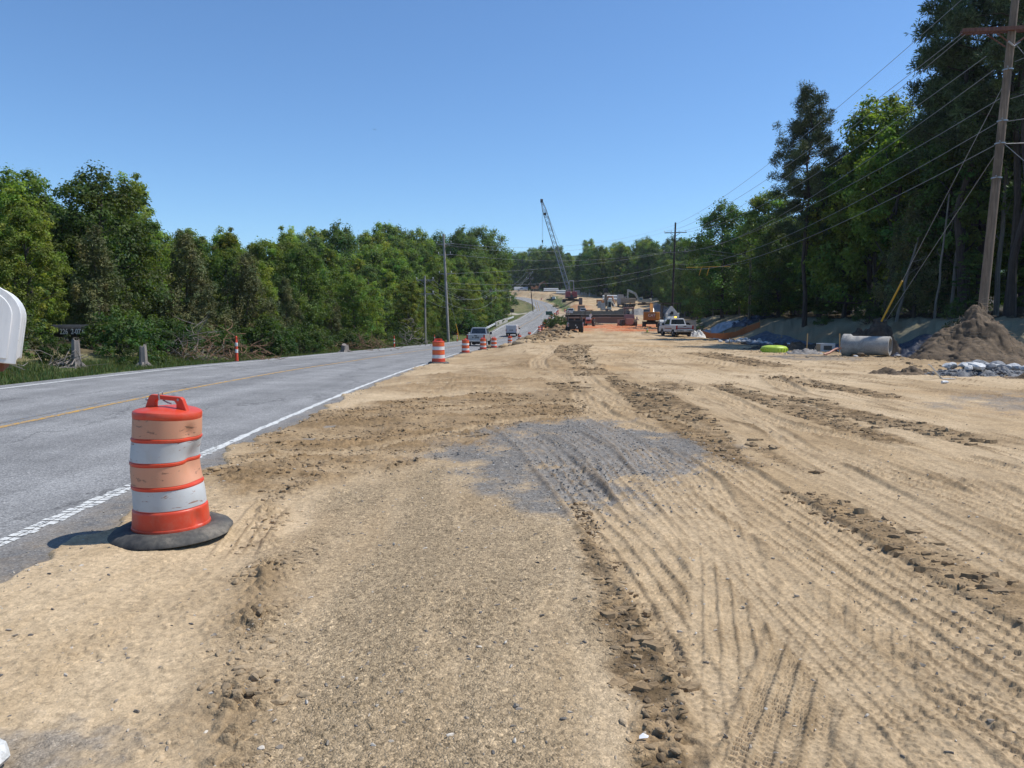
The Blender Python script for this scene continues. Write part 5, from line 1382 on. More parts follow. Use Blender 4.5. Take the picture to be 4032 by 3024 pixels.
def utv():
    t = thing('utility_vehicle', 'black open utility vehicle with a roll cage at the edge of the red soil', 'utility vehicle', (8.1, 97.5, tz(8.1, 97.5) - .05), math.radians(1)); t.scale = (1.2, 1.15, 1.2)
    m = MB(); m.box((0, -1.15, .98), (1.46, .35, .72)); m.box((0, -.7, .78), (1.5, 1.3, .50)); m.box((0, .5, .62), (1.5, 1.5, .30)); m.box((0, 1.35, .80), (1.4, .7, .5), taper=(.9, .8)); m.box((0, -1.40, .60), (1.3, .12, .5)); m.build('body', BLK, t, bevel=.03)
    c = MB()
    for s in (-1, 1):
        c.tube([(s * .74, -.15, .95), (s * .70, -.1, 1.85), (s * .68, .9, 1.80), (s * .72, 1.3, 1.05)], .035, 6); c.tube([(s * .70, -.1, 1.85), (s * .74, -1.2, 1.1)], .03, 6)
    c.tube([(-.70, -.1, 1.85), (.70, -.1, 1.85)], .035, 6); c.tube([(-.68, .9, 1.80), (.68, .9, 1.80)], .035, 6); c.tube([(-.72, -.12, 1.30), (.72, -.12, 1.30)], .03, 6); c.build('roll_cage', BLK, t)
    r = MB(); r.box((0, .4, 1.88), (1.5, 1.2, .05)); r.build('roof', BLK, t)
    for x in (-.36, .36):
        s_ = MB(); s_.box((x, .1, 1.0), (.55, .5, .14)); s_.box((x, -.12, 1.28), (.55, .12, .5)); s_.build('seat', BLK, t, bevel=.03)
    for s in (-1, 1):
        f = MB(); f.box((s * .80, -1.0, .86), (.14, .9, .42)); f.build('fender', WHITEP, t, bevel=.03)
        k = MB(); k.box((s * .80, -1.462, .86), (.08, .03, .30)); k.build('taillight', RED_L, t)
        for y in (-.95, 1.1): wheel(t, s * .72, y, .35, .26, DRK)
    k = MB(); k.lathe([(.06, 0), (.06, .012)], 12); e = k.build('badge', CHR, t); e.rotation_euler = (PI / 2, 0, 0); e.location = (0, -1.465, .80)
    k = MB(); k.box((.14, -1.47, .58), (.13, .012, .16)); k.build('plate', PLATE, t)
    k = MB(); k.box((0, -1.62, .42), (.16, .3, .1)); k.build('hitch', paint('rusty_steel', (.20, .09, .05), .8), t)
utv()

def track(par, x, ln, h, w, mat=None):
    m = MB(); n = 10; p = []
    r = h / 2
    for k in range(n + 1): a = -PI / 2 + PI * k / n; p.append((ln / 2 - r + r * math.cos(a), r + r * math.sin(a)))
    for k in range(n + 1): a = PI / 2 + PI * k / n; p.append((-ln / 2 + r + r * math.cos(a), r + r * math.sin(a)))
    m.prism(p, x - w / 2, x + w / 2)
    for k in range(int(ln / .22)):
        y = -ln / 2 + r * .6 + k * .22
        if y < ln / 2 - r * .6: m.box((x, y, h + .01), (w * 1.02, .05, .05)); m.box((x, y, -.005), (w * 1.02, .05, .04))
    for k in range(-2, 3):
        m.box((x, -ln / 2 - .01, h * .5 + k * h * .16), (w * 1.02, .06, .05))
    return m.build('track', mat or paint('muddy_track_steel', (.075, .06, .05), .8, dirt=.6), par)
def person_seated(label, loc, rz, shirt, hat):
    """small seated figure: one skinned body with hard hat and clothing as children"""
    t = thing('person', label, 'person', loc, rz)
    pts = [(0, 0, 0), (0, .02, .28), (0, .03, .50), (0, .04, .60), (0, .05, .72), (-.12, .02, -.02), (-.14, .42, .02), (-.14, .46, -.40), (.12, .02, -.02), (.14, .42, .02), (.14, .46, -.40),
           (-.20, .02, .47), (-.26, .10, .22), (-.20, .36, .18), (.20, .02, .47), (.26, .10, .22), (.20, .36, .18), (-.14, .58, -.44), (.14, .58, -.44), (-.19, .44, .19), (.19, .44, .19)]
    ed = [(0, 1), (1, 2), (2, 3), (3, 4), (0, 5), (5, 6), (6, 7), (0, 8), (8, 9), (9, 10), (2, 11), (11, 12), (12, 13), (2, 14), (14, 15), (15, 16), (7, 17), (10, 18), (13, 19), (16, 20)]
    rad = [.15, .15, .15, .06, .095, .10, .075, .05, .10, .075, .05, .065, .05, .04, .065, .05, .04, .045, .045, .04, .04]
    me = bpy.data.meshes.new('body'); me.from_pydata(pts, ed, []); o = bpy.data.objects.new('body', me); COL.objects.link(o); o.parent = t
    sk = o.modifiers.new('skin', 'SKIN'); sk.use_smooth_shade = True
    for v, r in zip(me.skin_vertices[0].data, rad): v.radius = (r, r)
    me.skin_vertices[0].data[0].use_root = True
    o.modifiers.new('sub', 'SUBSURF').levels = 1
    m, nt, b = new_mat('clothed_figure')
    tc = N(nt, 'ShaderNodeTexCoord'); sx = N(nt, 'ShaderNodeSeparateXYZ'); L(nt, tc.outputs['Object'], sx.inputs[0])
    mr = N(nt, 'ShaderNodeMapRange', i_1=-.5, i_2=.9); L(nt, sx.outputs[2], mr.inputs[0])
    r = ramp(nt, mr.outputs[0], [(0, (.03, .035, .05)), (.36, shirt), (.76, (.36, .20, .14))]); r.color_ramp.interpolation = 'CONSTANT'; L(nt, r.outputs[0], b.inputs['Base Color']); b.inputs['Roughness'].default_value = .8
    me.materials.append(m)
    h = MB(); h.lathe([(.165, .76), (.135, .77), (.13, .83), (.09, .89), (.01, .905)], 16, (0, .05, 0)); h.build('hard_hat', paint('hat_' + hat[0], hat[1], .4, dirt=.05), t, smooth=True)
    return t

cm_, cnt, cb_ = new_mat('clear_cab_glass'); cb_.inputs['Base Color'].default_value = (.75, .8, .8, 1); cb_.inputs['Transmission Weight'].default_value = .92; cb_.inputs['Roughness'].default_value = .03; cb_.inputs['IOR'].default_value = 1.05; CLEAR = cm_
def dozer():
    x, y = 23.2, 150; z = tz(x, y)
    t = thing('bulldozer', 'dusty pinkish-brown bulldozer with a cab, seen from behind in front of the girders', 'bulldozer', (x, y, z - .02), math.radians(-2)); t.scale = (1.08, 1.05, 1.08)
    PK = paint('dusty_rose_paint', (.42, .235, .18), .6, dirt=.5, dirtc=(.34, .22, .15)); PK2 = paint('dusty_plum_paint', (.23, .14, .15), .6, dirt=.45, dirtc=(.30, .2, .15))
    for s in (-1, 1): track(t, s * 1.12, 3.8, 1.05, .62)
    m = MB(); m.box((0, -.6, .95), (1.55, 2.6, .9)); m.box((0, -1.95, .85), (1.25, .35, 1.1)); m.box((0, 1.3, 1.2), (1.2, 1.7, 1.0), taper=(.9, 1)); m.build('body', PK, t, bevel=.04)
    m = MB(); m.box((0, -1.3, 1.75), (1.9, 1.2, .75), taper=(.9, .8)); m.build('fuel_tank', PK2, t, bevel=.05)
    c = MB()
    for s in (-1, 1):
        for yy in (-1.15, .45): c.box((s * .78, yy, 2.65), (.12, .12, 1.25))
    c.box((0, -.35, 3.34), (1.9, 2.0, .20)); c.box((0, -.35, 2.05), (1.66, 1.7, .12)); c.build('cab', paint('dusty_cab', (.40, .30, .25), .5, dirt=.4), t, bevel=.02)
    for nm, pts in (('rear_window', [(-.72, -1.20, 2.15), (.72, -1.20, 2.15), (.72, -1.20, 3.2), (-.72, -1.20, 3.2)]), ('side_window', [(.80, -1.1, 2.15), (.80, .4, 2.15), (.80, .4, 3.2), (.80, -1.1, 3.2)]), ('side_window', [(-.80, .4, 2.15), (-.80, -1.1, 2.15), (-.80, -1.1, 3.2), (-.80, .4, 3.2)])):
        g = MB(); pane(g, pts, .006); g.build(nm, CLEAR, t)
    for s in (-1, 1):
        f = MB(); f.box((s * .82, -1.225, 2.75), (.08, .03, 1.1)); f.build('window_post', BLK, t)
    f = MB(); f.box((0, -1.225, 3.2), (1.6, .03, .12)); f.box((0, -1.225, 2.2), (1.6, .03, .12)); f.build('window_frame', BLK, t)
    b = MB(); b.prism([(2.5, .1), (2.75, .05), (2.6, .6), (2.75, 1.25), (2.6, 1.25), (2.45, .6)], -1.75, 1.75); b.build('blade', PK, t)
    for s in (-1, 1):
        a = MB(); a.box((s * 1.5, 1.0, .5), (.12, 3.4, .2)); a.build('blade_arm', PK2, t)
    l = MB(); l.box((1.55, -.5, 1.15), (.7, .35, .18)); l.box((1.45, -1.0, 1.45), (.3, .4, .55), taper=(.6, .6)); l.build('side_step', paint('dusty_white', (.5, .46, .42), .5), t)
    o = person_seated('dark clothed operator seated in the cab of the bulldozer', (x + 0, y - .35, z + 2.45), 0, (.02, .02, .025), ('dark', (.03, .03, .03)))
dozer()

def lathe_roller():
    x, y = 14.4, 140; z = tz(x, y)
    t = thing('tractor', 'small orange and white tractor with a black roll bar before the girders', 'tractor', (x, y, z), math.radians(-14))
    OW = paint('orange_tractor_paint', (.55, .13, .05), .5, dirt=.3); WW = paint('white_tractor_panel', (.72, .72, .70), .4, dirt=.1)
    m = MB(); m.box((0, -.8, .95), (1.15, 1.1, .75), taper=(.95, .9)); m.box((0, 1.0, 1.05), (.8, 1.8, .75), taper=(.9, 1)); m.build('body', OW, t, bevel=.04)
    m = MB(); m.box((0, -1.0, 1.5), (1.0, .7, .45), taper=(.8, .8)); m.build('seat_panel', WW, t, bevel=.04); m = MB(); m.box((0, -1.37, 1.12), (.6, .03, .3)); m.build('rear_grille', BLK, t)
    for s in (-1, 1):
        wheel(t, s * .86, -.55, .72, .42, WW); wheel(t, s * .75, 1.5, .45, .28, WW)
        f = MB(); f.box((s * .84, -.55, 1.50), (.44, 1.1, .07)); f.build('mudguard', OW, t, bevel=.02)
    c = MB()
    for s in (-1, 1): c.tube([(s * .62, -1.2, 1.3), (s * .62, -1.15, 2.95)], .05, 6)
    c.tube([(-.62, -1.15, 2.95), (.62, -1.15, 2.95)], .05, 6); c.build('roll_bar', BLK, t); c = MB(); c.box((0, -.6, 3.0), (1.5, 1.4, .1)); c.build('canopy', BLK, t)
    a = math.radians(-14)
    person_seated('driver in a white shirt and lime hard hat on the small orange tractor', (x + .75 * math.sin(a) * -1 * -1 * .0 + .15, y - .75, z + 1.75), a, (.75, .75, .73), ('lime', (.55, .62, .06)))
lathe_roller()

def excavator(label, loc, rz, pnt, swing=0.0, ang=(60, -40, -75), logo=None, scale=1.0, weight_mat=None):
    t = thing('excavator', label, 'excavator', loc, rz); t.scale = (scale,) * 3
    for s in (-1, 1): track(t, s * 1.2, 4.2, .95, .62)
    m = MB(); m.box((0, 0, .75), (1.9, 2.2, .5)); m.cyl((0, 0, .95), (0, 0, 1.18), .75, n=20); m.build('undercarriage', DRK, t)
    u = bpy.data.objects.new('upper_body', None)
    m = MB(); m.box((0, -.3, 1.35), (2.7, 4.0, .30)); m.box((.55, .1, 1.85), (1.5, 2.4, .8)); m.box((-.9, -1.0, 1.85), (.95, 1.4, .8)); up = m.build('upper_body', pnt, t, bevel=.04); up.rotation_euler = (0, 0, swing)
    w = MB(); w.prismz([(-1.4, -1.75), (-1.3, -2.35), (-.7, -2.75), (.7, -2.75), (1.3, -2.35), (1.4, -1.75)], 1.28, 2.62); wo = w.build('counterweight', weight_mat or pnt, up, bevel=.08)
    if logo: text('logo', logo, .62, paint('logo_white', (.72, .70, .66), .5, dirt=.1), wo, (.0, -2.762, 2.02), (PI / 2, 0, 0), .012, .012); 
    if logo:
        q = MB(); q.add([(.18, -2.757, 1.72), (.62, -2.757, 1.72), (.40, -2.757, 2.02)], [(0, 1, 2)]); q.build('logo_triangle', paint('logo_red', (.35, .02, .02), .5), wo)
    c = MB(); house(c, .2, 1.75, .3, 1.45, 1.5, 3.05, .5, .46); cc = c.build('cab', pnt if not logo else DRK, up, bevel=.04); cc.location = (-.85, 0, 0)
    for pts in ([(-.42, .195, 2.05), (.42, .195, 2.05), (.38, .28, 2.9), (-.38, .28, 2.9)], [(-.5, 1.55, 1.9), (-.5, .4, 1.9), (-.465, .42, 2.9), (-.465, 1.4, 2.9)], [(.44, 1.72, 1.7), (-.44, 1.72, 1.7), (-.40, 1.46, 2.95), (.40, 1.46, 2.95)]):
        g = MB(); pane(g, pts); g.build('window', GLS, cc)
    # boom, stick, bucket in the y-z plane
    a1, a2, a3 = [math.radians(v) for v in ang]
    p0 = Vector((.1, 1.6, 1.75)); k1 = p0 + Vector((0, math.cos(a1), math.sin(a1))) * 3.0; am = (a1 + a2) / 2
    a1b = a1 - math.radians(42); k2 = k1 + Vector((0, math.cos(a1b), math.sin(a1b))) * 2.7; k3 = k2 + Vector((0, math.cos(a2), math.sin(a2))) * 2.9
    b = MB()
    def beam(mb, a, c_, w, h0, h1):
        d = (c_ - a).normalized(); nn = Vector((0, -d.z, d.y)); r = []
        for p, h in ((a, h0), (c_, h1)): r.append([tuple(p + Vector((-w / 2, 0, 0)) + nn * h), tuple(p + Vector((w / 2, 0, 0)) + nn * h), tuple(p + Vector((w / 2, 0, 0)) - nn * h), tuple(p + Vector((-w / 2, 0, 0)) - nn * h)])
        mb.loft(r)
    beam(b, p0, k1, .55, .26, .42); beam(b, k1, k2, .53, .42, .26); b.build('boom', pnt, up, bevel=.02)
    s = MB(); beam(s, k2 + (k2 - k3).normalized() * .5, k3, .40, .34, .18); s.build('stick', pnt, up, bevel=.02)
    h = MB(); h.cyl(tuple(k1 + Vector((0, .2, .35))), tuple(k2 + (k2 - k3).normalized() * .45), .10, .07, 8)
    for sx in (-.36, .36): h.cyl((sx + .1, 1.9, 1.4), tuple(p0.lerp(k1, .75) + Vector((sx, .05, 0))), .10, .07, 8)
    h.build('cylinder', CHR, up)
    bk = MB(); n = 7; prof = []
    for k in range(n): a = a3 + math.radians(60) - math.radians(170) * k / (n - 1); prof.append((k3.y + .75 * math.cos(a) + .55 * math.cos(a3), k3.z + .75 * math.sin(a) + .55 * math.sin(a3)))
    bk.prism(prof, -.5, .7); bk.build('bucket', DRK, up)
    return t
YP = paint('yellow_orange_machine_paint', (.50, .20, .025), .45, dirt=.35, dirtc=(.35, .2, .08)); YC = paint('orange_counterweight', (.42, .17, .03), .5, dirt=.35, dirtc=(.28, .15, .07))
excavator('orange excavator seen from behind, white lettering on its counterweight, left of the work pickup', (23.7, 128, tz(23.7, 128)), math.radians(-9), YP, 0, (42, -35, -90), logo='CAT', scale=.98, weight_mat=YC)
PALE = paint('dusty_pale_machine', (.42, .42, .36), .6, dirt=.4, dirtc=(.38, .33, .25))
e2 = excavator('pale excavator digging in the dust at the foot of the far wood', (46.5, 266, tz(46.5, 266) - .3), math.radians(80), PALE, 0, (62, -88, -120))
BRM = paint('rusty_orange_machine', (.34, .15, .06), .6, dirt=.4)
excavator('rusty orange excavator parked behind the grey drill rig', (31.0, 258, tz(31, 258)), math.radians(-150), BRM, 0, (38, -62, -120), scale=.85)
excavator('small orange excavator at the tree line by the far pipe stacks', (12.6, 408, tz(12.6, 408)), math.radians(-70), BRM, 0, (60, -60, -120), scale=.95)

def dump_truck():
    x, y = 38.5, 252; z = tz(x, y)
    t = thing('dump_truck', 'beige dump truck seen from behind on the yard slope', 'dump truck', (x, y, z), math.radians(22))
    BG = paint('dusty_beige_steel', (.30, .26, .21), .7, dirt=.4, dirtc=(.36, .29, .2))
    m = MB(); m.loft([[(-1.15, -3.2, 1.35), (1.15, -3.2, 1.35), (1.15, 2.0, 1.35), (-1.15, 2.0, 1.35)], [(-1.28, -3.45, 3.0), (1.28, -3.45, 3.0), (1.28, 2.1, 3.0), (-1.28, 2.1, 3.0)]])
    for k in range(6): m.box((1.25, -2.9 + k * .95, 2.2), (.1, .12, 1.6)); m.box((-1.25, -2.9 + k * .95, 2.2), (.1, .12, 1.6))
    m.build('dump_bed', BG, t, bevel=.03)
    g = MB(); g.box((0, -3.42, 2.2), (2.3, .08, 1.55)); 
    for k in range(4): g.box((0, -3.48, 1.6 + k * .38), (2.2, .06, .08))
    g.build('tailgate', BG, t)
    c = MB(); c.box((0, 3.1, 1.9), (2.2, 1.6, 1.9), taper=(.9, .85)); c.box((0, 4.4, 1.5), (1.9, 1.4, 1.1)); c.build('cab', paint('truck_cab_grey', (.34, .35, .36), .4), t, bevel=.05)
    f = MB(); f.box((0, .4, .95), (1.0, 8.2, .3)); f.build('frame', DRK, t)
    h = MB()
    for s in (-1, 1): h.tube([(s * .5, 2.2, 3.0), (s * .5, 2.2, 3.7), (s * .9, .6, 3.75), (s * .9, .6, 3.0)], .05, 5)
    h.build('tarp_arms', CHR, t)
    for s in (-1, 1):
        for yy in (-2.6, -1.4, -.2): wheel(t, s * .95, yy, .52, .5, CHR, 16)
        wheel(t, s * 1.0, 4.1, .52, .32, CHR, 16)
        k = MB(); k.box((s * .8, -3.5, 1.2), (.3, .05, .12)); k.build('taillight', RED_L, t); k = MB(); k.box((s * .95, -3.3, .75), (.6, .03, .7)); k.build('mud_flap', RUB, t)
dump_truck()

def crane():
    x, y = 22.8, 292; z = tz(x, y)
    t = thing('crawler_crane', 'crawler crane with a red two-part house and a long grey lattice boom against the sky', 'crane', (x, y, z), math.radians(0))
    RD = paint('faded_crane_red', (.34, .05, .06), .5, dirt=.3, dirtc=(.3, .2, .17)); GR = paint('grey_boom_steel', (.30, .32, .34), .6, dirt=.2)
    for s in (-1, 1): track(t, s * 2.75, 6.6, 1.15, 1.0, DRK)
    m = MB(); m.box((0, 0, .9), (5.0, 2.6, .7)); m.cyl((0, 0, 1.2), (0, 0, 1.5), 1.3, n=20); m.build('carbody', DRK, t)
    for s in (-1, 1):
        h = MB(); h.box((s * 1.25, -.9, 2.75), (1.75, 5.2, 2.5)); h.build('house', RD, t, bevel=.05)
        g = MB()
        for k in range(5): g.box((s * 1.25, -3.53, 1.9 + k * .4), (1.4, .05, .12))
        g.build('vent_grille', paint('dark_red_grille', (.16, .03, .03), .6), t)
    m = MB(); m.box((0, -1.0, 1.75), (4.2, 5.4, .45)); m.build('deck', DRK, t); m = MB(); m.box((0, -3.3, 2.2), (.9, .9, 1.3)); m.build('winch', DRK, t)
    tip = Vector((-11.2, 6.5, 47.2 - z)); base = Vector((0, 1.4, 2.2)); d = (tip - base); ln = d.length; u = d.normalized(); sx = u.cross(Vector((0, 1, 0))).normalized(); sy = u.cross(sx).normalized()
    def sec(k):
        q = base + d * k; w = .74 * min(1, .25 + k / .12) * min(1, .32 + (1 - k) / .13); return [q + sx * w * a + sy * w * b for a, b in ((-1, -1), (1, -1), (1, 1), (-1, 1))]
    nb = 30; S = [sec(k / nb) for k in range(nb + 1)]
    bm_ = MB()
    for c in range(4): bm_.tube([tuple(s[c]) for s in S], .09, 5)
    for k in range(nb):
        for c in range(4):
            e = (c + 1) % 4; bm_.tube([tuple(S[k][c]), tuple(S[k + 1][e])] if k % 2 else [tuple(S[k][e]), tuple(S[k + 1][c])], .055, 4)
            if k % 2: bm_.tube([tuple(S[k][c]), tuple(S[k][e])], .05, 4)
    bm_.build('boom', GR, t)
    hd = MB(); hd.box(tuple(tip), (.9, 1.2, 1.1)); hd.cyl(tuple(tip + Vector((-.5, -.2, .2))), tuple(tip + Vector((.5, -.2, .2))), .6, n=14); hd.box(tuple(base + d * .865 + Vector((-.3, 0, 0))), (1.2, .9, .9)); hd.build('boom_head', DRK, t)
    ga = MB(); top = Vector((0, -2.6, 8.2))
    for s in (-1, 1): ga.tube([(s * 1.0, -3.0, 4.0), tuple(top + Vector((s * .8, 0, 0)))], .10, 5); ga.tube([(s * 1.0, .6, 4.0), tuple(top + Vector((s * .8, 0, 0)))], .10, 5)
    ga.tube([tuple(top + Vector((-.8, 0, 0))), tuple(top + Vector((.8, 0, 0)))], .12, 5); ga.build('gantry', GR, t)
    pe = MB()
    for s in (-1, 1): pe.tube([tuple(top + Vector((s * .7, 0, 0))), tuple(base + d * .5 + sy * -3.2 * 0 + Vector((s * .4, -3.2, 3))), tuple(tip + Vector((s * .3, -.4, .3)))], .04, 4)
    pe.build('pendant_lines', DRK, t)
    hz = 31.0 - z; hk = MB(); hx, hy = tip.x + .35, tip.y - .7
    hk.tube([(hx - .12, hy, tip.z), (hx - .12, hy, hz + 1.0)], .032, 4); hk.tube([(hx + .12, hy, tip.z), (hx + .12, hy, hz + 1.0)], .032, 4); ho = hk.build('hoist_line', GR, t)
    hb = MB(); hb.box((hx, hy, hz + .6), (.5, .4, .9)); hb.tube([(hx, hy, hz + .2), (hx + .02, hy, hz - .2), (hx + .2, hy, hz - .35), (hx + .3, hy, hz - .1)], .08, 5); hb.build('hook_block', DRK, ho)
crane()

def drill_rig():
    x, y = 27.6, 222; z = tz(x, y)
    t = thing('drill_rig', 'grey drill rig with a white cab and a short mast ending in a black head', 'drill rig', (x, y, z), math.radians(0))
    GY = paint('light_grey_machine', (.36, .38, .38), .5, dirt=.25); GN = paint('pale_green_cab', (.50, .56, .50), .4, dirt=.15)
    for s in (-1, 1): track(t, s * 1.2, 4.0, .9, .6)
    m = MB(); m.box((0, -.3, 1.35), (2.8, 3.8, .6)); m.box((-1.0, -.6, 2.4), (1.3, 2.2, 1.5)); m.build('body', GY, t, bevel=.05)
    m = MB(); m.box((-1.9, -.4, 2.7), (.9, 1.8, 1.9)); m.build('side_tank', GY, t, bevel=.05)
    c = MB(); c.box((1.1, .1, 2.75), (1.15, 1.5, 2.5), taper=(.92, .92)); cc = c.build('cab', GN, t, bevel=.06); g = MB(); g.box((1.1, -.68, 2.75), (.8, .08, 1.5)); g.box((1.1, .1, 3.0), (1.2, 1.0, .9)); g.build('window', GLS, cc)
    a = MB(); a.box((.1, .8, 4.4), (.75, .7, 4.2)); a.build('mast', paint('dusty_mast', (.40, .34, .26), .6), t, bevel=.03); h = MB(); h.box((.1, .8, 6.9), (1.1, .9, 1.4)); h.cyl((.1, .8, 5.2), (.1, .8, 6.3), .3, n=10); h.build('drive_head', BLK, t)
    k = MB(); k.tube([(-.3, -.6, 1.4), (-.2, -.9, 2.4), (.2, -.2, 3.6), (.1, .5, 5.5)], .14, 6); k.build('hose', BLK, t)
drill_rig()

def skid(label, x, y, rz):
    t = thing('skid_steer', label, 'loader', (x, y, tz(x, y)), rz); WW = paint('white_loader', (.60, .60, .57), .45, dirt=.25)
    for s in (-1, 1): track(t, s * .85, 3.4, .75, .5, DRK)
    m = MB(); m.box((0, -.8, 1.2), (1.5, 1.5, 1.0), taper=(.9, .85)); m.build('body', WW, t, bevel=.05); c = MB()
    for s in (-1, 1):
        for yy in (-.3, .9): c.box((s * .62, yy, 1.75), (.1, .1, 1.5))
    c.box((0, .3, 2.5), (1.5, 1.5, .12)); c.build('canopy', BLK, t); b = MB(); b.prism([(1.8, .1), (2.4, .1), (2.5, .35), (1.95, .8)], -1.05, 1.05); b.build('blade', DRK, t)
    s_ = MB(); s_.box((0, .2, 1.2), (.6, .6, .6)); s_.build('seat', BLK, t)
    return t
skid('small white and black crawler machine parked on the slope left of the red crane', 17.9, 335, math.radians(70))

def road_machine():
    x, y = 19.7, 93.5; z = tz(x, y)
    t = thing('road_machine', 'white wheeled road machine with a pointed hood and dark canopy, beside the work pickup', 'construction machine', (x, y, z), math.radians(-4)); t.scale = (.84, .9, .95)
    WW = paint('machine_white', (.50, .51, .50), .45, dirt=.2); GYH = paint('machine_grey', (.36, .36, .36), .5, dirt=.2)
    m = MB(); m.loft([[(-1.0, -1.7, .75), (1.1, -1.7, .75), (1.1, 2.2, .75), (-1.0, 2.2, .75)], [(-1.15, -1.9, 1.6), (1.25, -1.9, 1.6), (1.25, 2.2, 1.6), (-1.15, 2.2, 1.6)], [(-.7, -1.5, 2.2), (.85, -1.5, 2.2), (.85, 2.0, 2.2), (-.7, 2.0, 2.2)]]); m.build('body', WW, t, bevel=.04)
    h = MB(); h.prismz([(-.9, -.9), (.9, -.9), (.9, 1.2), (-.9, 1.2)], 2.21, 2.5)
    h.loft([[(-.95, -.95, 2.2), (1.0, -.95, 2.2), (1.0, 1.2, 2.2), (-.95, 1.2, 2.2)], [(-.9, -.85, 2.6), (.95, -.85, 2.6), (.95, 1.1, 2.6), (-.9, 1.1, 2.6)], [(-.10, -.5, 3.55), (.14, -.5, 3.55), (.14, .8, 3.55), (-.10, .8, 3.55)]]); h.build('pointed_hood', GYH, t, bevel=.03)
    a = MB(); a.box((0, -1.0, 2.55), (.5, .5, .2)); a.box((.05, -1.15, 2.75), (.35, .2, .2)); a.build('hood_fitting', BLK, t)
    for s in (-1, 1):
        p = MB(); p.box((s * .82 + .05, -1.62, 2.1), (.26, .1, 1.1), rx=.25); p.build('white_panel', paint('clean_white_panel', (.78, .78, .77), .4, dirt=.05), t)
    c = MB()
    for sx in (-1.15, 1.35):
        for yy in (-.2, 1.9): c.box((sx, yy, 2.6), (.12, .12, 2.6))
    c.box((.1, .85, 3.95), (2.9, 2.5, .12)); c.box((-1.15, .85, 2.6), (.06, 2.0, 2.4)); c.build('canopy_frame', BLK, t)
    for s in (-1, 1):
        wheel(t, s * 1.45, -.9, .66, .42, DRK); wheel(t, s * 1.4, 1.7, .66, .42, DRK)
        f = MB(); f.prism([(-1.75, 1.0), (-1.6, 1.55), (-1.1, 1.78), (-.5, 1.7), (-.3, 1.45), (-.45, 1.42), (-1.0, 1.55), (-1.45, 1.35), (-1.55, 1.0)], s * 1.45 - .3, s * 1.45 + .3); f.build('mudguard', WW, t, bevel=.02)
    g = MB(); g.box((-.25, -2.35, .62), (.9, .7, .62)); g.build('rear_tank', paint('slate_tank', (.10, .11, .12), .5), t, bevel=.05); g = MB(); g.box((-.25, -2.35, 1.12), (.92, .72, .50), taper=(.92, .9)); g.build('lime_cover', paint('lime_cover', (.20, .36, .06), .4, dirt=.15), t, bevel=.08)
road_machine()

# ------------------------------------------------------------------ bridge, girders, yard
CONC = rock_mat('concrete', (.30, .29, .27), (.44, .43, .40)); CONC_D = rock_mat('greenish_concrete', (.11, .125, .115), (.19, .20, .185)); STEEL_B = paint('brown_girder_steel', (.20, .155, .125), .7, dirt=.4, dirtc=(.28, .22, .17)); STEEL_D = paint('dark_girder_steel', (.055, .05, .055), .6, dirt=.2)
FLG = paint('pale_flange', (.44, .40, .36), .6, dirt=.3)
def girder(label, x0, y0, x1, y1, z, h, mat, fm, steps=6):
    c = Vector(((x0 + x1) / 2, (y0 + y1) / 2, z)); ln = math.hypot(x1 - x0, y1 - y0); t = thing('bridge_girder', label, 'girder', tuple(c), math.atan2(y1 - y0, x1 - x0), 'bridge girders laid on the site')
    w = MB(); w.box((0, 0, h / 2), (ln, .09, h))
    for k in range(steps + 1): w.box((-ln / 2 + .05 + (ln - .1) * k / steps, 0, h / 2), (.05, .40, h - .1))
    w.box((0, -.06, h * .38), (ln, .06, .06)); w.build('web', mat, t)
    for zz, nm in ((h, 'top_flange'), (0, 'bottom_flange')):
        f = MB()
        for k in range(6):
            f.box((-ln / 2 + ln * (k + .5) / 6, 0, zz + .02 * (k % 2)), (ln / 6, .55, .09 + .04 * (k % 2)))
        f.build(nm, fm, t)
    s = MB()
    for k in (-.4, 0, .4): s.box((ln * k, 0, -.2), (.3, .9, .3))
    s.build('timber_block', mat_wood('timber_block', (.14, .10, .06), (.30, .22, .14)), t)
gzv = tz(18, 172)
girder('brown steel girder lying nearest, behind the tractor and the bulldozer', 11.6, 170.5, 27.5, 168.5, .42, 1.32, STEEL_B, FLG)
girder('dark steel girder lying just behind the brown one', 12.6, 178, 28.5, 176, 1.55, .85, STEEL_D, FLG)
def wall(name, label, cat, pts, z, h, w, mat, par=None):
    m = MB()
    for (ax, ay, az), (bx, by, bz) in zip(pts, pts[1:]):
        d = Vector((bx - ax, by - ay, 0)); nn = Vector((-d.y, d.x, 0)).normalized() * w / 2; r = []
        for px_, py_, pz in ((ax, ay, az), (bx, by, bz)):
            r.append([(px_ - nn.x, py_ - nn.y, pz - .6), (px_ + nn.x, py_ + nn.y, pz - .6), (px_ + nn.x, py_ + nn.y, pz + h), (px_ - nn.x, py_ - nn.y, pz + h)])
        m.loft(r)
    o = m.build(name, mat, par, bevel=.03)
    if par is None: tag(o, label, cat)
    return o
wall('abutment_wall', 'long dark greenish concrete wall behind the girders', 'wall', [(15.4, 190, 2.3), (24.6, 188, 2.3)], 2.3, 1.05, .5, CONC_D)
m = MB(); m.prism([(-.3, 0), (.3, 0), (.3, 1)], 0, 1)
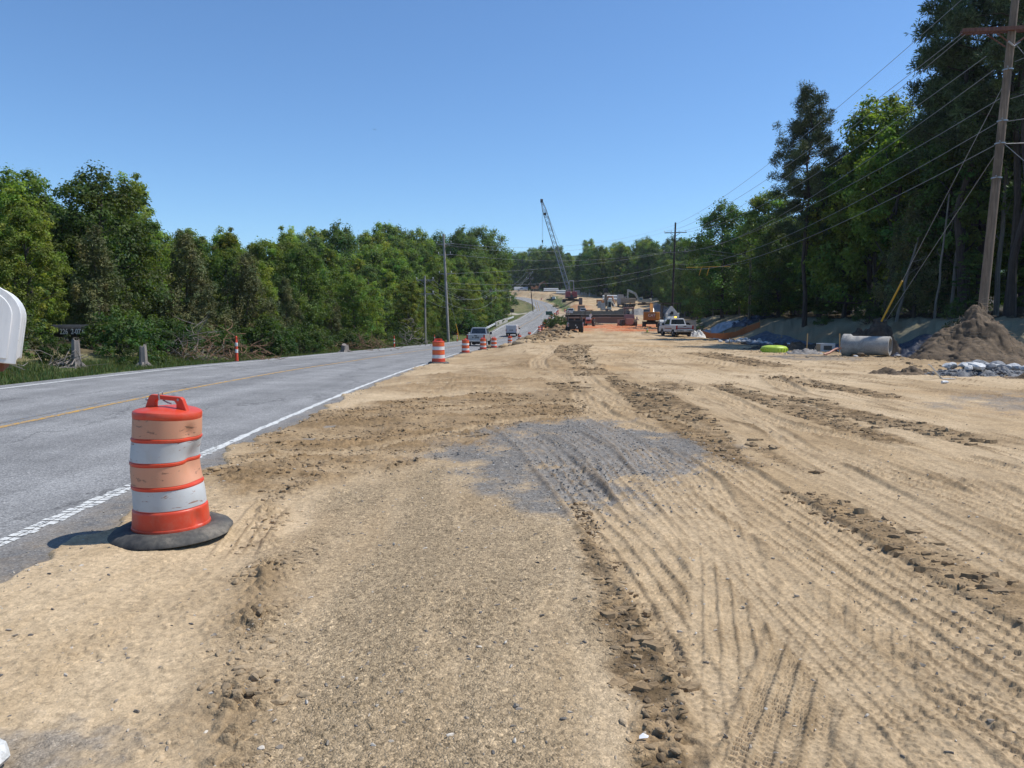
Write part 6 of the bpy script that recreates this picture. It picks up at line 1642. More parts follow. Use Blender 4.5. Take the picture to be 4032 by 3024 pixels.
ab = MB(); ab.add([(24.4, 187.8, 1.5), (28.8, 186.5, 1.5), (28.8, 186.5, 4.1), (26.9, 187.1, 3.9), (26.0, 187.4, 3.3), (24.4, 187.8, 3.3), (24.4, 188.4, 1.5), (28.8, 187.1, 1.5), (28.8, 187.1, 4.1), (26.9, 187.7, 3.9), (26.0, 188, 3.3), (24.4, 188.4, 3.3)],
       [(0, 1, 2, 3, 4, 5), (11, 10, 9, 8, 7, 6), (0, 6, 7, 1), (1, 7, 8, 2), (2, 8, 9, 3), (3, 9, 10, 4), (4, 10, 11, 5), (5, 11, 6, 0)])
tag(ab.build('wing_wall', CONC_D), 'stepped wing wall rising at the right end of the greenish concrete wall', 'wall')
t = thing('flatbed_trailer', 'dark low trailer loaded with small gear, above the concrete wall', 'trailer', (27.4, 196, tz(27.4, 196)), math.radians(90))
q = MB(); q.box((0, 0, 1.2), (2.2, 6.5, .35)); q.build('bed', DRK, t)
for s in (-1, 1):
    for yy in (-1.6, -.5): wheel(t, s * .95, yy, .42, .3, DRK)
q = MB()
for k in range(6): q.box((0, -2.8 + k * 1.1, 1.75 + .2 * (k % 3)), (1.2, .6, .7 + .4 * (k % 2)))
q.build('load', paint('mixed_gear', (.12, .10, .09), .7, dirt=.5), t)
# low walls and rails of the old bridge
def rp(s, y): X, Y = road_pts(np.array([float(s)]), np.array([float(y)])); return (float(X[0]), float(Y[0]), float(road_top(np.array([float(s)]), Y)[0]))
wall('bridge_parapet', 'low pale concrete bridge wall left of the road beyond the van', 'bridge wall', [rp(-ROAD_W - 1.3, y) for y in (150, 158, 166, 174)], 0, .85, .35, CONC)
wall('bridge_parapet', 'pale concrete bridge wall right of the road, behind the green sign', 'bridge wall', [rp(2.6, y) for y in (152, 162, 172)], 0, 1.5, .4, CONC)
GAL = paint('bright_rail_steel', (.62, .63, .63), .4, metal=.2, dirt=.1)
def guardrail(label, s, ys, droop=0.0):
    t = thing('guardrail', label, 'guardrail', rp(s, ys[0])); o0 = Vector(t.location); pts = [Vector(rp(s, y)) - o0 for y in ys]
    for k, (z0, z1) in enumerate(((.38, .54), (.60, .76))):
        m = MB(); m.loft([[tuple(p + Vector((0, 0, z0))), tuple(p + Vector((.09, 0, (z0 + z1) / 2))), tuple(p + Vector((0, 0, z1))), tuple(p + Vector((-.03, 0, (z0 + z1) / 2)))] for p in pts]); m.build('rail', GAL, t)
    for p in pts[::2]:
        m = MB(); m.box((p.x - .08, p.y, p.z + .3), (.1, .14, .9)); m.build('post', mat_wood('rail_post', (.2, .18, .15), (.34, .31, .27)), t)
guardrail('double white guardrail left of the road, in line with the van', -ROAD_W - 1.3, [118, 122, 126, 130, 134, 138, 142, 146, 149.5])
guardrail('short battered white guardrail at the far end of the left bridge wall', -ROAD_W - 1.3, [174.6, 178, 182, 186, 190])
GREEN = paint('sign_green', (.01, .10, .07), .4, dirt=.1)
t = thing('road_sign', 'small green road sign on a post between the drums right of the road', 'road sign', rp(1.7, 160)); m = MB(); m.box((0, 0, 2.55), (1.35, .04, .75)); p = m.build('panel', GREEN, t); m = MB(); m.box((0, -.024, 2.55), (1.27, .006, .67)); 
q = MB(); q.box((0, .06, 1.3), (.08, .06, 2.7)); q.build('post', GAL, t)
bpy.data.objects.remove(bpy.data.objects.new('tmp', None))
x, y = -4.6 + 5.0, 207
x = float(road_x(207)) - ROAD_W - 3.6
t = thing('road_sign', 'small dark sign seen from behind beside the gravel driveway left of the bend', 'road sign', (x, 207, tz(x, 207))); m = MB(); m.box((0, 0, 1.7), (1.25, .04, 1.0)); m.build('panel', paint('dull_sign_back', (.10, .08, .065), .6), t); q = MB(); q.box((0, .06, .9), (.08, .06, 2.0)); q.build('post', DRK, t)
# black tarp by the drums
def sheet(name, label, cat, cx, cy, lx, ly, amp, mat, rz=0, seed=1, lift=.10, n=40, crumple=1.6, ridge=0.0):
    g = np.linspace(-.5, .5, n); U, V = np.meshgrid(g, g * 1.0, indexing='ij')
    ux = U * lx + .15 * lx * .2 * pn(V * 5, U * 2, seed); vy = V * ly + .2 * pn(U * 6, V * 2, seed + 3)
    ca, sa = math.cos(rz), math.sin(rz); X = cx + ux * ca - vy * sa; Y = cy + ux * sa + vy * ca
    Z = terrain(X, Y) + lift + amp * (np.abs(fbm(U * lx * crumple, V * ly * crumple, seed + 5, 4)) + ridge * np.exp(-(V * 3) ** 2)) * (1 - (2 * np.maximum(np.abs(U), np.abs(V))) ** 6)
    i = np.arange(n * n).reshape(n, n); F = np.stack([i[:-1, :-1].ravel(), i[1:, :-1].ravel(), i[1:, 1:].ravel(), i[:-1, 1:].ravel()], 1)
    Pt = np.stack([X.ravel(), Y.ravel(), Z.ravel()], 1)
    Vb = np.concatenate([Pt, Pt - np.array([0, 0, .06])]); k = n * n
    e = np.concatenate([i[0, :], i[1:, -1], i[-1, -2::-1], i[-2:0:-1, 0]]); e2 = np.roll(e, -1)
    F = np.concatenate([F, F[:, ::-1] + k, np.stack([e2, e, e + k, e2 + k], 1)])
    return tag(np_mesh(name, Vb, F, mat, smooth=True), label, cat)
BLKT = paint('black_plastic_sheet', (.010, .011, .014), .35, dirt=.15, scale=2); NAVY = paint('dark_blue_fabric', (.018, .026, .050), .5, dirt=.18, scale=1.2, dirtc=(.12, .12, .12)); SLV = paint('grey_plastic_sheet', (.40, .42, .45), .4, dirt=.2)
sheet('plastic_tarp', 'crumpled black tarp beside the pair of drums at the bridge wall', 'tarp', 7.4, 138, 2.6, 4, .7, BLKT, .2, 3)
# stone dust piles
PILE = rock_mat('grey_stone_dust', (.15, .145, .145), (.25, .24, .23))
def heap(name, label, cat, x, y, rx, ry, h, mat, seed, n=56, rough=.25, top=(0, 0), pw=1.15, z=None, rz=0):
    rs = np.random.RandomState(seed); a = np.linspace(0, 2 * PI, n, endpoint=False); r = np.linspace(0, 1, n // 2)
    Rr, A = np.meshgrid(r, a, indexing='ij'); px_ = np.cos(A) * Rr; py_ = np.sin(A) * Rr
    prof = np.clip(1 - Rr ** pw, 0, 1); edge = 1 + .18 * pn(np.cos(A) * 2 + seed, np.sin(A) * 2, seed)
    X = px_ * rx * edge + top[0] * (1 - Rr); Y = py_ * ry * edge + top[1] * (1 - Rr)
    if rz: X, Y = X * math.cos(rz) - Y * math.sin(rz), X * math.sin(rz) + Y * math.cos(rz)
    nzv = fbm(X * 1.3 / max(.5, h * .6), Y * 1.3 / max(.5, h * .6), seed + 2, 5)
    zb = terrain(x + X, y + Y) if z is None else np.full(X.shape, z)
    Z = zb - .12 + h * prof * (1 + rough * .5 * nzv) + h * rough * .35 * nzv * np.clip(prof * 3, 0, 1)
    X = X + .12 * h * rough * fbm(X * 3, Z * 3, seed + 9, 3)
    nr, na = X.shape; i = np.arange(nr * na).reshape(nr, na); j = np.roll(i, -1, 1)
    F = np.stack([i[:-1].ravel(), i[1:].ravel(), j[1:].ravel(), j[:-1].ravel()], 1)
    o = np_mesh(name, np.stack([X.ravel() + x, Y.ravel() + y, Z.ravel()], 1), F, mat, smooth=True)
    return tag(o, label, cat)
heap('gravel_heap', 'grey stone dust heap behind the bulldozer, left one of three', 'gravel heap', 37.0, 220, 4.2, 4, 1.9, PILE, 3, 48, .12); heap('gravel_heap', 'taller grey stone dust heap, middle one of three', 'gravel heap', 43.0, 224, 4.6, 4.5, 2.9, PILE, 4, 48, .12); heap('gravel_heap', 'low grey stone dust heap, nearest the orange excavator boom', 'gravel heap', 42.0, 214, 5.0, 4, 1.7, PILE, 5, 48, .12)
# stacks of pipes, boxes along the far tree line
PIPEW = paint('pale_pipe', (.58, .59, .58), .5, dirt=.2)
def pipe_stack(label, x, y, ln, r, rows, rz, group):
    for k in range(rows):
        for j in range(rows + 3 - k):
            m = MB(); n = 12; m.loft([[(sx * ln / 2, rr * math.cos(2 * PI * a / n), rr * math.sin(2 * PI * a / n)) for a in range(n)] for sx, rr in ((-1, r * .85), (-1, r), (1, r), (1, r * .85), (-1, r * .84))], cap=False)
            o = m.build('pipe', PIPEW, None, smooth=True); dx, dy = (j - rows / 2 + k * .5) * 2.05 * r, 0
            px_, py_ = x - math.sin(rz) * dx, y + math.cos(rz) * dx
            o.location = (px_, py_, tz(x, y) + r + k * 1.75 * r); o.rotation_euler = (0, 0, rz); tag(o, label, 'pipe', group)
pipe_stack('pale pipe in the leftmost far stack under the trees', 5.0, 418, 7.5, .5, 2, .05, 'leftmost far pipe stack'); pipe_stack('pale pipe in the middle far stack, right of the small orange excavator', 20.5, 396, 7.5, .5, 2, -.1, 'middle far pipe stack')
pipe_stack('pale pipe in the stack just left of the red crane house', 23.5, 362, 4.5, .5, 2, -.1, 'far pipe stack by the crane'); pipe_stack('large pale pipe in the stack behind the rusty excavator', 38.2, 290, 6.5, .62, 2, -.1, 'pipe stack behind the rusty excavator')
def box_thing(name, label, cat, x, y, d, mat, rz=0, hole=False):
    t = thing(name, label, cat, (x, y, tz(x, y)), rz); w, l, h = d
    m = MB(); tk = .14
    for s in (-1, 1): m.box((s * (w / 2 - tk / 2), 0, h / 2), (tk, l, h)); m.box((0, s * (l / 2 - tk / 2), h / 2), (w - 2 * tk, tk, h))
    m.build('shell', mat, t, bevel=.02); q = MB(); q.box((0, 0, h - .05), (w - 2 * tk, l - 2 * tk, .08)); q.build('lid', mat, t)
    return t
for x, y, d, lb in ((30.6, 352, (2.0, 2.0, 2.2), 'pale concrete box right of the crane house'), (33.4, 350, (2.6, 2, 1.4), 'low pale concrete box between two taller ones'), (36.2, 338, (3.2, 2.4, 3.2), 'largest grey concrete box at the far tree line'), (40.8, 284, (2.0, 2.2, 2.9), 'grey concrete box at the end of the large pipes'), (35.6, 276, (1.6, 1.6, 1.2), 'small pale box behind the rusty excavator')):
    box_thing('concrete_box', lb, 'concrete box', x, y, d, CONC, .1)
box_thing('portable_toilet', 'tall narrow grey cabin standing alone on the slope right of the crane', 'cabin', 24.4, 268, (1.2, 1.2, 2.4), paint('cabin_grey', (.10, .09, .10), .5)); box_thing('steel_box', 'brown box standing behind the two parked pickups', 'box', 20.6, 224, (2.0, 1.6, 2.4), paint('brown_box', (.24, .19, .15), .6))
t = thing('conveyor', 'dark slanted conveyor with a pale belt behind the dusty pickup', 'conveyor', (42.3, 284, tz(42.3, 284)), 0)
m = MB(); m.box((0, 0, 1.9), (4.6, .9, .22), ry=.45); m.build('belt', paint('pale_belt', (.42, .42, .43), .5), t); m = MB(); m.box((-.4, 0, 1.0), (3.6, .8, 1.5)); m.build('frame', BLK, t)
# traffic cone and concrete inlet box by the work pickup
t = thing('traffic_cone', 'lime yellow traffic cone at the edge of the red soil', 'traffic cone', (17.3, 96, tz(17.3, 96) + .02)); LIME = paint('lime_plastic', (.36, .40, .05), .5, dirt=.2)
m = MB(); m.lathe([(.15, .03), (.13, .10), (.03, .72), (.02, .74)], 16); m.build('cone', LIME, t, smooth=True); m = MB(); m.box((0, 0, .02), (.42, .42, .04)); m.build('base', LIME, t); m = MB(); m.lathe([(.098, .34), (.071, .50)], 16, cap=False); m.build('reflective_band', WHT_L, t)
x, y = 20.9, 90; t = thing('drain_box', 'pale concrete drain box with a round dark opening behind the work pickup', 'drain box', (x, y, tz(x, y)), .05)
m = MB(); W2, H2, rr, n = 1.0, 1.75, .42, 20; cz = 1.05
ring_o = []; ring_i = []
for k in range(n):
    a = 2 * PI * k / n; c_, s_ = math.cos(a), math.sin(a); q = max(abs(c_), abs(s_)); ring_i.append((rr * c_, rr * s_ + cz)); ring_o.append((W2 * c_ / q, min(H2, max(0, cz + (s_ / q) * (H2 - cz if s_ > 0 else cz)))))
m.loft([[(p[0], -.6, p[1]) for p in ring_o], [(p[0], -.6, p[1]) for p in ring_i], [(p[0], -.2, p[1]) for p in ring_i], [(p[0] * .98, -.2, p[1]) for p in ring_o], [(p[0], .9, p[1]) for p in ring_o]], cap=False)
m.box((0, .95, H2 / 2), (2.0, .1, H2)); m.box((0, .15, H2 - .05), (1.96, 1.5, .1)); m.build('shell', CONC, t)
m = MB(); m.cyl((0, -.25, cz), (0, -.22, cz), .41, n=20); m.build('opening', BLK, t)  # black disc closes the hole, standing in for the shade inside
# ------------------------------------------------------------------ right-hand side of the site
PIPE_C = rock_mat('wet_cast_concrete', (.275, .262, .24), (.41, .39, .35))
t = thing('concrete_pipe', 'large grey concrete drain pipe with a bell end before the dark dirt heap', 'concrete pipe', (17.95, 38.0, gz(17.95, 37.7) + .47), math.radians(-39)); t.scale = (.88, .88, .88)
m = MB(); n = 40
prof = [(.40, -1.12), (.40, -.98), (.555, -.98), (.555, 1.22), (.555, 1.22)]
def ring(x, r): return [(x, r * math.cos(2 * PI * a / n), r * math.sin(2 * PI * a / n)) for a in range(n)]
m.loft([ring(-1.22, .52), ring(-1.22, .66), ring(-.86, .66), ring(-.72, .545), ring(1.26, .545), ring(1.28, .53), ring(1.28, .43), ring(-1.0, .43), ring(-1.05, .52), ring(-1.22, .52)], cap=False)
m.build('pipe_wall', PIPE_C, t, smooth=True)
EARTH = rock_mat('dark_earth', (.035, .026, .019), (.10, .072, .048)); EARTH2 = rock_mat('brown_root_soil', (.058, .038, .021), (.155, .103, .056))
heap('dirt_mound', 'tall heap of brown soil and roots piled against the foot of the brown pole', 'dirt mound', 22.1, 36.3, 2.7, 2.5, 3.35, EARTH2, 12, 130, .22, (1.3, 1.4), 1.0)
heap('dirt_mound', 'small dark ragged dirt heap behind the concrete pipe, yellow guard rising from it', 'dirt mound', 22.7, 47.2, 1.75, 1.5, 2.35, EARTH, 13, 90, .40, (.1, 0), 1.9)
heap('dirt_mound', 'low brown dirt bank at the right edge of the frame beside the white stones', 'dirt mound', 15.5, 20.8, 1.9, 1.3, .70, EARTH2, 14, 90, .5, (.8, 0), 1.0)
heap('dirt_mound', 'low brown bank of soil between concrete pipe and grey gravel', 'dirt mound', 12.2, 23.2, 1.5, .8, .30, EARTH2, 15, 80, .6, (0, 0), 1.4)
heap('dirt_mound', 'dark ridge of dug soil behind the lime green lid', 'dirt mound', 18.2, 48.0, 4.0, 1.0, .45, EARTH, 16, 90, .7, (0, 0), 1.6)
heap('dirt_mound', 'small grey soil heap in front of the lime green lid', 'dirt mound', 15.9, 40.6, 1.4, .8, .36, rock_mat('grey_soil', (.17, .155, .14), (.28, .26, .24)), 17, 70, .5, (0, 0), 1.4)
heap('soil_heap', 'brown spoil heap lying in the red soil in front of the brown girder', 'dirt mound', 17.0, 160, 3.4, 1.6, .75, EARTH2, 18, 60, .4, (0, 0), 1.2)
# root strands and straw on the big mound
rs = np.random.RandomState(77); m = MB()
for k in range(420):
    a = rs.uniform(0, 2 * PI); q = rs.random() ** .6; X = 22.1 + math.cos(a) * q * 2.6 + 1.3 * (1 - q); Y = 36.3 + math.sin(a) * q * 2.6 + 1.4 * (1 - q); Z = tz(X, Y) + 3.3 * max(0, 1 - q) + .02
    d = rs.normal(size=3) * .22; d[2] = abs(d[2]) * .4 - .05
    m.tube([(X, Y, Z), (X + d[0] * .5, Y + d[1] * .5, Z + d[2] * .8), (X + d[0], Y + d[1], Z + d[2])], rs.uniform(.006, .014), 3)
tag(m.build('root_strands', mat_wood('straw_roots', (.16, .12, .08), (.40, .32, .22))), 'dry roots and straw strewn over the tall mound', None, None, 'stuff')
# lime lid
t = thing('access_cover', 'bright lime green round plastic cover set in the soil', 'plastic cover', (15.05, 43, gz(15.05, 42.6) - .05)); t.scale = (1, 1, .82); LM = paint('bright_lime_plastic', (.42, .58, .05), .45, dirt=.08); m = MB()
m.lathe([(.74, 0), (.72, .34), (.70, .40), (.62, .47), (.40, .53), (.02, .55)], 40)
m.build('dome', LM, t, smooth=True); q = MB()
for k in range(24): a = 2 * PI * k / 24; q.box((.735 * math.cos(a), .735 * math.sin(a), .17), (.05, .05, .32), rz=a)
q.build('rib', paint('shaded_lime', (.40, .56, .03), .4, dirt=.1), t)
STK = mat_wood('stake_wood', (.34, .22, .09), (.55, .38, .18)); WT = paint('white_tip', (.72, .70, .64), .6)
for x, y, h, tilt, lb in ((17.55, 44.6, 1.05, .02, 'left one of two upright wooden stakes right of the lime cover'), (18.15, 41.5, 1.05, -.03, 'right one of two upright wooden stakes, with a paint-marked tip'), (17.2, 38.3, .45, .35, 'short pale stake leaning in the dirt in front of the stakes'), (17.4, 60, .5, .02, 'thin stake standing in front of the dark sheeting in the ditch')):
    t = thing('survey_stake', lb, 'wooden stake', (x, y, gz(x, y) - .02)); t.rotation_euler = (0, tilt, .3)
    m = MB(); m.box((0, 0, h / 2), (.055, .022, h)); m.build('stake', STK, t); m = MB(); m.box((0, 0, h - .09), (.060, .027, .18)); m.build('painted_tip', WT if h < .6 else STK, t)
t = thing('cardboard_box', 'pale printed cardboard box left of the concrete pipe', 'cardboard box', (19.0, 45.4, gz(19.0, 45.4)), math.radians(-22)); CB = paint('cardboard', (.40, .29, .18), .8, dirt=.1); CW = paint('printed_card', (.56, .55, .53), .7, dirt=.15)
m = MB(); m.box((0, 0, .27), (1.05, .75, .54)); m.build('carton', CW, t); m = MB(); m.box((-.53, -.05, .36), (.04, .7, .38), ry=.5); m.box((-.40, -.38, .30), (.22, .01, .40)); m.build('flap', CB, t); m = MB(); m.box((.12, -.379, .28), (.46, .008, .26)); m.box((.12, -.384, .19), (.40, .008, .04)); m.build('print', paint('dark_print', (.07, .065, .06), .7), t)
m = MB(); m.tube([(17.1, 38.3, gz(17.1, 38.3) + .50), (16.5, 38.2, gz(16.5, 38.2) + .36), (16.1, 38.0, gz(16.1, 38.0) + .16), (15.8, 37.9, gz(15.8, 37.9) + .03)], .055, 10); tag(m.build('conduit', paint('salmon_conduit', (.60, .27, .17), .5, dirt=.15), None, smooth=True), 'salmon coloured plastic conduit leaning against the concrete pipe', 'plastic pipe')
# white stones on the grey gravel, at the right edge
rs = np.random.RandomState(9); DGRV = rock_mat('dark_crushed_gravel', (.07, .072, .078), (.24, .245, .25))
heap('gravel_heap', 'spread of dark grey crushed gravel under the white stones', 'gravel heap', 14.35, 22.9, 2.05, 1.25, .24, DGRV, 21, 130, 1.0, (0, 0), 2.4)
m = MB()
for k in range(520):
    a = rs.uniform(0, 2 * PI); q = rs.random() ** .5; X = 14.35 + math.cos(a) * q * 2.1; Y = 22.9 + math.sin(a) * q * 1.25; rock_mesh(m, (X, Y, tz(X, Y) + .24 * (1 - q ** 2.4) - .08), rs.uniform(.025, .060), rs, 1, 1, .8)
tag(m.build('crushed_gravel', DGRV, None), 'loose crushed gravel around the white stones', None, None, 'stuff')
spots = [(14.95, 26.2, .20), (15.3, 26.5, .24), (15.55, 26.3, .22), (15.7, 26.0, .18), (15.95, 26.6, .27), (16.05, 26.2, .20), (16.35, 26.9, .36), (16.6, 26.5, .22), (16.75, 27.0, .42), (16.95, 26.6, .33), (17.15, 27.3, .34), (17.3, 26.9, .30), (17.45, 26.5, .28), (17.65, 27.2, .27), (17.8, 26.8, .24), (18.0, 27.3, .25),
         (15.2, 25.3, .19), (15.55, 25.4, .26), (15.95, 25.4, .21), (16.2, 25.8, .16), (16.6, 26.1, .17), (17.0, 26.1, .18), (17.5, 26.1, .2)]
for k, (x, y, r) in enumerate(spots):
    x, y, r = 14.35 + (x - 16.2) * .90 + .25, 22.9 + (y - 25.9) * .85, r * .80
    m = MB(); rock_mesh(m, (0, 0, 0), r, rs, rs.uniform(.95, 1.35), rs.uniform(.8, 1.0), rs.uniform(.6, .8), chip=.12); mt = ROCK_P if k in (16, 17) else (ROCK_G if k in (6, 9, 18) else ROCK_W)
    o = m.build('stone', mt); q = math.hypot((x - 14.35) / 2.05, (y - 22.9) / 1.25); o.location = (x, y, tz(x, y) + .24 * max(0, 1 - q ** 2.4) + r * .35); o.rotation_euler = (0, 0, rs.uniform(0, 6))
    lb = {16: 'small cream white stone at the front left of the stone pile', 17: 'cream white stone at the front of the stone pile', 6: 'large dull grey stone at the back of the stone pile', 9: 'grey flat stone leaning in the middle of the stone pile', 8: 'largest pale boulder in the stone pile', 10: 'round white stone on top of the stone pile', 0: 'pale stone at the left end of the stone pile'}.get(k, 'pale grey stone in the pile on the dark gravel')
    tag(o, lb, 'stone', 'stones on the grey gravel')
for x, y, r, lb, mt in ((17.15, 36.9, .20, 'brown boulder against the foot of the concrete pipe', EARTH2), (16.85, 36.7, .10, 'white stone beside the boulder at the concrete pipe', ROCK_W), (19.2, 37.3, .14, 'pale stone under the open end of the concrete pipe', ROCK_W), (14.6, 21.0, .10, 'small brown stone in front of the gravel spread', EARTH2), (15.0, 21.1, .13, 'tan stone at the right foot of the gravel spread', EARTH2)):
    m = MB(); rock_mesh(m, (0, 0, 0), r, rs, 1.3, .9, .7); o = m.build('stone', mt); o.location = (x, y, gz(x, y) + r * .4); tag(o, lb, 'stone')
# small stones of the rock check dams in the ditch
m = MB()
for cx, cy, lx, ly, n_ in ((21.2, 51.5, 1.7, 1.0, 80), (20.3, 62, 2.6, 1.0, 70)):
    for k in range(n_):
        X = cx + rs.normal() * lx * .45; Y = cy + rs.normal() * ly * .45; rock_mesh(m, (X, Y, tz(X, Y) + .10 + abs(rs.normal()) * .10), rs.uniform(.09, .24), rs, 1.2, 1, .7)
tag(m.build('ditch_stones', ROCK_W, None), 'pale loose stones spilled along the ditch', None, None, 'stuff')
# fabric and plastic in the ditch
fxx = lambda y: float(forest_x(y))
sheet('ditch_fabric', 'long dark blue fabric lining the ditch in front of the right wood', 'ditch fabric', fxx(72) - 8.8, 70, 6.0, 24, .30, NAVY, -.12, 5, .06, 70, .8)
sheet('ditch_fabric', 'dark blue fabric in the ditch between the two dirt heaps', 'ditch fabric', 24.6, 45.5, 4.2, 8, .35, NAVY, -.1, 6, .06, 44, 1.2)
sheet('ditch_fabric', 'short dark blue fabric strip on the bank left of the small dark heap', 'ditch fabric', 23.6, 56.5, 3.0, 4.5, .3, NAVY, -.5, 7, .06, 36, 1.2)
sheet('plastic_tarp', 'shiny grey plastic sheet on the bank behind the work pickup', 'tarp', 27.2, 102, 6.5, 9, .55, SLV, 0, 8, .08, 44, .8)
sheet('plastic_tarp', 'dark navy tarp beside the shiny grey sheet on the bank', 'tarp', 30.6, 96, 4.2, 7, .55, NAVY, 0, 9, .10, 40, .9)
heap('sandbag_heap', 'white sandbags heaped right of the work pickup', 'sandbags', 20.8, 84.5, 1.1, .9, .75, rock_mat('white_bags', (.48, .47, .44), (.72, .71, .68)), 31, 50, .9, (0, 0), 1.5)
t = thing('silt_fence', 'low orange-brown silt fence between the sandbags and the navy tarp', 'silt fence', (24.6, 87, tz(24.6, 87))); OF = paint('orange_fence_fabric', (.36, .13, .045), .8, dirt=.3)
pts = [(-2.6, 1.0), (-1.4, .6), (0, .3), (1.3, .1), (2.6, -.1), (3.9, -.6)]
m = MB(); w_ = .015
zq = lambda a: tz(24.6 + a[0], 87 + a[1]) - tz(24.6, 87)
m.loft([[(a[0], a[1] - w_, zq(a) - .1), (a[0], a[1] + w_, zq(a) - .1), (a[0], a[1] + w_, zq(a) + .75 - .08 * (i % 2)), (a[0], a[1] - w_, zq(a) + .75 - .08 * (i % 2))] for i, a in enumerate(pts)]); m.build('fabric', OF, t)
for a in pts: m = MB(); m.box((a[0], a[1] + .05, zq(a) + .4), (.06, .06, 1.1)); m.build('stake', STK, t)
# litter
t = thing('plastic_jug', 'clear white plastic bottle lying in front of the gravel spread', 'bottle', (11.2, 19.3, gz(11.2, 19.3) + .04)); t.scale = (.5, .5, .5); m = MB(); m.lathe([(.01, -.2), (.075, -.19), (.08, -.05), (.078, .1), (.03, .17), (.025, .2), (.005, .205)], 14); o = m.build('bottle', paint('milky_plastic', (.66, .68, .68), .3, dirt=.05), t, smooth=True); o.rotation_euler = (0, PI / 2, .2)
q = MB(); q.lathe([(.035, .17), (.035, .21), (.005, .212)], 10); q.build('cap', WHT_L, o)
m = MB(); m.box((0, 0, 0), (.62, .07, .02)); o = m.build('broken_stake', WT); o.location = (11.85, 20.9, gz(11.85, 20.9) + .2); o.rotation_euler = (0, .75, .2); tag(o, 'broken white stake leaning left of the gravel spread', 'wooden stake')
m = MB(); m.box((0, 0, 0), (.34, .09, .02)); o = m.build('broken_stake', WT); o.location = (12.05, 20.6, gz(12.05, 20.6) + .02); tag(o, 'short white stick lying flat beside the broken stake', 'wooden stick')
m = MB(); m.add([tuple(.5 * v for v in q) for q in [(-.035, -.012, .0), (.03, -.02, .012), (.045, .02, .005), (.0, .03, .022), (-.03, .015, .008), (0, 0, -.01)]], [(0, 1, 3, 4), (1, 2, 3), (0, 5, 1), (1, 5, 2), (2, 5, 3), (3, 5, 4), (4, 5, 0)]); o = m.build('paper_scrap', paint('paper_white', (.80, .80, .79), .6, dirt=.03)); o.location = (.50, 2.72, gz(.5, 2.72) + .015); tag(o, 'torn scrap of white paper among the clods at the bottom', 'paper scrap')

# ------------------------------------------------------------------ left verge: old stumps, black pipe, brush
STUMP = mat_wood('weathered_stump', (.13, .11, .095), (.34, .30, .27))
def stump(label, x, y, h, r, seed):
    rs = np.random.RandomState(seed); m = MB(); n = 18; rings = []
    for t_ in (0, .06, .15, .35, .6, .85, .97, 1):
        k = 1 + 1.3 * math.exp(-t_ * 16); rings.append([(r * k * (1 - .25 * t_) * (1 + .12 * math.sin(5 * 2 * PI * i / n + seed)) * math.cos(2 * PI * i / n), r * k * (1 - .25 * t_) * (1 + .12 * math.sin(5 * 2 * PI * i / n + seed)) * math.sin(2 * PI * i / n), h * t_ - .08 + (.05 * rs.normal() if t_ == 1 else 0)) for i in range(n)])
    m.loft(rings)
    for k in range(6): a = k * 1.05 + seed; m.tube([(r * .9 * math.cos(a), r * .9 * math.sin(a), .16), (r * 1.9 * math.cos(a), r * 1.9 * math.sin(a), .03), (r * 3 * math.cos(a), r * 3 * math.sin(a), -.05)], [.05, .035, .015], 5)
    o = m.build('stump', STUMP, None, smooth=True); o.location = (x, y, tz(x, y)); return tag(o, label, 'tree stump')
stump('tall weathered grey stump at the left verge with torn wood at its foot', -14.9, 25.6, 1.02, .15, 3); stump('shorter dark weathered stump right of the tall grey one', -13.4, 27.2, .85, .15, 5)
m = MB(); m.box((0, 0, .28), (.5, .4, .6)); 
CUT = mat_wood('cut_wood', (.25, .13, .05), (.48, .28, .12)); o = stump('fresh cut stump with an orange face among the shrubs near the small pointed cedar', -11.6, 52, .6, .30, 8)
t = thing('black_pipe', 'black plastic drain pipe with white handwritten figures lying in the brush', 'plastic pipe', (-21.2, 35.6, tz(-21.2, 35.6) + .62), math.radians(4)); m = MB(); m.loft([[(x, r * math.cos(2 * PI * a / 20), r * math.sin(2 * PI * a / 20)) for a in range(20)] for x, r in ((-1.6, .24), (-1.6, .30), (1.6, .30), (1.6, .24), (-1.6, .24))], cap=False); m.build('pipe_wall', paint('black_pipe_plastic', (.022, .025, .030), .45, dirt=.25, dirtc=(.12, .11, .1)), t, smooth=True)
text('handwriting', '7    226  2-07 04', .34, paint('chalk_white', (.72, .72, .70), .8, dirt=.05), t, (.35, -.306, -.04), (PI / 2, 0, 0), .003, .006, .72)
def brush(label, x, y, lx, ly, h, n_, seed, mat, r=.018, name='brush_pile'):
    rs = np.random.RandomState(seed); m = MB()
    for k in range(n_):
        p = np.array([rs.normal() * lx * .4, rs.normal() * ly * .4, 0]); p[2] = h * rs.random() * math.exp(-((p[0] / lx) ** 2 + (p[1] / ly) ** 2) * 2); d = rs.normal(size=3); d[2] = abs(d[2]) * .5; d = d / np.linalg.norm(d) * rs.uniform(.4, 1.3)
        limb(m, rs, p, p + d, r * rs.uniform(.5, 1.5), r * .25, 4, .15)
    o = m.build(name, mat, None); o.location = (x, y, tz(x, y)); return tag(o, label, 'brush pile')
GREYB = mat_wood('dead_branches', (.16, .13, .11), (.36, .31, .27)); RUST = mat_wood('rusty_twigs', (.13, .065, .035), (.32, .19, .11))
brush('heap of dead reddish branches beside the striped orange post', -12.9, 34.5, 2.6, 1.4, 1.5, 110, 3, RUST); brush('tangle of bare grey branches behind the brush heap', -14.9, 35.2, 1.8, 1.0, 1.9, 70, 4, GREYB); brush('torn pale wood splinters at the foot of the tall stump', -15.3, 25.2, 1.0, .4, .2, 26, 5, GREYB, .02)
